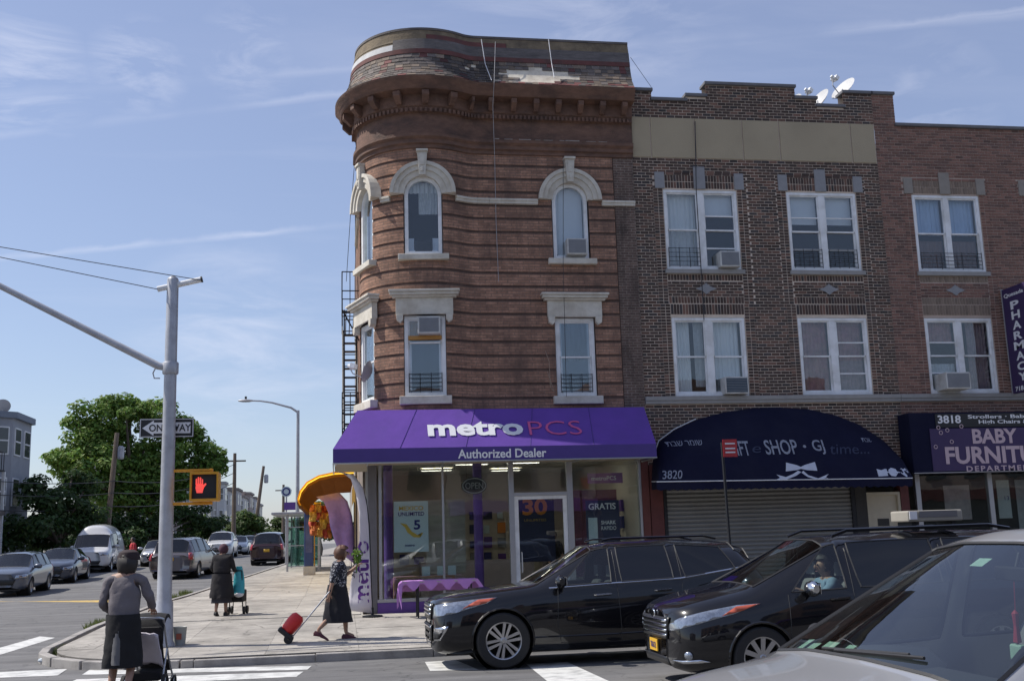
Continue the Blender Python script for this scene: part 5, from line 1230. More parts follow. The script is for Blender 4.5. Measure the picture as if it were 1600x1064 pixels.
def seat(root, x, y, mat, w=.5, zb=.55, h=.62):
    q = MB(); q.box(x-.28,x+.25,y-w/2,y+w/2,zb,zb+.16); q.add([(x+.2,y-w/2,zb+.12),(x+.34,y-w/2,zb+.12),(x+.5,y-w/2*.85,zb+h),(x+.4,y-w/2*.85,zb+h),(x+.2,y+w/2,zb+.12),(x+.34,y+w/2,zb+.12),(x+.5,y+w/2*.85,zb+h),(x+.4,y+w/2*.85,zb+h)], [(0,3,2,1),(4,5,6,7),(0,4,7,3),(1,2,6,5),(3,7,6,2),(0,1,5,4)])
    o = q.build('seat', mat, root, world=False, bevel=.05)
    q = MB(); q.box(x+.42,x+.5,y-.13,y+.13,zb+h+.05,zb+h+.22); q.tube([(x+.46,y-.06,zb+h-.02),(x+.46,y-.06,zb+h+.08)], .008, 5); q.tube([(x+.46,y+.06,zb+h-.02),(x+.46,y+.06,zb+h+.08)], .008, 5); q.build('headrest', mat, o, world=False, bevel=.03)
def steering(root, x, y, z):
    q = MB(); q.tube([(x+.08*math.cos(a)*0+.09*math.sin(a),y+.19*math.cos(a),z+.165*math.sin(a)) for a in [2*math.pi*i/20 for i in range(20)]], .016, 6, closed=True); q.box(x-.05,x,y-.07,y+.07,z-.06,z+.06); q.tube([(x-.02,y-.18,z),(x-.02,y+.18,z)], .02, 5); q.build('steering_wheel', M_BLACK, root, world=False)
# ---- black crossover beside the kerb
h_ = .995
SUVst = [
 (.00,.00,ring(.46,.30,.52,.66,.86,.42,.93,.36,.95)),
 (.05,.05,ring(.76,.25,.50,.68,.90,.66,.975,.54,1.0)),
 (.17,.17,ring(.90,.22,.50,.72,.94,.80,1.01,.66,1.04)),
 (.42,.42,ring(.965,.21,.52,.76,.985,.88,1.05,.72,1.085)),
 (.85,.85,ring(.99,.21,.55,.82,1.03,.915,1.095,.75,1.125)),
 (1.32,1.3,ring(.995,.21,.57,.86,1.08,.925,1.13,.77,1.16)),
 (1.62,1.52,ring(.995,.21,.58,.88,1.105,.925,1.15,.775,1.175)),
 (1.85,2.42,ring(.995,.21,.58,.89,1.12,.925,1.63,.665,1.70)),
 (2.66,2.66,ring(.995,.21,.58,.9,1.145,.925,1.665,.675,1.74)),
 (2.78,2.76,ring(.995,.21,.58,.9,1.15,.925,1.67,.675,1.745)),
 (3.62,3.56,ring(.995,.21,.58,.905,1.175,.925,1.68,.675,1.765)),
 (3.76,3.68,ring(.995,.21,.58,.905,1.18,.925,1.68,.675,1.765)),
 (4.6,4.42,ring(.985,.22,.6,.92,1.29,.9,1.62,.655,1.73)),
 (4.82,4.66,ring(.975,.23,.62,.93,1.3,.89,1.57,.64,1.69)),
 (5.02,4.9,ring(.93,.27,.64,.94,1.2,.83,1.42,.62,1.6)),
 (5.14,5.12,ring(.82,.33,.62,.9,1.05,.72,1.15,.58,1.2)),
 (5.17,5.17,ring(.7,.4,.6,.84,.98,.62,1.04,.5,1.08))]
SUVtags = {6:{5:1,6:1},7:{4:2},9:{4:3},11:{4:3},13:{5:4,6:4}}
root, bv, body = finish_car('parked_suv', 'black crossover with six-spoke alloy wheels beside the kerb', 'car', (1.31,16.78,0), 0, SUVst, SUVtags, P_BLACK, (1.0,4.02), .392, h_, 2, {1:('windscreen',G_WIND),2:('front_side_window',G_CAR),3:('rear_side_window',G_TINT),4:('rear_window',G_TINT)}, archr=.45, wheel_kw=dict(spokes=6, rimr=.262, w=.25))
root.location.z = gz(16.5)
root.rotation_euler.x = math.atan2(gz(17.5)-gz(15.9), 1.6)
SIDE, NEAR = (0,1,0), -1
def sidepatch(bv, root, poly, s_, mat, name, off=.006, thick=.012): return decal(bv, [(x,z) for x, z in poly], (0,s_*3,0), (1,0,0), (0,0,1), (0,-s_,0), off, .06, name, mat, root, thick)
def frontpatch(bv, root, poly, mat, name, off=.006, thick=.012, D=(1,0,0), ay=(0,1,0), o=(-2,0,0)): return decal(bv, poly, o, ay, (0,0,1), D, off, .05, name, mat, root, thick)
M_GRILLE = pm('dark_grille', (.012,.012,.013), .4)
for s_ in (-1,1):
    d = Vector((1,-s_*.75,0)).normalized(); ay = Vector((s_*.75,1*1,0)).normalized() if s_ > 0 else Vector((.75,-1,0)).normalized()
    O = Vector((0,0,0))-d*2.5+Vector((.45,s_*.75,0))
    decal(bv, [(-.42,.72),(-.3,.73),(.05,.8),(.34,.92),(.42,1.0),(.2,.985),(-.1,.94),(-.4,.9)], O, ay, (0,0,1), d, .006, .05, 'headlamp', M_LAMP, root, .02)
    decal(bv, [(.12,.86),(.34,.925),(.415,.995),(.24,.975)], O, ay, (0,0,1), d, .016, .05, 'indicator', M_AMBER, root, .01)
    decal(bv, [(-.38,.4),(-.16,.42),(-.05,.55),(-.02,.62),(-.36,.58)], O, ay, (0,0,1), d, .01, .05, 'fog_lamp_bezel', M_CHROME, root, .015)
    decal(bv, [(-.33,.43),(-.18,.44),(-.1,.53),(-.32,.54)], O, ay, (0,0,1), d, .018, .05, 'fog_lamp', M_BLACK, root, .01)
    for pts in (((1.83,1.1),(1.8,.6),(1.84,.36)), ((2.72,1.62),(2.72,1.1),(2.75,.45),(2.74,.3)), ((1.84,.33),(2.74,.31)), ((3.7,1.6),(3.72,1.1),(3.66,.8),(3.5,.5)), ((2.75,.31),(3.5,.34))): seam(bv, pts, body, s_, .0045)
    seam(bv, ((1.7,1.098),(2.7,1.138),(3.7,1.17),(4.75,1.31)), body, s_, .013, M_CHROME, 'belt_trim')
    seam(bv, ((1.45,.42),(2.6,.42),(3.55,.44)), body, s_, .012, P_BLACK, 'rocker_moulding')
    for x, z in ((2.5,.98),(3.42,1.01)):
        h = bv.ray_cast(Vector((x,s_*3,z)), Vector((0,-s_,0)))[0]; q = MB(); q.tube([(x-.13,h.y,z),(x-.11,h.y+s_*.035,z),(x+.11,h.y+s_*.035,z+.01),(x+.13,h.y,z+.01)], .016, 6); q.build('door_handle', M_CHROME, body, world=False)
for z0, z1 in ((.76,.795),(.82,.855),(.88,.91)): frontpatch(bv, root, [(-.5,z0),(.5,z0),(.5,z1),(-.5,z1)], M_CHROME, 'grille_bar', .02, .012)
frontpatch(bv, root, [(-.52,.7),(.52,.7),(.55,.93),(-.55,.93)], M_GRILLE, 'grille', .008)
for z0 in (.42,.5,.58): frontpatch(bv, root, [(-.55,z0),(.55,z0),(.55,z0+.03),(-.55,z0+.03)], M_CHROME, 'lower_grille_bar', .02, .01)
frontpatch(bv, root, [(-.56,.4),(.56,.4),(.56,.63),(-.56,.63)], M_GRILLE, 'lower_grille', .008)
mirrors(root, 1.86, .93, 1.19, P_BLACK, 1.1)
for y in (-.4,.4): seat(root, 2.3, y, M_INT); seat(root, 3.35, y, M_INT)
q = MB(); q.box(1.4,1.85,-.78,.78,.7,1.08); q.build('dashboard', M_INT, root, world=False, bevel=.04); steering(root, 1.98, -.4, 1.05)
for s_ in (-1,1): q = MB(); q.tube([(2.6,s_*.6,1.76),(2.75,s_*.62,1.79),(4.2,s_*.6,1.785),(4.4,s_*.58,1.74)], .016, 6); q.build('roof_rail', P_BLACK, root, world=False)
# ---- black minivan in the lane in front of it
VANst = [
 (.00,.00,ring(.44,.30,.50,.62,.80,.42,.87,.34,.9)),
 (.05,.05,ring(.74,.24,.48,.64,.84,.66,.92,.52,.95)),
 (.18,.18,ring(.90,.20,.48,.68,.89,.80,.97,.64,1.0)),
 (.42,.40,ring(.965,.18,.5,.72,.94,.87,1.03,.7,1.06)),
 (.75,.72,ring(.985,.18,.52,.76,.99,.9,1.09,.73,1.12)),
 (1.08,1.0,ring(.99,.18,.54,.8,1.03,.91,1.14,.74,1.17)),
 (1.4,1.98,ring(.99,.18,.56,.84,1.07,.92,1.6,.69,1.685)),
 (2.14,2.1,ring(.99,.18,.57,.86,1.09,.925,1.63,.7,1.715)),
 (2.28,2.22,ring(.99,.18,.57,.86,1.095,.925,1.64,.7,1.72)),
 (3.4,3.36,ring(.99,.18,.57,.88,1.12,.925,1.66,.71,1.75)),
 (3.52,3.48,ring(.99,.18,.57,.88,1.12,.925,1.66,.71,1.75)),
 (4.55,4.45,ring(.98,.2,.6,.9,1.14,.91,1.64,.7,1.74)),
 (4.85,4.7,ring(.96,.22,.62,.92,1.16,.89,1.6,.68,1.72)),
 (5.03,4.95,ring(.9,.28,.62,.92,1.12,.82,1.3,.64,1.5)),
 (5.09,5.07,ring(.78,.36,.6,.88,1.0,.7,1.08,.56,1.12))]
VANtags = {5:{5:1,6:1},6:{4:2},8:{4:3},10:{4:3},12:{5:4,6:4}}
root, bv, body = finish_car('minivan', 'black minivan with amber front plate and driver inside, beside the crossover', 'car', (3.84,13.32,0), 0, VANst, VANtags, P_BLACK, (1.0,4.03), .352, h_, 2, {1:('windscreen',G_WIND),2:('front_side_window',G_CAR),3:('rear_side_window',G_TINT),4:('rear_window',G_TINT)}, archr=.4, wheel_kw=dict(spokes=10, rimr=.24, twin=False))
van_root = root; root.location.z = gz(13)
for s_ in (-1,1):
    d = Vector((1,-s_*.8,0)).normalized(); ay = Vector((.8,s_,0)).normalized(); O = -d*2.5+Vector((.45,s_*.75,0))
    decal(bv, [(-.46,.66),(-.3,.68),(.0,.76),(.3,.86),(.5,.965),(.3,.955),(.05,.9),(-.25,.82),(-.44,.74)], O, ay, (0,0,1), d, .006, .05, 'headlamp', M_LAMP, root, .02)
    decal(bv, [(.2,.84),(.36,.89),(.5,.965),(.3,.94)], O, ay, (0,0,1), d, .016, .05, 'indicator', M_AMBER, root, .01)
    decal(bv, [(-.12+.05*math.cos(a),.4+.05*math.sin(a)) for a in [2*math.pi*i/12 for i in range(12)]], O, ay, (0,0,1), d, .012, .05, 'fog_lamp', M_LAMP, root, .015)
    decal(bv, [(-.4,.34),(-.2,.31),(.1,.33),(.0,.36),(-.2,.345)], O, ay, (0,0,1), d, .014, .05, 'fog_lamp_trim', M_CHROME, root, .012)
    for pts in (((1.38,1.05),(1.36,.6),(1.4,.3)), ((2.22,1.6),(2.2,1.0),(2.24,.3)), ((1.4,.29),(2.24,.28)), ((3.45,1.6),(3.46,1.0),(3.44,.3)), ((2.25,.28),(3.44,.3))): seam(bv, pts, body, s_, .0045)
    for x, z in ((2.02,.98),(2.42,.98)):
        h = bv.ray_cast(Vector((x,s_*3,z)), Vector((0,-s_,0)))[0]; q = MB(); q.tube([(x-.12,h.y,z),(x-.1,h.y+s_*.035,z),(x+.1,h.y+s_*.035,z+.01),(x+.12,h.y,z+.01)], .016, 6); q.build('door_handle', P_BLACK, body, world=False)
    q = MB(); q.tube([(2.1,s_*.66,1.71),(2.3,s_*.67,1.775),(4.2,s_*.66,1.79),(4.5,s_*.64,1.74)], .022, 6); q.build('roof_rail', P_BLACK, root, world=False)
for z0 in (.6,.655,.71,.765): frontpatch(bv, root, [(-.5,z0),(.5,z0),(.52,z0+.028),(-.52,z0+.028)], M_CHROME, 'grille_bar', .018, .012)
frontpatch(bv, root, [(-.5,.57),(.5,.57),(.55,.82),(-.55,.82)], M_GRILLE, 'grille', .006)
frontpatch(bv, root, [(.09*math.cos(a),.845+.055*math.sin(a)) for a in [2*math.pi*i/14 for i in range(14)]], M_CHROME, 'emblem', .02, .012)
frontpatch(bv, root, [(-.5,.26),(.5,.26),(.45,.36),(-.45,.36)], M_GRILLE, 'lower_grille', .008)
q = MB(); q.box(-.03,-.015,-.16,.16,.4,.54); q.build('number_plate', M_PLATE, root, world=False); text_fit('plate_print', 'T612', M_NAVY, root, (-.033,0,.47), .22, .07, (0,-1,0), (0,0,1), bold=.02, extrude=.001).location = (0,0,0)
mirrors(root, 1.62, .95, 1.12, M_CHROME, 1.05)
for y in (-.42,.42): seat(root, 1.85, y, M_INTG); seat(root, 2.95, y, M_INT)
q = MB(); q.box(1.0,1.45,-.78,.78,.75,1.06); q.build('dashboard', M_INT, root, world=False, bevel=.04); steering(root, 1.55, -.4, 1.02)
bx = thing('roof_sign', 'off-white box with a pale green strip on the minivan roof', 'sign', (7.5,13.0,1.76)); q = MB(); q.box(7.05,7.8,12.8,13.25,1.84,1.98); q.build('box', pm('dull_cream_casing', (.3,.28,.24), .6), bx, bevel=.02)
q = MB(); q.box(7.2,7.72,12.792,12.799,1.89,1.97); q.build('panel', M_POST, bx); q = MB(); q.box(7.07,7.17,12.79,12.799,1.87,1.97); q.build('label_panel', M_LETTER, bx); 
for x in (7.15,7.7): q = MB(); q.box(x-.03,x+.03,12.85,13.2,1.74,1.84); q.build('foot', M_DARKMETAL, bx)
# ---- silver people carrier in the foreground
SILst = [
 (.00,.00,ring(.42,.34,.5,.64,.78,.4,.85,.34,.88)),
 (.06,.06,ring(.7,.26,.5,.66,.84,.62,.92,.5,.95)),
 (.2,.2,ring(.85,.22,.5,.7,.9,.76,.98,.62,1.01)),
 (.5,.5,ring(.9,.2,.52,.74,.95,.83,1.03,.7,1.06)),
 (.9,.86,ring(.915,.2,.54,.78,.99,.85,1.06,.74,1.1)),
 (1.1,1.0,ring(.92,.2,.55,.8,1.02,.86,1.075,.76,1.125)),
 (1.34,2.02,ring(.92,.2,.56,.82,1.05,.865,1.6,.64,1.655)),
 (2.2,2.2,ring(.92,.2,.56,.84,1.07,.865,1.64,.66,1.71)),
 (2.32,2.3,ring(.92,.2,.56,.84,1.07,.865,1.65,.66,1.72)),
 (3.25,3.2,ring(.92,.2,.56,.85,1.08,.865,1.67,.66,1.745)),
 (3.36,3.3,ring(.92,.2,.56,.85,1.08,.865,1.67,.66,1.745)),
 (4.1,3.95,ring(.91,.22,.58,.86,1.1,.85,1.64,.65,1.72)),
 (4.4,4.2,ring(.88,.25,.6,.88,1.1,.82,1.58,.62,1.66)),
 (4.58,4.5,ring(.8,.3,.6,.86,1.05,.74,1.2,.58,1.3)),
 (4.62,4.6,ring(.7,.38,.58,.8,.95,.62,1.0,.5,1.03))]
SILtags = {5:{5:1,6:1},6:{4:2},8:{4:3},10:{4:3},12:{5:4,6:4}}
t_ = rad(10)
root, bv, body = finish_car('silver_car', 'silver people carrier with stickers on its windscreen, nearest the camera', 'car', (1.5,5.04,-.03), t_, SILst, SILtags, P_SILVER, (.88,3.6), .33, .92, 3, {1:('windscreen',glass('silver_car_windscreen', (.58,.64,.64), 1.8)),2:('front_side_window',G_CAR),3:('rear_side_window',G_CAR),4:('rear_window',G_CAR)}, archr=.37, wheel_kw=dict(spokes=5, rimr=.22))
sil_root = root; root.scale = (1.045,1.045,1.045); root.rotation_euler.x = rad(2)
q = MB(); q.box(1.02,1.55,-.75,.75,.78,1.05); q.lathe([(.28,.0),(.28,.02),(.2,.09),(.001,.1)], 20, (1.45,.38,1.02)); q.build('dashboard', M_INT, root, world=False, smooth=True); steering(root, 1.7, -.36, 1.05)
for y in (-.36,.36): seat(root, 2.1, y, M_INTG, .5, .55, .66); seat(root, 3.0, y, M_INTG, .5, .55, .62)
mirrors(root, 1.5, .88, 1.1, M_BLACK, .9)
q = MB(); q.box(1.93,1.955,-.12,.12,1.46,1.53); q.tube([(1.95,0,1.5),(1.99,0,1.6)], .012, 5); q.build('rear_view_mirror', M_BLACK, root, world=False, bevel=.01)
def scr(x, y, dz=.01):
    h = bv.ray_cast(Vector((x,y,3)), Vector((0,0,-1)))[0]; return h
M_STICK = pm('green_white_sticker', (.4,.6,.45), .6, var=.3, scale=20)
def sticker(x, y, w, h, name='sticker', mat=None):
    q = MB(); P_ = [scr(x-h/2,y-w/2),scr(x-h/2,y+w/2),scr(x+h/2,y+w/2),scr(x+h/2,y-w/2)]; q.add([tuple(p-Vector((0,0,.012))) for p in P_], [(0,1,2,3)]); q.build(name, mat or M_STICK, root, world=False)
for x, y, w, h in ((1.1,.6,.05,.08),(1.08,.5,.07,.05),(1.1,.38,.09,.05),(1.09,.22,.06,.06),(1.85,.12,.09,.07)): sticker(x,y,w,h)
for s_ in (-1,1):
    q = MB(); a = scr(1.06,s_*.1); q.tube([scr(1.03,s_*.05+.3)+Vector((0,0,.012)), scr(1.09,s_*.05-.28)+Vector((0,0,.015))], .009, 5); q.build('wiper', M_BLACK, root, world=False)
tz = thing('hanging_charm', 'red tassel charm hanging from the mirror inside the silver car', 'charm', root.matrix_basis @ Vector((1.94,0,1.2)))
M4 = root.matrix_basis.copy(); T_ = lambda x, y, z: tuple(M4 @ Vector((x,y,z)))
q = MB(T_); q.tube([(1.94,0,1.46),(1.94,.01,1.3)], .004, 4); q.lathe([(.001,1.32),(.018,1.3),(.012,1.24),(.02,1.16),(.001,1.15)], 8, (1.94,.01,0)); q.build('tassel', pm('red_cord', (.4,.03,.05), .7), tz); q = MB(T_); q.box(1.92,1.96,-.03,.05,1.07,1.15); q.build('card', M_STICK, tz, bevel=.01)
for z0 in (.62,.68): frontpatch(bv, root, [(-.45,z0),(.45,z0),(.45,z0+.025),(-.45,z0+.025)], M_CHROME, 'grille_bar', .015)
# ---- generic cars for the side street, built once per kind and copied
def sedan_st(L_=4.6, w=.88, H=1.45, hood=.95, belt=.92, van=False):
    k = L_/4.6
    return [(0,0,ring(w*.5,.32,.48,.58,.68,w*.45,.73,w*.4,.75)),(.08*k,.08*k,ring(w*.85,.24,.46,.62,.72,w*.76,.78,w*.6,.8)),(.35*k,.35*k,ring(w*.97,.2,.48,.68,.8,w*.88,.86,w*.74,.89)),(.8*k,.78*k,ring(w,.2,.5,.72,.86,w*.92,.92,w*.78,.95)),(1.2*k,1.12*k,ring(w,.2,.5,.75,belt-.02,w*.93,belt+.04,w*.8,belt+.07)),
     (1.45*k,1.95*k,ring(w,.2,.5,.77,belt,w*.935,H-.1,w*.66,H-.03)),(2.35*k,2.33*k,ring(w,.2,.5,.78,belt+.02,w*.935,H-.06,w*.67,H)),(2.44*k,2.42*k,ring(w,.2,.5,.78,belt+.02,w*.935,H-.06,w*.67,H)),(3.4*k,3.2*k,ring(w,.2,.5,.79,belt+.04,w*.93,H-.1,w*.65,H-.03)),(3.75*k,3.8*k,ring(w*.99,.2,.52,.8,belt+.07,w*.92,belt+.1,w*.76,belt+.13)),(4.4*k,4.4*k,ring(w*.93,.25,.52,.8,.94,w*.85,1.0,w*.7,1.02)),(4.6*k,4.6*k,ring(w*.75,.34,.52,.76,.86,w*.68,.9,w*.5,.92))], {4:{5:1,6:1},5:{4:2},7:{4:2},8:{5:4,6:4}}
def wagon_st(L_=4.7, w=.95, H=1.75, nose=.95, belt=1.08):
    k = L_/4.7
    return [(0,0,ring(w*.5,.34,.52,.66,nose-.12,w*.45,nose-.06,w*.4,nose-.04)),(.07*k,.07*k,ring(w*.85,.27,.5,.68,nose-.07,w*.76,nose-.01,w*.6,nose)),(.35*k,.35*k,ring(w*.97,.22,.52,.74,nose-.02,w*.88,nose+.05,w*.74,nose+.08)),(.85*k,.82*k,ring(w,.22,.54,.8,nose+.05,w*.92,nose+.11,w*.78,nose+.14)),(1.15*k,1.05*k,ring(w,.22,.54,.82,belt-.02,w*.93,belt+.05,w*.8,belt+.08)),
     (1.4*k,1.95*k,ring(w,.22,.55,.84,belt,w*.935,H-.13,w*.7,H-.05)),(2.3*k,2.27*k,ring(w,.22,.55,.85,belt+.02,w*.935,H-.09,w*.71,H)),(2.4*k,2.37*k,ring(w,.22,.55,.85,belt+.02,w*.935,H-.09,w*.71,H)),(3.35*k,3.3*k,ring(w,.22,.55,.86,belt+.04,w*.935,H-.09,w*.71,H)),(3.45*k,3.4*k,ring(w,.22,.55,.86,belt+.04,w*.935,H-.09,w*.71,H)),(4.2*k,4.1*k,ring(w*.99,.24,.57,.88,belt+.04,w*.92,H-.12,w*.7,H-.02)),(4.45*k,4.3*k,ring(w*.975,.26,.58,.9,belt+.02,w*.9,H-.18,w*.69,H-.06)),(4.66*k,4.6*k,ring(w*.93,.3,.58,.9,belt-.04,w*.85,belt+.03,w*.7,belt+.05)),(4.7*k,4.68*k,ring(w*.84,.36,.56,.84,belt-.14,w*.76,belt-.08,w*.6,belt-.06))], {4:{5:1,6:1},5:{4:2},7:{4:3},9:{4:3},11:{5:4,6:4}}
GL = {1:('windscreen',G_WIND),2:('side_window',G_TINT),3:('rear_side_window',G_TINT),4:('rear_window',G_TINT)}
def street_car(name, label, cat, X, Y, heading, st, tags, pmat, wheels, wr, half, group, front=True, lvl=2, plate=None):
    rt_, bv, body = finish_car(name, label, cat, (0,0,0), 0, st, tags, pmat, wheels, wr, half, lvl, GL, group=group, wheel_kw=dict(detail=False))
    Ln = st[-1][0]
    for s_ in (-1,1):
        d = Vector((1,-s_*.5,0)).normalized(); ay = Vector((.5,s_,0)).normalized(); O = -d*2.5+Vector((.3,s_*.7*half,0)); zl = st[1][2][4][1]
        decal(bv, [(-.25,zl-.16),(.2,zl-.13),(.24,zl+.0),(-.2,zl-.04)], O, ay, (0,0,1), d, .008, .08, 'headlamp', M_LAMP, rt_, .02)
        d = Vector((-1,-s_*.5,0)).normalized(); ay = Vector((-.5,s_,0)).normalized(); O = -d*2.5+Vector((Ln-.3,s_*.75*half,0)); zl = st[-3][2][4][1]
        decal(bv, [(-.1,zl-.3),(.16,zl-.3),(.18,zl+.02),(-.08,zl)], O, ay, (0,0,1), d, .008, .08, 'tail_lamp', M_REDL, rt_, .02)
    decal(bv, [(-.5*half,.42),(.5*half,.42),(.6*half,.6),(-.6*half,.6)], (-2,0,0), (0,1,0), (0,0,1), (1,0,0), .008, .08, 'grille', M_GRILLE, rt_, .012)
    decal(bv, [(-.26,.72 if plate is None else plate),(.05,.72 if plate is None else plate),(.05,.86 if plate is None else plate+.14),(-.26,.86 if plate is None else plate+.14)], (Ln+2,.1,0), (0,1,0), (0,0,1), (-1,0,0), .012, .1, 'number_plate', M_PLATE, rt_, .01)
    mirrors(rt_, st[5][0]*1.0+.02, half*.93, st[5][2][4][1]+.07, pmat)
    q = MB(); q.box(st[4][0]-.1,st[5][0],-half*.75,half*.75,.6,st[4][2][4][1]-.02); q.build('dashboard', M_INT, rt_, world=False)
    for y in (-.4,.4): seat(rt_, st[5][0]+.5, y, M_INT, .48, .45, .6)
    seat(rt_, st[5][0]+1.5, 0, M_INT, 1.2, .45, .58)
    pose_car(rt_, X, Y, heading); return rt_
def pose_car(o, X, Y, heading, L_=4.6):
    # heading: direction the nose points to (radians from +x); local nose points to -x, so turn by pi
    a = heading+math.pi; c = Vector((L_/2,0,0)); c.rotate(Euler((0,0,a))); dx, dy = math.cos(heading), math.sin(heading)
    sl_ = (gz(Y+1)-gz(Y-1))/2; o.rotation_euler = Euler((0, math.atan(sl_)*(1 if dy > 0 else -1)*abs(dy), a)); o.location = (X-c.x, Y-c.y, gz(Y)-0.0)
    z0 = gz(Y)-(-sl_*0); nose = gz(Y+dy*L_/2); o.location.z = nose
def copy_car(src, label, X, Y, heading, mat=None, L_=4.6):
    c = copy_tree(src); c['label'] = label
    if mat:
        for ch in c.children:
            if ch.name.startswith('body') or ch.name.startswith('wing_mirror'):
                ch.data = ch.data.copy(); ch.data.materials.clear(); ch.data.materials.append(mat)
                for k in ch.children:
                    if k.name.startswith('arch_lip'): k.data = k.data.copy(); k.data.materials.clear(); k.data.materials.append(mat)
    pose_car(c, X, Y, heading, L_); return c
S_, W2 = sedan_st(), wagon_st()
DN, UP_ = -math.pi/2, math.pi/2
GRP = 'cars along the side street'
sed = street_car('sedan', 'dark sedan between the blue-grey hatchback and the white van', 'car', -11.9, 50, DN-.3, S_[0], S_[1], P_DKBLUE, (.85,3.65), .32, .88, GRP)
hb = wagon_st(4.3,.88,1.5,.85,.93); hat = street_car('hatchback', 'blue-grey hatchback cut by the left edge of the picture', 'car', -11.7, 43, DN-.35, hb[0], hb[1], paint('blue_grey_car_paint', (.1,.115,.15), .3, .3), (.8,3.4), .32, .88, GRP)
mv = wagon_st(5.1,.98,1.75,.95,1.08); mini = street_car('minivan', 'grey minivan seen from behind, driving away up the side street', 'car', -6.85, 51, UP_-.1, mv[0], mv[1], P_GREYV, (.95,4.0), .35, .98, GRP, plate=.78)
sv = wagon_st(4.7,.93,1.75,1.0,1.1); suv2 = street_car('suv', 'dark maroon suv seen from behind beside the bus shelter', 'car', -3.75, 62, UP_-.05, sv[0], sv[1], P_MAROON, (.9,3.7), .36, .93, GRP)
vs2 = [(0,0,ring(.55,.4,.6,.75,.95,.5,1.02,.44,1.04)),(.06,.06,ring(.9,.34,.58,.78,1.0,.85,1.08,.66,1.1)),(.4,.4,ring(.97,.3,.6,.84,1.08,.92,1.16,.74,1.19)),(.75,.7,ring(1.0,.3,.62,.9,1.14,.95,1.24,.8,1.27)),(1.0,1.35,ring(1.0,.3,.62,.92,1.18,.96,1.86,.78,1.9)),(1.75,1.6,ring(1.0,.3,.62,.94,1.2,.97,1.9,.82,2.25)),(1.85,1.75,ring(1.0,.3,.62,.94,1.2,.97,1.92,.84,2.38)),(3.2,3.2,ring(1.0,.3,.62,.94,1.2,.97,1.92,.85,2.42)),(3.3,3.3,ring(1.0,.3,.62,.94,1.2,.97,1.92,.85,2.42)),(5.0,4.95,ring(1.0,.3,.62,.94,1.2,.97,1.92,.84,2.36)),(5.4,5.35,ring(.97,.34,.62,.94,1.2,.94,1.86,.8,2.1)),(5.5,5.48,ring(.88,.4,.62,.9,1.15,.85,1.6,.7,1.75))]
van = street_car('van', 'white high-roofed van facing the camera on the side street', 'van', -12.6, 60, DN-.25, vs2, {3:{5:1,6:1},4:{4:2},6:{4:2}}, P_WHITEV, (.95,4.3), .37, 1.0, GRP)
pose_car(van, -12.6, 60.5, DN+.04, 5.5); pose_car(mini, -6.85, 51, UP_-.12, 5.1); pose_car(hat, -11.8, 43, DN+.02, 4.3); pose_car(sed, -12.0, 50.5, DN+.03)
copy_car(suv2, 'white suv facing the camera behind the grey minivan', -8.0, 77, DN, P_WHITEV)
copy_car(sed, 'pale silver sedan next behind the white suv', -7.7, 86, DN, P_LSILV); copy_car(hat, 'grey hatchback second behind the white suv', -7.5, 94, DN, paint('mid_grey_car_paint', (.2,.2,.21), .3, .3)); copy_car(sed, 'dark grey sedan third behind the white suv', -7.4, 103, DN, P_GREYV); copy_car(suv2, 'small dark suv farthest up the side street', -7.3, 113, DN, P_DKBLUE)
copy_car(sed, 'pale sedan almost hidden behind the traffic pole', -10.4, 66, DN+.1, P_LSILV); copy_car(hat, 'dark hatchback parked behind the white van', -14.2, 70, DN+.2, P_DKBLUE)
copy_car(suv2, 'dark suv parked beyond the bus shelter near the yellow awning', -.55, 60, UP_, P_BLACK) if 0 else None
# ---------------------------------------------------------------- street furniture
PX, PY = -3.08, 20.3
pz = zs(PY)
tp = thing('traffic_pole', 'grey steel traffic signal pole with long mast arm at the pavement corner', 'traffic pole', (PX,PY,pz))
q = MB(); q.lathe([(.2,pz),(.2,pz+.04),(.17,pz+.1),(.155,pz+.75),(.13,pz+.8),(.125,pz+1.5),(.112,5.0),(.105,6.7),(.09,6.74),(.03,6.78)], 12, (PX,PY,0)); q.build('shaft', M_GALV, tp, smooth=True)
q = MB(); q.lathe([(.135,4.93),(.145,4.95),(.145,5.13),(.135,5.15)], 16, (PX,PY,0)); q.build('collar', M_GALV, tp, smooth=True)
e0 = Vector(wp(248,572,PY)); e1 = Vector(wp(0,447,PY)); e2 = e0+(e1-e0)*1.6
q = MB(); q.tube([(PX,PY,5.05), e0, e1, e2], [.075,.07,.055,.04], 10); q.build('mast_arm', M_GALV, tp, smooth=True)
q = MB(); pts = [Vector(wp(x,y,PY-.1)) for x,y in ((243,575),(239,583),(241,591),(250,591))]; q.tube(pts, .012, 6); q.build('cable_loop', M_WIREGREY, tp)
a_, b_ = Vector(wp(246,452,PY)), Vector(wp(314,437,PY)); q = MB(); q.tube([a_,b_], .055, 10); q.build('cross_tube', M_WHITE, tp, smooth=True)
q = MB(); q.tube([b_, b_+(b_-a_).normalized()*.03], .06, 10); q.build('end_cap', M_BLACK, tp)
cable('upper dark wire running left from the traffic pole top', [wp(314,438,PY-.06), wp(0,386,PY-.06), wp(-300,330,PY-.06)], .008, M_WIRE); cable('lower dark wire running left from the traffic pole top', [wp(246,452,PY-.06), wp(0,402,PY-.06), wp(-300,345,PY-.06)], .008, M_WIRE)
ow = thing('road_sign', 'black and white ONE WAY arrow sign on the traffic pole', 'sign', (PX,PY+.17,3.9))
a_, b_ = wall_pt(218,668,PY+.17), wall_pt(303,669,PY+.17); cx_, cz_ = (a_[0]+b_[0])/2, (a_[1]+b_[1])/2; hw_ = (b_[0]-a_[0])/2; hh_ = .175
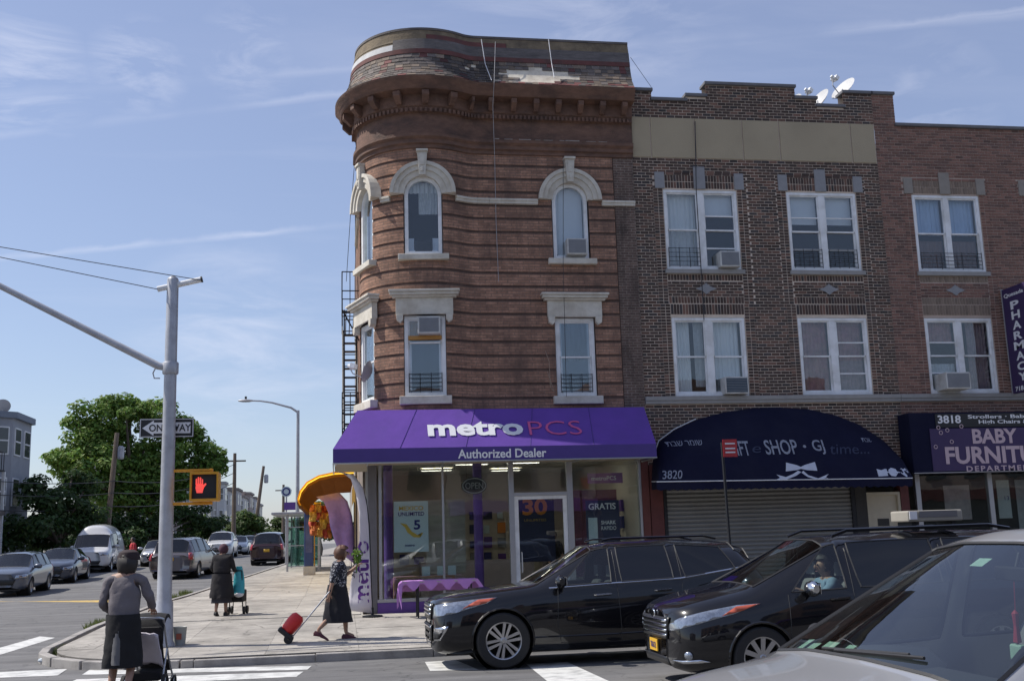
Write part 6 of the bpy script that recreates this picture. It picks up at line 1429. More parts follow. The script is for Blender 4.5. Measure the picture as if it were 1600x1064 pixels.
q = MB(); q.box(cx_-hw_,cx_+hw_,PY+.165,PY+.172,cz_-hh_,cz_+hh_); q.build('plate', M_BLACK, ow, bevel=.002)
q = MB(); q.ring(rect_loop(cx_-hw_+.01,cx_+hw_-.01,cz_-hh_+.01,cz_+hh_-.01), rect_loop(cx_-hw_+.022,cx_+hw_-.022,cz_-hh_+.022,cz_+hh_-.022), PY+.16, PY+.1645); q.build('border', M_LETTER, ow)
q = MB(); q.prism([(cx_-hw_+.05,cz_),(cx_-hw_+.25,cz_-.14),(cx_-hw_+.25,cz_-.1),(cx_+hw_-.06,cz_-.1),(cx_+hw_-.06,cz_+.1),(cx_-hw_+.25,cz_+.1),(cx_-hw_+.25,cz_+.14)], PY+.16, PY+.164); q.build('arrow', M_LETTER, ow)
text_fit('lettering', 'ONE WAY', M_BLACK, ow, (cx_+.06,PY+.158,cz_), .74, .13, bold=.015, extrude=.001)
q = MB(); q.box(PX-.13,PX+.13,PY+.1,PY+.165,cz_-.02,cz_+.02); q.build('clamp', M_DARKMETAL, ow)
M_SIGY = pm('signal_yellow', (.62,.29,.015), .5, var=.12)
ps = thing('pedestrian_signal', 'yellow pedestrian signal showing a red raised hand', 'traffic signal', (PX+.3,PY,2.9))
a_, b_ = wall_pt(300,760,PY-.25), wall_pt(339,760,PY-.25); c_ = wall_pt(319,741,PY-.25); d_ = wall_pt(319,779,PY-.25)
x0, x1, z1, z0 = a_[0], b_[0], c_[1], d_[1]
q = MB(); q.box(x0-.03,x1+.03,PY-.22,PY+.12,z0-.04,z1+.04); q.build('housing', M_SIGY, ps, bevel=.02)
q = MB(); q.ring(rect_loop(x0-.03,x1+.03,z0-.04,z1+.04), rect_loop(x0,x1,z0,z1), PY-.34, PY-.222); q.build('visor', M_SIGY, ps); q = MB(); q.box(x0,x1,PY-.235,PY-.223,z0,z1); q.build('face', M_BLACK, ps)
M_HAND = pm('lit_red_hand', (1,.1,.08), .5, var=0, emit=.6)
q = MB(); hx, hz, k = x0+.14, z0+.22, .36
def blob(pts): q.prism([(hx+x*k, hz+z*k) for x, z in pts], PY-.25, PY-.236)
blob([(-.16,-.32),(.12,-.32),(.17,-.05),(.14,.12),(-.2,.12),(-.22,-.08)])
for (x, w, t) in ((-.185,.065,.36),(-.09,.07,.44),(.01,.07,.42),(.105,.06,.33)): blob([(x-w/2,.1),(x+w/2,.1),(x+w/2,t),(x,t+.04),(x-w/2,t)])
blob([(.12,-.14),(.3,.1),(.27,.16),(.22,.14),(.12,.02)]); q.build('hand_symbol', M_HAND, ps)
for zz in (z1+.09, z0-.07):
    q = MB(); q.box(PX+.05,x1-.1,PY-.04,PY+.04,zz-.025,zz+.025); q.box(x0+.1,x0+.16,PY-.04,PY+.04,min(zz,z1 if zz > z1 else z0),max(zz,z1 if zz > z1 else z0)); q.build('bracket', M_SIGY, ps, bevel=.008)
bz0 = zs(20.5); bk = thing('bucket', 'pale plastic bucket with red mark at the foot of the traffic pole', 'bucket', (-2.78,20.5,bz0)); q = MB(); q.lathe([(.1,bz0),(.125,bz0+.3),(.132,bz0+.31),(.115,bz0+.29),(.09,bz0+.02),(.001,bz0+.02)], 18, (-2.83,20.5,0)); q.build('tub', pm('bucket_plastic', (.33,.34,.32), .5, var=.2), bk, smooth=True); q = MB(); q.box(-2.87,-2.78,20.365,20.38,bz0+.1,bz0+.2); q.build('label_patch', pm('red_patch', (.3,.07,.04), .6), bk)
ns = thing('no_parking_sign', 'small red parking sign on a steel post before the arched awning', 'sign', (7.0,19.0,zs(19)))
q = MB(); q.tube([(6.98,19,zs(19)),(6.93,19,3.4)], .028, 6); q.build('post', M_DARKMETAL, ns)
q = MB(); q.box(6.93,7.2,18.955,18.965,3.13,3.45); q.build('plate', pm('sign_red', (.42,.03,.035), .5, var=.08), ns)
q = MB()
for z_ in (3.2,3.27,3.36): q.box(6.97,7.16,18.948,18.954,z_,z_+.025)
q.build('print', M_LETTER, ns)
# street lamp, utility poles
lp = thing('street_lamp', 'grey street lamp with long curved arm over the side street', 'street lamp', (-2.1,55,zs(55))); top = wall_pt(465,642,55)
q = MB(); q.tube([(-2.1,55,zs(55)),(-2.1,55,8.4)], [.11,.075], 10); q.build('post', M_GALV, lp, smooth=True)
q = MB(); q.tube([(-2.1,55,8.3)]+[Vector(wp(x,y,55)) for x,y in ((455,637),(440,633),(425,629),(408,626.5),(395,626))], [.06,.055,.05,.045,.04,.04], 8); q.build('arm', M_GALV, lp, smooth=True)
q = MB(); a = Vector(wp(384,626,55)); q.sphere(a, .4, 12, 6, (1,.35,.2)); q.build('lamp_head', M_GALV, lp, smooth=True); q = MB(); q.lathe([(.05,a.z+.05),(.06,a.z+.2),(.03,a.z+.22)], 8, (a.x,a.y,0)); q.build('photocell', M_BLACK, lp)
PT = []
for (px, ty, Y, lab, lean) in ((183,676,68,'tall weathered wooden utility pole before the green tree',.5),(367,708,92,'wooden utility pole left of the leaning one up the side street',0),(412,728,105,'leaning wooden utility pole among the row houses',1.0),(443,757,125,'short far wooden utility pole behind the bus shelter',0)):
    x, zt = wall_pt(px,ty,Y); u_ = thing('utility_pole', lab, 'utility pole', (x-lean,Y,gz(Y)), group='wooden utility poles'); q = MB(); q.tube([(x-lean,Y,gz(Y)-.1),(x,Y,zt)], [.2,.13], 8); q.build('pole', M_WOOD, u_, smooth=True); PT.append((x,Y,zt))
    q = MB(); q.box(x-.9,x+.9,Y-.06,Y+.06,zt-.7,zt-.58) if lean == 0 else q.lathe([(.16,zt-1.6),(.2,zt-1.5),(.2,zt-.9),(.1,zt-.8)], 8, (x+.25,Y,0)); q.build('crossarm' if lean == 0 else 'transformer', M_WOOD if lean == 0 else M_GALV, u_)
for k, (dz, lb) in enumerate(((.9,'highest'),(1.6,'middle'),(2.4,'lowest'))):
    cable('%s sagging overhead wire along the left of the side street' % lb, [(-22,52,PT[0][2]-dz-1.5),(PT[0][0],PT[0][1],PT[0][2]-dz-2),(PT[1][0],PT[1][1],PT[1][2]-dz)], .025, M_WIRE, .6)
# bus shelter and advertising kiosk
G_SHEL = glass('shelter_glass', (.55,.7,.66), 1.5)
bsx, bsy = -2.15, 50; bz = zs(50)
sh = thing('bus_shelter', 'green-tinted glass bus shelter with flat roof on the side street pavement', 'bus shelter', (bsx,bsy,bz))
x0, x1, y0, y1 = -2.3, -.95, 49.2, 53.2
for x, y in ((x0,y0),(x1,y0),(x0,y1),(x1,y1)): q = MB(); q.box(x-.04,x+.04,y-.04,y+.04,bz-.1,bz+2.45); q.build('post', M_GALV, sh)
q = MB(); q.box(-3.0,-.85,48.9,53.5,bz+2.45,bz+2.56); q.build('roof', M_GALV, sh, bevel=.02)
for (a, b, c, d) in ((x0+.04,x1-.04,y0-.006,y0+.006),(x1-.006,x1+.006,y0+.04,y1-.04),(x0+.04,x1-.04,y1-.006,y1+.006)): q = MB(); q.box(a,b,c,d,bz+.2,bz+2.3); q.build('glass_panel', G_SHEL, sh)
for z_ in (.2,1.1,1.9): q = MB(); q.box(x0+.04,x1-.04,y0-.02,y0+.02,bz+z_-.02,bz+z_+.02); q.build('cross_rail', M_GALV, sh)
q = MB(); q.box(x1-.45,x1-.08,y0+.5,y1-.5,bz+.45,bz+.5); q.build('bench', M_WOOD, sh)
ks = thing('information_kiosk', 'slim blue advertising kiosk standing right of the bus shelter', 'kiosk', (-1.1,46,zs(46))); kz = zs(46)
q = MB(); q.box(-1.5,-1.02,45.8,46.2,kz,kz+.35); q.build('base', M_STONE, ks); q = MB(); q.box(-1.48,-1.1,45.85,46.15,kz+.35,kz+2.6); q.build('panel', pm('kiosk_blue', (.04,.07,.2), .4, var=.2), ks, bevel=.02)
q = MB(); q.box(-1.08,-1.04,45.9,46.1,kz+.35,kz+2.65); q.build('edge_strip', M_SIGY, ks); q = MB(); q.box(-1.42,-1.15,45.84,45.849,kz+.9,kz+2.3); q.build('screen', pm('kiosk_print', (.1,.12,.25), .3, var=.6, scale=4), ks)
bp = thing('bus_stop_sign', 'bus stop post with pale round sign over a small purple plate', 'sign', (-3.1,58,zs(58))); a = wall_pt(452,780,58); q = MB(); q.tube([(a[0]-.15,58,zs(58)),(a[0]-.15,58,a[1]+.6)], .04, 6); q.build('post', M_GALV, bp)
q = MB(); q.lathe([(.001,-.02),(.27,-.02),(.27,.02),(.001,.02)], 18, (a[0]-.15,57.9,a[1]+.4), 'y'); q.build('disc', M_POSTW, bp); q = MB(); q.lathe([(.14,-.03),(.21,-.03),(.21,-.022),(.14,-.022),(.14,-.03)], 18, (a[0]-.15,57.9,a[1]+.4), 'y', cap=False); q.build('disc_ring', M_NAVY, bp); q = MB(); q.box(a[0]-.25,a[0]+.35,57.85,57.9,a[1]-.55,a[1]-.15); q.build('plate', M_PURPP, bp)
# yellow canopy and goods of the next shop on the side street
ya = thing('awning', 'yellow barrel-shaped slatted awning over the side street pavement', 'awning', (-.6,38,2.6))
M_YC = pm('yellow_canvas', (.75,.42,.035), .7, var=.15, scale=2)
_t = M_YC.node_tree; _b = _t.nodes['Principled BSDF']; _tr = N(_t, 'ShaderNodeBsdfTranslucent'); _tr.inputs[0].default_value = (1,.62,.06,1); _ms = N(_t, 'ShaderNodeMixShader'); _ms.inputs[0].default_value = .78; L(_t, _b.outputs[0], _ms.inputs[1]); L(_t, _tr.outputs[0], _ms.inputs[2]); L(_t, _ms.outputs[0], _t.nodes['Material Output'].inputs[0])
M_YD = pm('dark_yellow_seam', (.14,.05,.01), .8)
prof = [(-1.3,3.05),(-1.38,3.22),(-1.3,3.5),(-1.08,3.78),(-.7,3.98),(-.2,4.08),(.45,4.1)]
for i in range(10):
    y0_ = 36.3+i*1.2; q = MB(); q.add([(x,y,z+(0 if k else 0)) for k, y in enumerate((y0_,y0_+1.2)) for x, z in prof], [(j,j+1,len(prof)+j+1,len(prof)+j) for j in range(len(prof)-1)]); q.build('canvas_panel', M_YC, ya, smooth=True)
    q = MB(); q.tube([(x,y0_+1.1,z-.07) for x, z in prof], .085, 5); q.build('rib', M_YD, ya)
q = MB(); q.tube([(x,36.28,z) for x, z in prof], .025, 6); q.build('end_hoop', M_YC, ya)
hg = thing('hanging_goods', 'orange and red printed goods hanging under the yellow awning', 'merchandise', (-.6,40.4,1.3)); M_HG = pm('orange_print', (.5,.17,.04), .8, var=.7, scale=3.5, hue=.12)
rng = random.Random(12); MG = [M_HG, pm('yellow_print', (.55,.33,.06), .8, var=.6, scale=4, hue=.1), pm('red_print', (.42,.07,.04), .8, var=.5, scale=4, hue=.06)]
for i in range(16):
    px0 = 485+8*(i % 4)+rng.uniform(-2,2); py0 = 788+12*(i//4)+rng.uniform(-3,3); Yg = 37.6+.12*(i % 4)+rng.uniform(0,.3); a = wall_pt(px0,py0,Yg); b = wall_pt(px0+10,py0+15,Yg); q = MB(); vs_ = []
    for j in range(5):
        for k in range(5): vs_.append((a[0]+(b[0]-a[0])*(k/4+.05*math.sin(j*2+i)), Yg+.05*math.sin(k*2+j+i), a[1]+(b[1]-a[1])*j/4))
    q.add(vs_, [(j*5+k,j*5+k+1,j*5+k+6,j*5+k+5) for j in range(4) for k in range(4)]); o = q.build('garment', MG[i % 3], hg, smooth=True); o.modifiers.new('t','SOLIDIFY').thickness = .04
q = MB()
for k in range(4): q.tube([(wall_pt(490,782-3,37.6)[0],37.7+.12*k,3.1+.0*k),(wall_pt(535,780,37.6)[0],37.7+.12*k,3.1)], .012, 4)
q.build('hanging_rail', M_DARKMETAL, hg)
pc = thing('fabric_curtain', 'purple printed fabric hanging beside the yellow awning goods', 'curtain', (0,39.6,.4)); M_PF = pm('purple_print', (.3,.2,.45), .8, var=.6, scale=2.2, hue=.08)
out_ = [((494,776),(530,769)),((506,784),(543,783)),((513,800),(550,806)),((516,822),(553,832)),((522,842),(553,856)),((530,862),(553,880))]; q = MB(); vs_ = []
for k, (a, b) in enumerate(out_):
    pa, pb = wall_pt(*a,37.3), wall_pt(*b,37.3)
    for i in range(9): t = i/8; vs_.append((pa[0]+(pb[0]-pa[0])*t, 37.3+.03*math.sin(i*1.3+k*.9), pa[1]+(pb[1]-pa[1])*t))
q.add(vs_, [(k*9+i,k*9+i+1,(k+1)*9+i+1,(k+1)*9+i) for k in range(len(out_)-1) for i in range(8)]); o = q.build('cloth', M_PF, pc, smooth=True); o.modifiers.new('t','SOLIDIFY').thickness = .02
nb = thing('side_shop', 'low side street shop building behind the yellow awning', 'building', (3,45,.5)); q = MB(); q.box(.5,6.9,37.5,60,.3,4.6); q.build('wall', pm('shop_wall', (.3,.27,.24), .8, var=.2), nb); q = MB(); q.box(.46,.495,39,46,.9,3.2); q.build('window', G_TINT, nb)
# ---------------------------------------------------------------- houses
M_WD = pm('window_dark', (.03,.035,.045), .2, var=.2, coat=.5)
def house(label, X, y0, y1, ztop, col, floors=3, bay=True, cat='house', group='row houses along the side street', cornice=(.25,.22,.2), nwin=3, z0=None, clap=False, depth=9):
    zb = gz(y0) if z0 is None else z0; r_ = thing('row_house', label, cat, (X-depth/2,(y0+y1)/2,zb), group=group)
    m = pm('siding_%.3f_%.3f_%.3f' % col, col, .8, var=.15, scale=2)
    q = MB(); fx = X
    if bay:
        b0, b1 = y0+(y1-y0)*.12, y0+(y1-y0)*.88; d = .8
        pl_ = [(X-depth,y0),(X,y0),(X,b0),(X+d,b0+.7),(X+d,b1-.7),(X,b1),(X,y1),(X-depth,y1)]
    else: pl_ = [(X-depth,y0),(X,y0),(X,y1),(X-depth,y1)]
    q.slab(pl_, zb-.3, ztop); q.build('wall', m, r_)
    q = MB(); q.slab([(x+(.0 if x < X-1 else .22), y+(0)) for x, y in pl_], ztop, ztop+.35); q.build('cornice', pm('cornice_%.2f_%.2f_%.2f' % cornice, cornice, .8), r_)
    fh = (ztop-zb)/floors; xf = X+(.8 if bay else 0)
    for f_ in range(floors):
        zz = zb+fh*f_+fh*.3; zt = zb+fh*f_+fh*.8; ys_ = [y0+(y1-y0)*(k+.5)/nwin for k in range(nwin)] if not bay else [ (b0+b1)/2-(b1-b0-1.4)*.25, (b0+b1)/2+(b1-b0-1.4)*.25 ]
        for yc in ys_:
            w = .5; q = MB(); q.box(xf-.05,xf+.06,yc-w-.08,yc+w+.08,zz-.08,zt+.08); o = q.build('window', M_WHITE, r_); q = MB(); q.box(xf+.061,xf+.07,yc-w,yc+w,zz,zt); q.build('pane', M_WD, o); q = MB(); q.box(xf+.071,xf+.09,yc-w,yc+w,(zz+zt)/2-.04,(zz+zt)/2+.04); q.build('rail', M_WHITE, o)
        if bay:     # canted side facing the camera
            for (pa, pb) in (((X,b0),(X+.8,b0+.7)),):
                ax = Vector((pb[0]-pa[0],pb[1]-pa[1],0)).normalized(); nn = Vector((ax.y,-ax.x,0)); c = Vector(((pa[0]+pb[0])/2,(pa[1]+pb[1])/2,0)); T = lambda u, d, z, c=c, ax=ax, nn=nn: tuple(c+ax*u+nn*d+Vector((0,0,z)))
                q = MB(T); q.box(-.34,.34,-.03,.05,zz-.08,zt+.08); o = q.build('window', M_WHITE, r_); q = MB(T); q.box(-.27,.27,.051,.06,zz,zt); q.build('pane', M_WD, o); q = MB(T); q.box(-.27,.27,.061,.075,(zz+zt)/2-.04,(zz+zt)/2+.04); q.build('rail', M_WHITE, o)
    return r_
h1 = house('sage green clapboard house with porch at the left edge', -18.8, 55.0, 62.0, 9.8, (.24,.27,.165), 3, False, nwin=3, depth=10, cornice=(.17,.2,.15))
q = MB(); q.box(-18.75,-17.4,55.2,60.8,3.75,3.95); q.build('porch_roof', M_LEAD, h1); q = MB(); q.box(-18.7,-17.5,55.3,60.7,6.0,6.08); q.build('balcony', M_DARKMETAL, h1)
q = MB()
for i in range(14): y = 55.4+i*.4; q.tube([(-17.55,y,6.08),(-17.55,y,7.0)], .02, 4)
q.tube([(-17.55,55.3,7.0),(-17.55,60.7,7.0)], .03, 5); q.build('balcony_railing', M_DARKMETAL, h1)
for y in (55.4,60.6): q = MB(); q.box(-17.6,-17.45,y-.08,y+.08,.7,6.0); q.build('porch_post', M_WHITE, h1)
h2 = house('pale blue-grey house with rounded bay next to the green house', -18.9, 62.3, 69, 9.2, (.3,.315,.35), 3, True, depth=10, cornice=(.2,.23,.28))
dish('dark satellite dish on the roof of the blue-grey house', (-19.2,65.5,9.5), rad(200), rad(30), .42, M_WIREGREY, .6); dish('small dark satellite dish on the roof of the green house', (-19.2,60.5,10.0), rad(200), rad(30), .3, M_WIREGREY, .6)
cols = [(.5,.48,.45),(.42,.4,.39),(.55,.53,.5),(.33,.27,.24),(.46,.45,.46),(.52,.49,.43),(.3,.24,.21),(.48,.46,.46),(.4,.37,.34),(.55,.54,.53)]
names = ['cream','stone grey','white','brown','silver grey','ivory','dark brown','pearl','taupe','chalk white']
y = 97.0
for i in range(16):
    w = 6.2 if i < 10 else 12
    house('%s row house, number %s up the side street past the tree' % (names[i % 10], ['one','two','three','four','five','six','seven','eight','nine','ten','eleven','twelve','thirteen','fourteen','fifteen','sixteen'][i]), -17.4 if y < 150 else -16.6, y, y+w-.05, gz(y)+random.uniform(8.2,9.6), cols[i % 10], 3, True, depth=4.5, cornice=random.choice([(.3,.25,.22),(.2,.17,.15),(.35,.33,.32)])); y += w
# buildings across the avenue behind the viewer: they close the street and show in glass and paint
for i, (x0, x1, hh, c) in enumerate(((-40,-24,9,(.28,.2,.16)),(-6,6,10.5,(.3,.2,.16)),(6.05,15,8.8,(.36,.31,.25)),(15.05,30,11,(.25,.17,.14)),(30.05,60,9.5,(.33,.27,.23)))):
    r_ = thing('opposite_building', ['low brown brick block across the avenue, left of the side street','red-brown brick block straight across the avenue','tan block across the avenue right of the red-brown one','tall dark brick block across the avenue','long beige block farthest right across the avenue'][i], 'building', ((x0+x1)/2,-16,0), group='buildings across the avenue')
    q = MB(); q.box(x0,x1,-24,-13,-.2,hh); q.build('wall', pm('opp_wall_%d' % i, c, .85, var=.2), r_)
    n = int((x1-x0)/2.6)
    for f_ in range(2):
        for k in range(n): xc = x0+(x1-x0)*(k+.5)/n; q = MB(); q.box(xc-.6,xc+.6,-12.98,-12.9,4.6+f_*3,6.4+f_*3); q.build('window', M_WD, r_)
    q = MB(); q.box(x0+.2,x1-.2,-12.98,-12.92,.4,3.2); q.build('shop_window', M_WD, r_); q = MB(); q.box(x0+.1,x1-.1,-13,-11.9,3.2,3.9); q.build('canopy', [M_NAVYC, M_REDP, M_PURPP, M_NAVYC, M_REDP][i], r_)
# ---------------------------------------------------------------- trees
M_BARK = pm('bark', (.09,.07,.055), .9, var=.3, bump=.5, stretch=(4,4,1))
def leaf_mat(name, c):
    m, t, b = mk(name); at = N(t, 'ShaderNodeAttribute', attribute_name='col').outputs['Color']; L(t, at, b.inputs['Base Color']); b.inputs['Roughness'].default_value = .55; b.inputs['Specular IOR Level'].default_value = .35
    tr = N(t, 'ShaderNodeBsdfTranslucent'); L(t, at, tr.inputs[0]); ms = N(t, 'ShaderNodeMixShader'); ms.inputs[0].default_value = .42; o = t.nodes['Material Output']; L(t, b.outputs[0], ms.inputs[1]); L(t, tr.outputs[0], ms.inputs[2]); L(t, ms.outputs[0], o.inputs[0]); return m
M_LEAF = leaf_mat('leaf', None)
def crown_mesh(clumps, n, size, rng, col, up=.6):
    q = MB(); vs_, fs = [], []; cs = []
    tot = sum(c[3]**2 for c in clumps)
    for (cx, cy, cz, r_, *rest) in clumps:
        sq = rest[0] if rest else .75
        for _ in range(int(n*r_*r_/tot)):
            while True:
                d = Vector((rng.uniform(-1,1),rng.uniform(-1,1),rng.uniform(-1,1)))
                if .05 < d.length < 1: break
            d = d.normalized()*(d.length**.45)
            k = .86+.28*math.sin(d.x*7+cx*3)*math.sin(d.z*8+cz)
            p = Vector((cx+d.x*r_*k, cy+d.y*r_*k, cz+d.z*r_*sq*k))
            nrm = (d+Vector((rng.uniform(-.7,.7),rng.uniform(-.7,.7),up+rng.uniform(-.5,.5)))).normalized(); u = nrm.orthogonal().normalized(); u.rotate(Matrix.Rotation(rng.uniform(0,6.28),3,nrm)); w = nrm.cross(u)
            s = size*rng.uniform(.6,1.3); b = len(vs_); vs_ += [tuple(p-u*s), tuple(p+w*s*.55+nrm*s*.12), tuple(p+u*s), tuple(p-w*s*.55+nrm*s*.12)]; fs.append((b,b+1,b+2,b+3))
            g_ = rng.uniform(.7,1.35); cs.append((col[0]*g_*rng.uniform(.8,1.3), col[1]*g_, col[2]*g_*rng.uniform(.7,1.2)))
    q.add(vs_, fs); q.c = cs; return q
def tree(name, label, base, clumps, n, size, col, trunk_r=.35, limbs=True, seed=1, cat='tree'):
    rng = random.Random(seed); r_ = thing(name, label, cat, base, group='trees along the side street' if cat == 'tree' else None)
    cen = Vector((sum(c[0] for c in clumps)/len(clumps), sum(c[1] for c in clumps)/len(clumps), sum(c[2] for c in clumps)/len(clumps)))
    q = MB(); fork = Vector(base).lerp(cen, .45); fork.x = base[0]; q.tube([base, Vector(base)+Vector((.1,0,(fork.z-base[2])*.5)), fork], [trunk_r,trunk_r*.8,trunk_r*.65], 9)
    if limbs:
        for c in clumps:
            if rng.random() > 30/len(clumps): continue
            e = Vector(c[:3]); mid = fork.lerp(e,.5)+Vector((0,0,.4)); q.tube([fork,mid,e], [trunk_r*.5,trunk_r*.28,.05], 6)
    q.build('trunk', M_BARK, r_, smooth=True); crown_mesh(clumps, n, size, rng, col).build('crown', M_LEAF, r_); return r_
def tp_(px, py, Y): x, z = wall_pt(px, py, Y); return x, Y, z
def clumps_at(lst, rng):
    out = []
    for (px, py, Y, r_) in lst:
        x, y, z = tp_(px, py, Y); out.append((x,y,z,r_))
        out.pop(); k_ = max(6, int(6.5*r_))
        for k in range(k_):
            a = rng.uniform(0,6.28); e = rng.uniform(-1,1); rr = rng.uniform(.45,1.05); out.append((x+r_*rr*math.cos(a)*math.sqrt(1-e*e), y+r_*rr*math.sin(a)*math.sqrt(1-e*e), z+r_*rr*e*.8, rng.uniform(.6,1.15), .65))
    return out
rg2 = random.Random(5)
cl = clumps_at([(160,655,84,2.0),(200,650,86,2.0),(130,670,83,1.6),(245,655,86,2.0),(285,665,87,1.7),(120,700,82,1.8),(165,705,85,2.3),(215,705,86,2.4),(265,700,86,2.2),(310,690,87,1.6),(330,715,86,1.3),(140,735,82,2.0),(190,745,84,2.3),(240,745,86,2.3),(295,735,87,1.9),(150,775,82,1.8),(200,785,84,2.0),(255,785,86,2.0),(105,722,82,1.0),(180,632,85,1.2),(330,725,87,1.0)], rg2)
b_ = tp_(205,850,85); tree('shade_tree', 'large broad green tree beside the utility pole', (b_[0],85,gz(85)), cl, 44000, .165, (.14,.235,.05), .45, True, 2)
cl = clumps_at([(100,785,66,1.5),(62,790,64,1.4),(130,805,67,1.4),(85,820,65,1.5),(40,822,62,1.2),(112,755,68,1.2),(75,765,65,1.0)], rg2); b_ = tp_(90,850,65); tree('dark_bush_tree', 'low dark leafy tree before the blue-grey house', (b_[0],65,gz(65)), cl, 9000, .15, (.045,.085,.026), .2, True, 3)
cl = clumps_at([(250,820,84,1.5),(300,812,86,1.4),(200,825,83,1.5),(160,822,82,1.4),(335,818,88,1.1),(30,842,70,1.0),(60,844,72,1.0),(95,846,74,1.0),(130,846,76,1.0),(165,846,78,1.0),(205,846,80,1.0),(250,846,84,1.0),(295,846,88,1.0),(330,846,90,1.0),(120,830,77,1.2)], rg2); b_ = tp_(230,850,84); tree('dark_hedge', 'dark hedge of leaves below the large green tree', (b_[0],84,gz(84)), cl, 20000, .15, (.045,.085,.026), .15, True, 4, cat='hedge')
for i, (px, py, Y, r_, lb) in enumerate(((385,826,105,1.6,'small light green street tree beside the leaning utility pole'),(300,822,100,1.3,'small street tree left of the row houses'),(425,832,130,1.7,'small far street tree just left of the bus shelter'),(500,815,70,1.4,'green bush behind the information kiosk'))):
    cl = clumps_at([(px,py,Y,r_),(px+4,py-8,Y,r_*.7)], rg2); b_ = tp_(px,850,Y); tree('street_tree', lb, (b_[0],Y,gz(Y)), cl, 4500, .16, (.07,.12,.03), .12, True, 20+i)
M_GRASS = M_LEAF
def grass(label, spots, n, seed, h=.16):
    rng = random.Random(seed); q = MB(); cs = []
    for _ in range(n):
        (x, y, r_) = rng.choice(spots); a = rng.uniform(0,6.28); d = r_*math.sqrt(rng.random()); X, Y = x+d*math.cos(a)*1.6, y+d*math.sin(a); z = max(gz(Y), gz(Y)); hh = h*rng.uniform(.4,1.2); t = rng.uniform(0,6.28); w = .012; lx, ly = rng.uniform(-.08,.08), rng.uniform(-.08,.08)
        q.add([(X-w*math.cos(t),Y-w*math.sin(t),z),(X+w*math.cos(t),Y+w*math.sin(t),z),(X+lx,Y+ly,z+hh)], [(0,1,2)]); g_ = rng.uniform(.7,1.4); cs.append((.13*g_,.16*g_,.05*g_))
    q.c = cs; return tag(q.build('grass', M_LEAF), label, 'grass', kind='stuff')
def gp(px, py, z=0.): return on_ground(px, py, z)
grass('weeds growing along the corner kerb', [(*gp(105,1024,-.05),.22),(*gp(118,1027,-.05),.2),(*gp(92,1020,-.05),.12),(*gp(150,983,.0),.16),(*gp(158,978,.0),.14),(*gp(280,938,.1),.2),(*gp(290,934,.1),.15)], 1500, 9)
lt = MB(); X, Y = gp(72,1034,-.04); lt.sphere((X,Y,gz(Y)+.06), .1, 9, 6, (1.4,.8,.5)); tag(lt.build('litter', pm('crumpled_paper', (.5,.55,.6), .8, var=.3, scale=20, bump=1, bscale=15), smooth=False), 'crumpled pale litter lying by the corner kerb', 'litter')
# ---------------------------------------------------------------- people
M_SKIN = pm('skin', (.34,.2,.14), .55, var=.08); M_HAIR = pm('dark_hair', (.02,.016,.014), .6, var=.3); M_HAIRB = pm('brown_hair', (.11,.05,.03), .6, var=.35, scale=30)
def skin(name, pts, edges, mat, parent, root_i=0, sub=2, extra=None):
    me = bpy.data.meshes.new(name); me.from_pydata([p[:3] for p in pts], edges, []); o = bpy.data.objects.new('tmp', me); COL.objects.link(o)
    m = o.modifiers.new('skin','SKIN'); m.use_smooth_shade = True; sv_ = me.skin_vertices[0].data
    for i, p in enumerate(pts):
        r_ = p[3]; sv_[i].radius = r_ if hasattr(r_,'__len__') else (r_, r_); sv_[i].use_root = (i == root_i)
    s = o.modifiers.new('sub','SUBSURF'); s.levels = sub; s.render_levels = sub
    out = evald(o); bpy.data.objects.remove(o); out.materials.clear()
    if extra:
        bm = bmesh.new(); bm.from_mesh(out); tmp = extra.mesh('x', True); bm.from_mesh(tmp); bm.to_mesh(out); bm.free()
    out.polygons.foreach_set('use_smooth', [True]*len(out.polygons)); out.name = name
    return place(name, out, mat, parent, world=False)
def lerp3(a, b, t): return tuple(a[i]+(b[i]-a[i])*t for i in range(3))
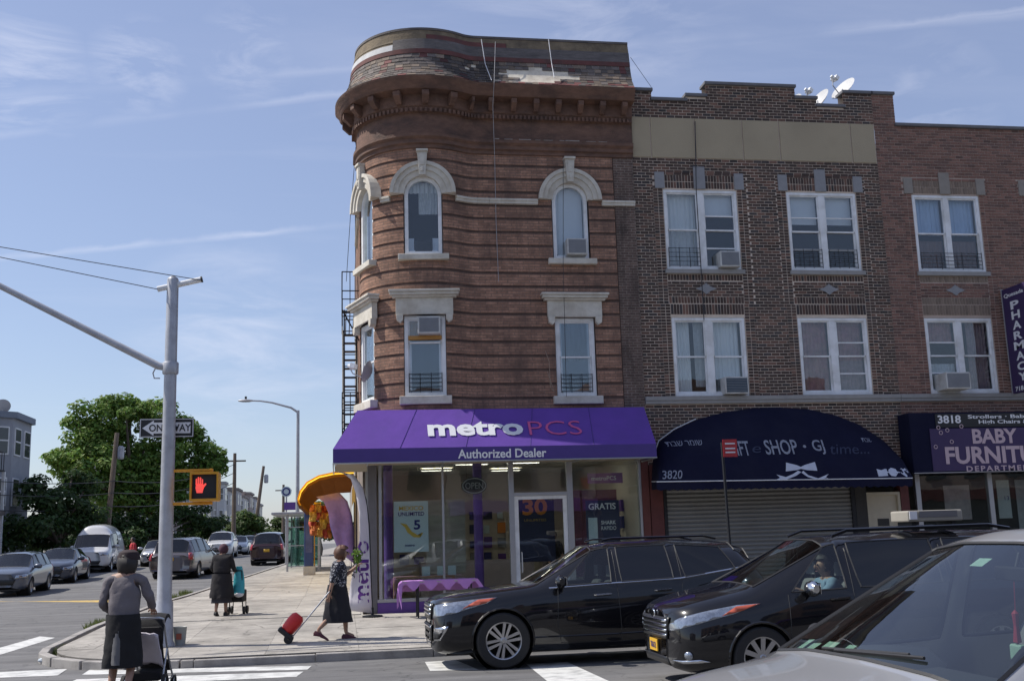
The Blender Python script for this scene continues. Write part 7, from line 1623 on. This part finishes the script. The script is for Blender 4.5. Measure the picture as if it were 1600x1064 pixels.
def figure(label, loc, rz, J, s=1.0, group=None, skinm=None):
    """J: joints in metres, x right, y forward; returns root after building the bare body"""
    root = thing('person', label, 'person', loc, rz, group); root.scale = (s,s,s)
    P, E = [], []
    def add(p, r, par=None):
        P.append((*p, r))
        if par is not None: E.append((par, len(P)-1))
        return len(P)-1
    pel = add(J['pelvis'], (.15,.11)); wa = add(lerp3(J['pelvis'],J['chest'],.5), (.14,.1), pel); ch = add(J['chest'], (.165,.115), wa); nb = add(lerp3(J['chest'],J['neck'],.8), (.09,.075), ch); ne = add(J['neck'], .055, nb)
    H = J['head']; h0 = add(lerp3(J['neck'],H,.45), (.068,.075), ne); h1 = add(H, (.08,.1), h0); h2 = add((H[0]+(H[0]-J['neck'][0])*.5, H[1]+(H[1]-J['neck'][1])*.5, H[2]+.085), (.06,.075), h1)
    for sd in 'LR':
        sh_ = add(J['sh'+sd], .06, nb); el = add(lerp3(J['sh'+sd],J['el'+sd],.95), .042, sh_); wr_ = add(J['wr'+sd], .03, el)
        d = Vector(J['wr'+sd])-Vector(J['el'+sd]); d = d.normalized(); pm_ = Vector(J['wr'+sd])+d*.06; pa = add(pm_, (.04,.022), wr_)
        up_ = Vector((0,0,1)) if abs(d.z) < .8 else Vector((1,0,0)); lat = d.cross(up_).normalized(); nn = lat.cross(d)
        for k, (o_, l_) in enumerate(((-.03,.06),(-.01,.075),(.01,.072),(.03,.058))):
            f1 = add(pm_+d*(.045)+lat*o_, .0095, pa); f2 = add(pm_+d*(.045+l_*.6)+lat*o_-nn*.012, .0085, f1); add(pm_+d*(.04+l_*.8)+lat*o_-nn*.035, .007, f2)
        t1 = add(pm_-d*.02+lat*(-.045), .011, pa); add(pm_+d*.025+lat*(-.06)-nn*.015, .009, t1)
        hp = add(J['hp'+sd], .085, pel); kn = add(J['kn'+sd], .058, hp); ca = add(lerp3(J['kn'+sd],J['an'+sd],.35), .055, kn); an = add(J['an'+sd], .036, ca); t = J['toe'+sd]; add(t, .032, an)
    ex = MB(); f = Vector(J.get('face',(0,1,0))).normalized(); Hc = Vector(H)
    ex.sphere(tuple(Hc+f*.105+Vector((0,0,-.005))), .018, 8, 6, (1,1,1.5)); s_ = f.cross(Vector((0,0,1))).normalized()
    for k in (-1,1): ex.sphere(tuple(Hc+s_*k*.08-f*.005), .025, 8, 6, (.5,.9,1.2))
    body = skin('body', P, E, skinm or M_SKIN, root, 0, 2, ex)
    for k in (-1,1): q = MB(); q.sphere(tuple(Hc+f*.088+s_*k*.033+Vector((0,0,.022))), .013, 8, 6); q.build('eye', M_BLACK, root, world=False)
    q = MB(); q.sphere(tuple(Hc+f*.09+Vector((0,0,-.055))), .025, 8, 6, (1,.5,.3)) ; q.build('mouth', pm('lips', (.3,.11,.1), .5), root, world=False, smooth=True)
    return root
def hairdo(root, J, mat, r=.108, back=.02, low=.0, name='hair', sc=(1,1.1,1.05), jit=.012, seed=1):
    rng = random.Random(seed); f = Vector(J.get('face',(0,1,0))).normalized(); c = Vector(J['head'])-f*back+Vector((0,0,.035+low)); q = MB(); n, m = 18, 12; vs_ = []
    for i in range(m+1):
        for j in range(n):
            a, b = math.pi*i/m, 2*math.pi*j/n; d = Vector((math.sin(a)*math.cos(b), math.sin(a)*math.sin(b), math.cos(a))); k = r+rng.uniform(-jit,jit)
            p = Vector((d.x*k*sc[0], d.y*k*sc[1], d.z*k*sc[2]))
            if d.dot(f) > .45 and d.z < .35: p = p-f*(d.dot(f)-.35)*k*1.25
            vs_.append(tuple(c+p))
    q.add(vs_, [(i*n+j,(i+1)*n+j,(i+1)*n+(j+1)%n,i*n+(j+1)%n) for i in range(m) for j in range(n)]); return q.build(name, mat, root, smooth=True, world=False)
FOLD = bpy.data.textures.new('cloth_folds', 'CLOUDS'); FOLD.noise_scale = .11; FOLD.noise_depth = 2
def folds(o, k=.035):
    m = o.modifiers.new('folds','DISPLACE'); m.texture = FOLD; m.strength = k; m.mid_level = .5; m.texture_coords = 'LOCAL'
def garment(root, J, mat, name='top', sleeve=1.0, k=1.16, hem=.0, sub=2):
    P, E = [], []
    def add(p, r, par=None):
        P.append((*p, r)); 
        if par is not None: E.append((par, len(P)-1))
        return len(P)-1
    pel = add((J['pelvis'][0],J['pelvis'][1],J['pelvis'][2]-hem), (.17*k,.13*k)); wa = add(lerp3(J['pelvis'],J['chest'],.45), (.172*k,.13*k), pel); ch = add(J['chest'], (.18*k,.13*k), wa); nb = add(lerp3(J['chest'],J['neck'],.75), (.1*k,.08*k), ch); add(lerp3(J['chest'],J['neck'],.95), .066*k, nb)
    for sd in 'LR':
        s_ = add(J['sh'+sd], .062*k, nb); e = add(lerp3(J['sh'+sd],J['el'+sd],.95), .05*k, s_); t = sleeve
        if t > 0: add(lerp3(J['el'+sd],J['wr'+sd],.92*t), .04*k, e)
    o = skin(name, P, E, mat, root, 0, sub+1); folds(o); return o
def skirt(root, J, mat, z1, r0=(.17,.14), r1=(.26,.22), name='skirt', shift=(0,0), flare=1.0, n=26, top=.06, fold=.02):
    q = MB(); rings = []; p = J['pelvis']; m = 9
    for i in range(m+1):
        t = i/m; z = p[2]+top+(z1-p[2]-top)*t; rx = r0[0]+(r1[0]-r0[0])*t**flare; ry = r0[1]+(r1[1]-r0[1])*t**flare
        rings.append([(p[0]+shift[0]*t+(rx+fold*t*math.sin(5*a+1)+fold*.6*t*math.sin(9*a))*math.cos(a), p[1]+shift[1]*t+(ry+fold*t*math.sin(5*a+1))*math.sin(a), z) for a in [2*math.pi*j/n for j in range(n)]])
    q.loft(rings, cap=False); o = q.build(name, mat, root, smooth=True, world=False); m_ = o.modifiers.new('s','SUBSURF'); m_.levels = m_.render_levels = 1; folds(o, .03); return o
def shoes(root, J, mat):
    for sd in 'LR':
        a, t = Vector(J['an'+sd]), Vector(J['toe'+sd]); d = t-a; d.z = 0; d.normalize(); q = MB(); rings = []; lat = Vector((-d.y,d.x,0)); zb = min(a.z-.09, t.z-.035)
        slope = (t.z-(a.z-.055))
        for (u, w, h) in ((-.08,.025,.05),(-.05,.04,.085),(.03,.042,.08),(.1,.046,.055),(.16,.042,.04),(.19,.02,.025)):
            c = a+d*u; z0 = a.z-.1+slope*max(0,u)/.16; rings.append([tuple(Vector((c.x,c.y,z0+(h if ang in (2,3,4) else h*.5 if ang in (1,5) else 0)))+lat*w*[.9,1,.7,0,-.7,-1,-.9,0][ang]) for ang in range(8)])
        q.loft(rings); q.build('shoe', mat, root, smooth=True, world=False)
# man pushing a pushchair across the road, seen from behind
J = dict(pelvis=(0,0,.96), chest=(0,.05,1.3), neck=(.0,.08,1.5), head=(.01,.12,1.63), shL=(-.2,.05,1.43), elL=(-.27,.02,1.14), wrL=(-.2,.24,1.02), shR=(.2,.05,1.43), elR=(.3,.08,1.17), wrR=(.27,.33,1.06),
         hpL=(-.1,0,.92), knL=(-.11,.1,.51), anL=(-.12,-.02,.1), toeL=(-.13,.14,.035), hpR=(.1,0,.92), knR=(.11,.06,.5), anR=(.12,-.22,.12), toeR=(.13,-.09,.035), face=(.1,1,0))
g0 = (-2.66,14.35)
man = figure('person in grey long-sleeved top and black skirt pushing a pushchair', (*g0,gz(14.35)), rad(-4), J, 1.02)
M_GREYT = pm('grey_jersey', (.15,.135,.145), .9, var=.15, scale=5, bump=.6, bscale=7); M_BLK = pm('black_cloth', (.012,.012,.014), .9, var=.3, scale=5, bump=.4, bscale=9); M_GREYP = pm('grey_panel', (.13,.13,.135), .9)
garment(man, J, M_GREYT, 'top', 1.0, 1.16, .1); hairdo(man, J, M_HAIR, .128, .03, -.06, sc=(1,1.05,1.2), seed=3)
cap_ = MB(); c = Vector(J['head']); cap_.lathe([(.133,.03),(.136,.07),(.115,.125),(.06,.155),(.001,.158)], 18, (c.x,c.y,c.z)); cap_.build('cap', pm('dark_cap', (.03,.018,.02), .85), man, smooth=True, world=False)
def shorts(root, J, mat, zk, k=1.35):
    P = [(*J['pelvis'],(.19,.145)), (J['pelvis'][0],J['pelvis'][1],J['pelvis'][2]+.08,(.175,.135))]; E = [(0,1)]
    for sd in 'LR':
        h, kn = J['hp'+sd], J['kn'+sd]; P.append((*lerp3(h,kn,.3), .115)); E.append((0,len(P)-1)); P.append((*lerp3(h,kn,.75), .115)); E.append((len(P)-2,len(P)-1)); P.append((*lerp3(h,kn,zk), .118)); E.append((len(P)-2,len(P)-1))
    return skin('shorts', P, E, mat, root, 0)
skirt(man, J, M_BLK, .4, (.2,.165), (.23,.21), fold=.018); skirt(man, J, M_GREYP, .44, (.14,.15), (.1,.2), 'grey_panel', shift=(-.02,-.035), fold=.0, n=14); q = MB(); q.add([(-.2,-.125,.86),(-.13,-.15,.84),(-.05,-.15,.45),(-.22,-.14,.46)], [(0,1,2,3)]); q.v = [(x+.06,y-.0,z) for x,y,z in q.v]; shoes(man, J, M_BLK)
# pushchair
sx0, sy0 = -2.44, 14.85
pr = thing('pushchair', 'black pushchair with white blanket pushed by the person in grey', 'pushchair', (sx0,sy0,gz(14.85)), rad(-6)); pr.scale = (.9,.9,.9)
def pt(x, y, z): return (x, y, z)
q = MB()
for s_ in (-.24,.24): q.tube([(s_,-.12,1.05),(s_,.02,.8),(s_,.2,.5),(s_,.5,.17)], .014, 6); q.tube([(s_,.12,.62),(s_,-.12,.16)], .013, 6); q.tube([(s_,-.12,.17),(s_,.5,.2)], .011, 6)
q.tube([(-.24,-.12,1.05),(-.2,-.17,1.07),(.2,-.17,1.07),(.24,-.12,1.05)], .017, 6); q.tube([(-.26,-.12,.16),(.26,-.12,.16)], .012, 6); q.build('frame', M_ALU, pr, smooth=True, world=False)
for x, y, r_ in ((-.28,-.12,.15),(.28,-.12,.15),(-.24,.52,.11),(.24,.52,.11)):
    q = MB(); q.lathe([(r_*.72,-.02),(r_,-.022),(r_,.022),(r_*.72,.02),(r_*.72,-.02)], 20, (x,y,r_), 'x', cap=False); w_ = q.build('wheel', M_RUBBER, pr, smooth=True, world=False); q = MB()
    for k in range(5): a = k*1.2566; q.tube([(x,y,r_),(x,y+r_*.75*math.cos(a),r_+r_*.75*math.sin(a))], .009, 5)
    q.build('spokes', M_ALU, w_, world=False)
q = MB(); rings = []
for i in range(9):
    a = rad(-10+i*16); y, z = .12-.3*math.cos(a)*.9, .78+.3*math.sin(a); rings.append([(-.25,y,z-.02),(-.24,y,z+.03),(-.12,y-.01,z+.05),(0,y-.01,z+.055),(.12,y-.01,z+.05),(.24,y,z+.03),(.25,y,z-.02)])
q.loft(rings, cap=False, closed=False); o = q.build('hood', M_BLK, pr, smooth=True, world=False); o.modifiers.new('t','SOLIDIFY').thickness = .012
q = MB(); q.add([(-.22,-.14,.95),(.22,-.14,.95),(.22,.05,.5),(-.22,.05,.5),(-.22,.42,.42),(.22,.42,.42),(-.22,.5,.3),(.22,.5,.3)], [(0,1,2,3),(3,2,5,4),(4,5,7,6)]); o = q.build('seat', M_BLK, pr, world=False); o.modifiers.new('t','SOLIDIFY').thickness = .03
q = MB(); q.box(-.2,.2,-.1,.35,.2,.34); q.build('basket', M_BLK, pr, world=False, bevel=.03)
q = MB(); rng = random.Random(4); vs_ = []
for i in range(13):
    for j in range(9): u, v = i/12, j/8; vs_.append((-.22+.44*v, -.22+.35*u+.02*rng.random(), .82-.45*u+.06*math.sin(v*3.1)+.035*rng.random()))
q.add(vs_, [(i*9+j,i*9+j+1,(i+1)*9+j+1,(i+1)*9+j) for i in range(12) for j in range(8)]); q.v = [(x,y-.1,z) for x,y,z in q.v]; o = q.build('blanket', pm('white_blanket', (.6,.56,.62), .9, var=.12, scale=8), pr, smooth=True, world=False); o.modifiers.new('t','SOLIDIFY').thickness = .02
# woman in black coat with shopping cart
J2 = dict(pelvis=(0,0,.92), chest=(0,.04,1.24), neck=(0,.1,1.42), head=(.0,.15,1.53), shL=(-.18,.05,1.36), elL=(-.25,.02,1.1), wrL=(-.18,.2,1.0), shR=(.18,.05,1.36), elR=(.26,.06,1.12), wrR=(.26,.28,1.0), hpL=(-.09,0,.88), knL=(-.09,.02,.48), anL=(-.1,-.1,.12), toeL=(-.1,.05,.04), hpR=(.09,0,.88), knR=(.09,.08,.48), anR=(.09,.06,.1), toeR=(.1,.2,.035), face=(0,1,-.05))
w2_ = figure('woman in long black coat and dark headscarf pushing a shopping cart', (-2.72,26.3,zs(26.3)), rad(-8), J2, .97)
M_COAT = pm('black_coat', (.016,.014,.016), .9, var=.3, scale=4, bump=.4, bscale=8)
garment(w2_, J2, M_COAT, 'coat', 1, 1.3, 0); skirt(w2_, J2, M_COAT, .42, (.23,.19), (.29,.25), 'coat_skirt', fold=.015); skirt(w2_, J2, pm('dark_skirt', (.03,.028,.035), .9), .3, (.18,.16), (.24,.21), 'skirt', fold=.012); shoes(w2_, J2, M_BLACK)
hairdo(w2_, J2, pm('plum_scarf', (.07,.03,.045), .9, var=.5, scale=9), .118, .02, -.01, 'headscarf', jit=.006, seed=8)
ct = thing('shopping_cart', 'black wheeled shopping cart with turquoise bag pushed by the woman in black', 'shopping cart', (-2.42,26.5,zs(26.5)), rad(-8)); q = MB()
for s_ in (-.15,.15): q.tube([(s_,-.05,1.0),(s_,.05,.3),(s_,.1,.08)], .014, 6); q.tube([(s_,.05,.3),(s_,.42,.3),(s_,.42,.08)], .012, 6)
q.tube([(-.15,-.05,1.0),(.15,-.05,1.0)], .014, 6); q.build('frame', M_DARKMETAL, ct, world=False); q = MB(); q.box(-.17,.17,.04,.42,.28,.56); q.build('basket', M_BLK, ct, world=False, bevel=.03)
for x, y in ((-.18,.1),(.18,.1),(-.18,.42),(.18,.42)): q = MB(); q.lathe([(.03,-.02),(.09,-.02),(.09,.02),(.03,.02),(.03,-.02)], 14, (x,y,.09), 'x', cap=False); q.build('wheel', M_RUBBER, ct, world=False, smooth=True)
bg_ = thing('carrier_bag', 'turquoise carrier bag hanging on the shopping cart', 'bag', (-2.36,26.4,zs(26.4)+.4), rad(-8)); q = MB(); rings = []
for i in range(7): t = i/6; w = .13*(1-.5*t)+.03*math.sin(t*3.1); rings.append([(w*math.cos(a)*1.0,.1*math.cos(0)+.06*math.sin(a)*(1-.3*t),.08+.62*t) for a in [2*math.pi*j/12 for j in range(12)]])
q.loft(rings); q.build('bag_body', pm('turquoise_plastic', (.04,.35,.42), .5, var=.3, scale=6, bump=.5, bscale=10), bg_, smooth=True, world=False); q = MB(); q.sphere((0,.1,.06), .12, 10, 6, (1,.6,.6)); q.build('white_corner', M_LETTER, bg_, smooth=True, world=False)
# woman in patterned blouse pulling a red cart to the right
J3 = dict(pelvis=(0,0,.9), chest=(0,.03,1.2), neck=(0,.06,1.38), head=(.0,.1,1.5), shL=(-.18,.03,1.32), elL=(-.22,.14,1.08), wrL=(-.14,.32,1.24), shR=(.18,.02,1.32), elR=(.24,-.08,1.06), wrR=(.22,-.14,.82), hpL=(-.09,0,.86), knL=(-.09,.14,.48), anL=(-.09,.16,.1), toeL=(-.1,.31,.035), hpR=(.09,0,.86), knR=(.09,-.06,.47), anR=(.09,-.34,.19), toeR=(.1,-.26,.05), face=(0,1,.05))
w3_ = figure('woman in dark patterned blouse and long black skirt pulling a red cart', (-.06,20.2,zs(20.2)), rad(-88), J3, 1.0)
def blouse():
    m, t, b = mk('patterned_blouse'); c = N(t,'ShaderNodeTexCoord').outputs['Object']; v = N(t,'ShaderNodeTexVoronoi'); v.inputs['Scale'].default_value = 22; L(t,c,v.inputs['Vector']); L(t, ramp(t, noise(t, c, 24, 3, .5, 1.2), [(.5,(.012,.014,.025)),(.56,(.012,.014,.025)),(.6,(.42,.42,.45))]), b.inputs['Base Color']); b.inputs['Roughness'].default_value = .85; return m
garment(w3_, J3, blouse(), 'blouse', .35, 1.3, .08); skirt(w3_, J3, pm('black_skirt', (.013,.013,.018), .9, var=.2), .3, (.2,.17), (.21,.27), 'skirt', fold=.02); shoes(w3_, J3, pm('maroon_shoe', (.09,.02,.035), .6)); hairdo(w3_, J3, M_HAIRB, .128, .02, -.01, sc=(1.02,1.12,1.05), jit=.014, seed=5)
rc = thing('trolley_case', 'bright red wheeled cart tilted back on two black wheels', 'trolley', (-.98,19.97,zs(20)), 0)
def tl(x, y, z): a = rad(-38); return (x*math.cos(a)-(-z)*math.sin(-a)*0+0, y, z)
ca_, sa_ = math.cos(rad(40)), math.sin(rad(40))
Tt = lambda u, y, z: (.05+z*sa_-u*ca_, y, .09+z*ca_+u*sa_)       # z along the handle, u across
M_RED = pm('red_plastic', (.55,.02,.02), .45, var=.1)
q = MB(Tt); rings = []
for (z, w, d) in ((.08,.11,.085),(.12,.125,.11),(.28,.13,.12),(.38,.12,.11),(.43,.085,.075)): rings.append([(d*math.cos(a)*1.1+.08, w*math.sin(a), z) for a in [2*math.pi*j/14 for j in range(14)]])
q.loft(rings); q.build('case', M_RED, rc, smooth=True, world=False)
q = MB(Tt); q.box(-.08,.22,-.14,.14,.0,.09); q.build('base', M_BLACK, rc, world=False, bevel=.03)
for y in (-.17,.17): q = MB(); q.lathe([(.02,-.02),(.08,-.02),(.08,.02),(.02,.02),(.02,-.02)], 14, (.08,y,.08), 'y', cap=False); q.build('wheel', M_RUBBER, rc, smooth=True, world=False)
for y in (-.09,.09): q = MB(Tt); q.tube([(-.06,y,.05),(-.07,y,1.08)], .011, 6); q.build('handle_tube', M_ALU, rc, world=False)
q = MB(Tt); q.tube([(-.07,-.1,1.08),(-.07,.1,1.08)], .016, 6); q.build('grip', M_BLACK, rc, world=False)
gp_ = thing('plant_bunch', 'bright green leafy bunch held up by the woman with the red cart', 'plant', (.38,20.05,1.25)); rng = random.Random(6); q = crown_mesh([(.3,20.06,1.58,.1,1.1),(.3,20.06,1.48,.07,1)], 150, .035, rng, (.13,.24,.04)); q.build('leaves', M_LEAF, gp_); q = MB(); q.tube([(.28,20.06,1.25),(.3,20.06,1.5)], .012, 5); q.build('stem', M_LEAF if 0 else pm('stem_green', (.1,.2,.04), .6), gp_)
# far person in red, driver and shop assistant
J4 = dict(pelvis=(0,0,.93), chest=(0,.02,1.26), neck=(0,.03,1.45), head=(0,.06,1.57), shL=(-.19,.02,1.38), elL=(-.25,.05,1.12), wrL=(-.2,.22,1.0), shR=(.19,.02,1.38), elR=(.25,.05,1.12), wrR=(.2,.22,1.0), hpL=(-.1,0,.9), knL=(-.1,.04,.5), anL=(-.1,0,.1), toeL=(-.1,.15,.035), hpR=(.1,0,.9), knR=(.1,.04,.5), anR=(.1,0,.1), toeR=(.1,.15,.035), face=(0,1,0))
X, Y = -10.2, 57.0; p4 = figure('distant person in a red shirt crossing behind the white van', (X,Y,gz(Y)), rad(120), J4, 1.0); garment(p4, J4, pm('red_shirt', (.4,.03,.04), .9), 'shirt', .3, 1.25); shorts(p4, J4, M_BLK, 1.7); shoes(p4, J4, M_BLACK); hairdo(p4, J4, M_HAIR)
p5 = figure('shop assistant in dark clothes standing deep inside the phone shop', (5.45,28.0,.23), rad(180), J4, 1.0); garment(p5, J4, M_BLK, 'shirt', .4, 1.25); shorts(p5, J4, M_BLK, 1.9); shoes(p5, J4, M_BLACK); hairdo(p5, J4, M_HAIR)
J5 = dict(pelvis=(0,-.1,.62), chest=(0,-.2,.95), neck=(0,-.18,1.14), head=(0,-.14,1.27), shL=(-.19,-.18,1.07), elL=(-.26,.05,.9), wrL=(-.18,.28,1.0), shR=(.19,-.18,1.07), elR=(.26,.05,.9), wrR=(.18,.28,1.0), hpL=(-.1,-.08,.6), knL=(-.12,.38,.66), anL=(-.12,.62,.32), toeL=(-.12,.76,.27), hpR=(.1,-.08,.6), knR=(.12,.38,.66), anR=(.12,.62,.32), toeR=(.12,.76,.27), face=(0,1,0))
p6 = figure('driver in a pale blue shirt at the wheel of the black minivan', (5.78,12.92,.06), rad(90), J5, 1.0); garment(p6, J5, pm('pale_blue_shirt', (.2,.3,.4), .9), 'shirt', .5, 1.22); hairdo(p6, J5, M_HAIR); shorts(p6, J5, M_BLK, .95)
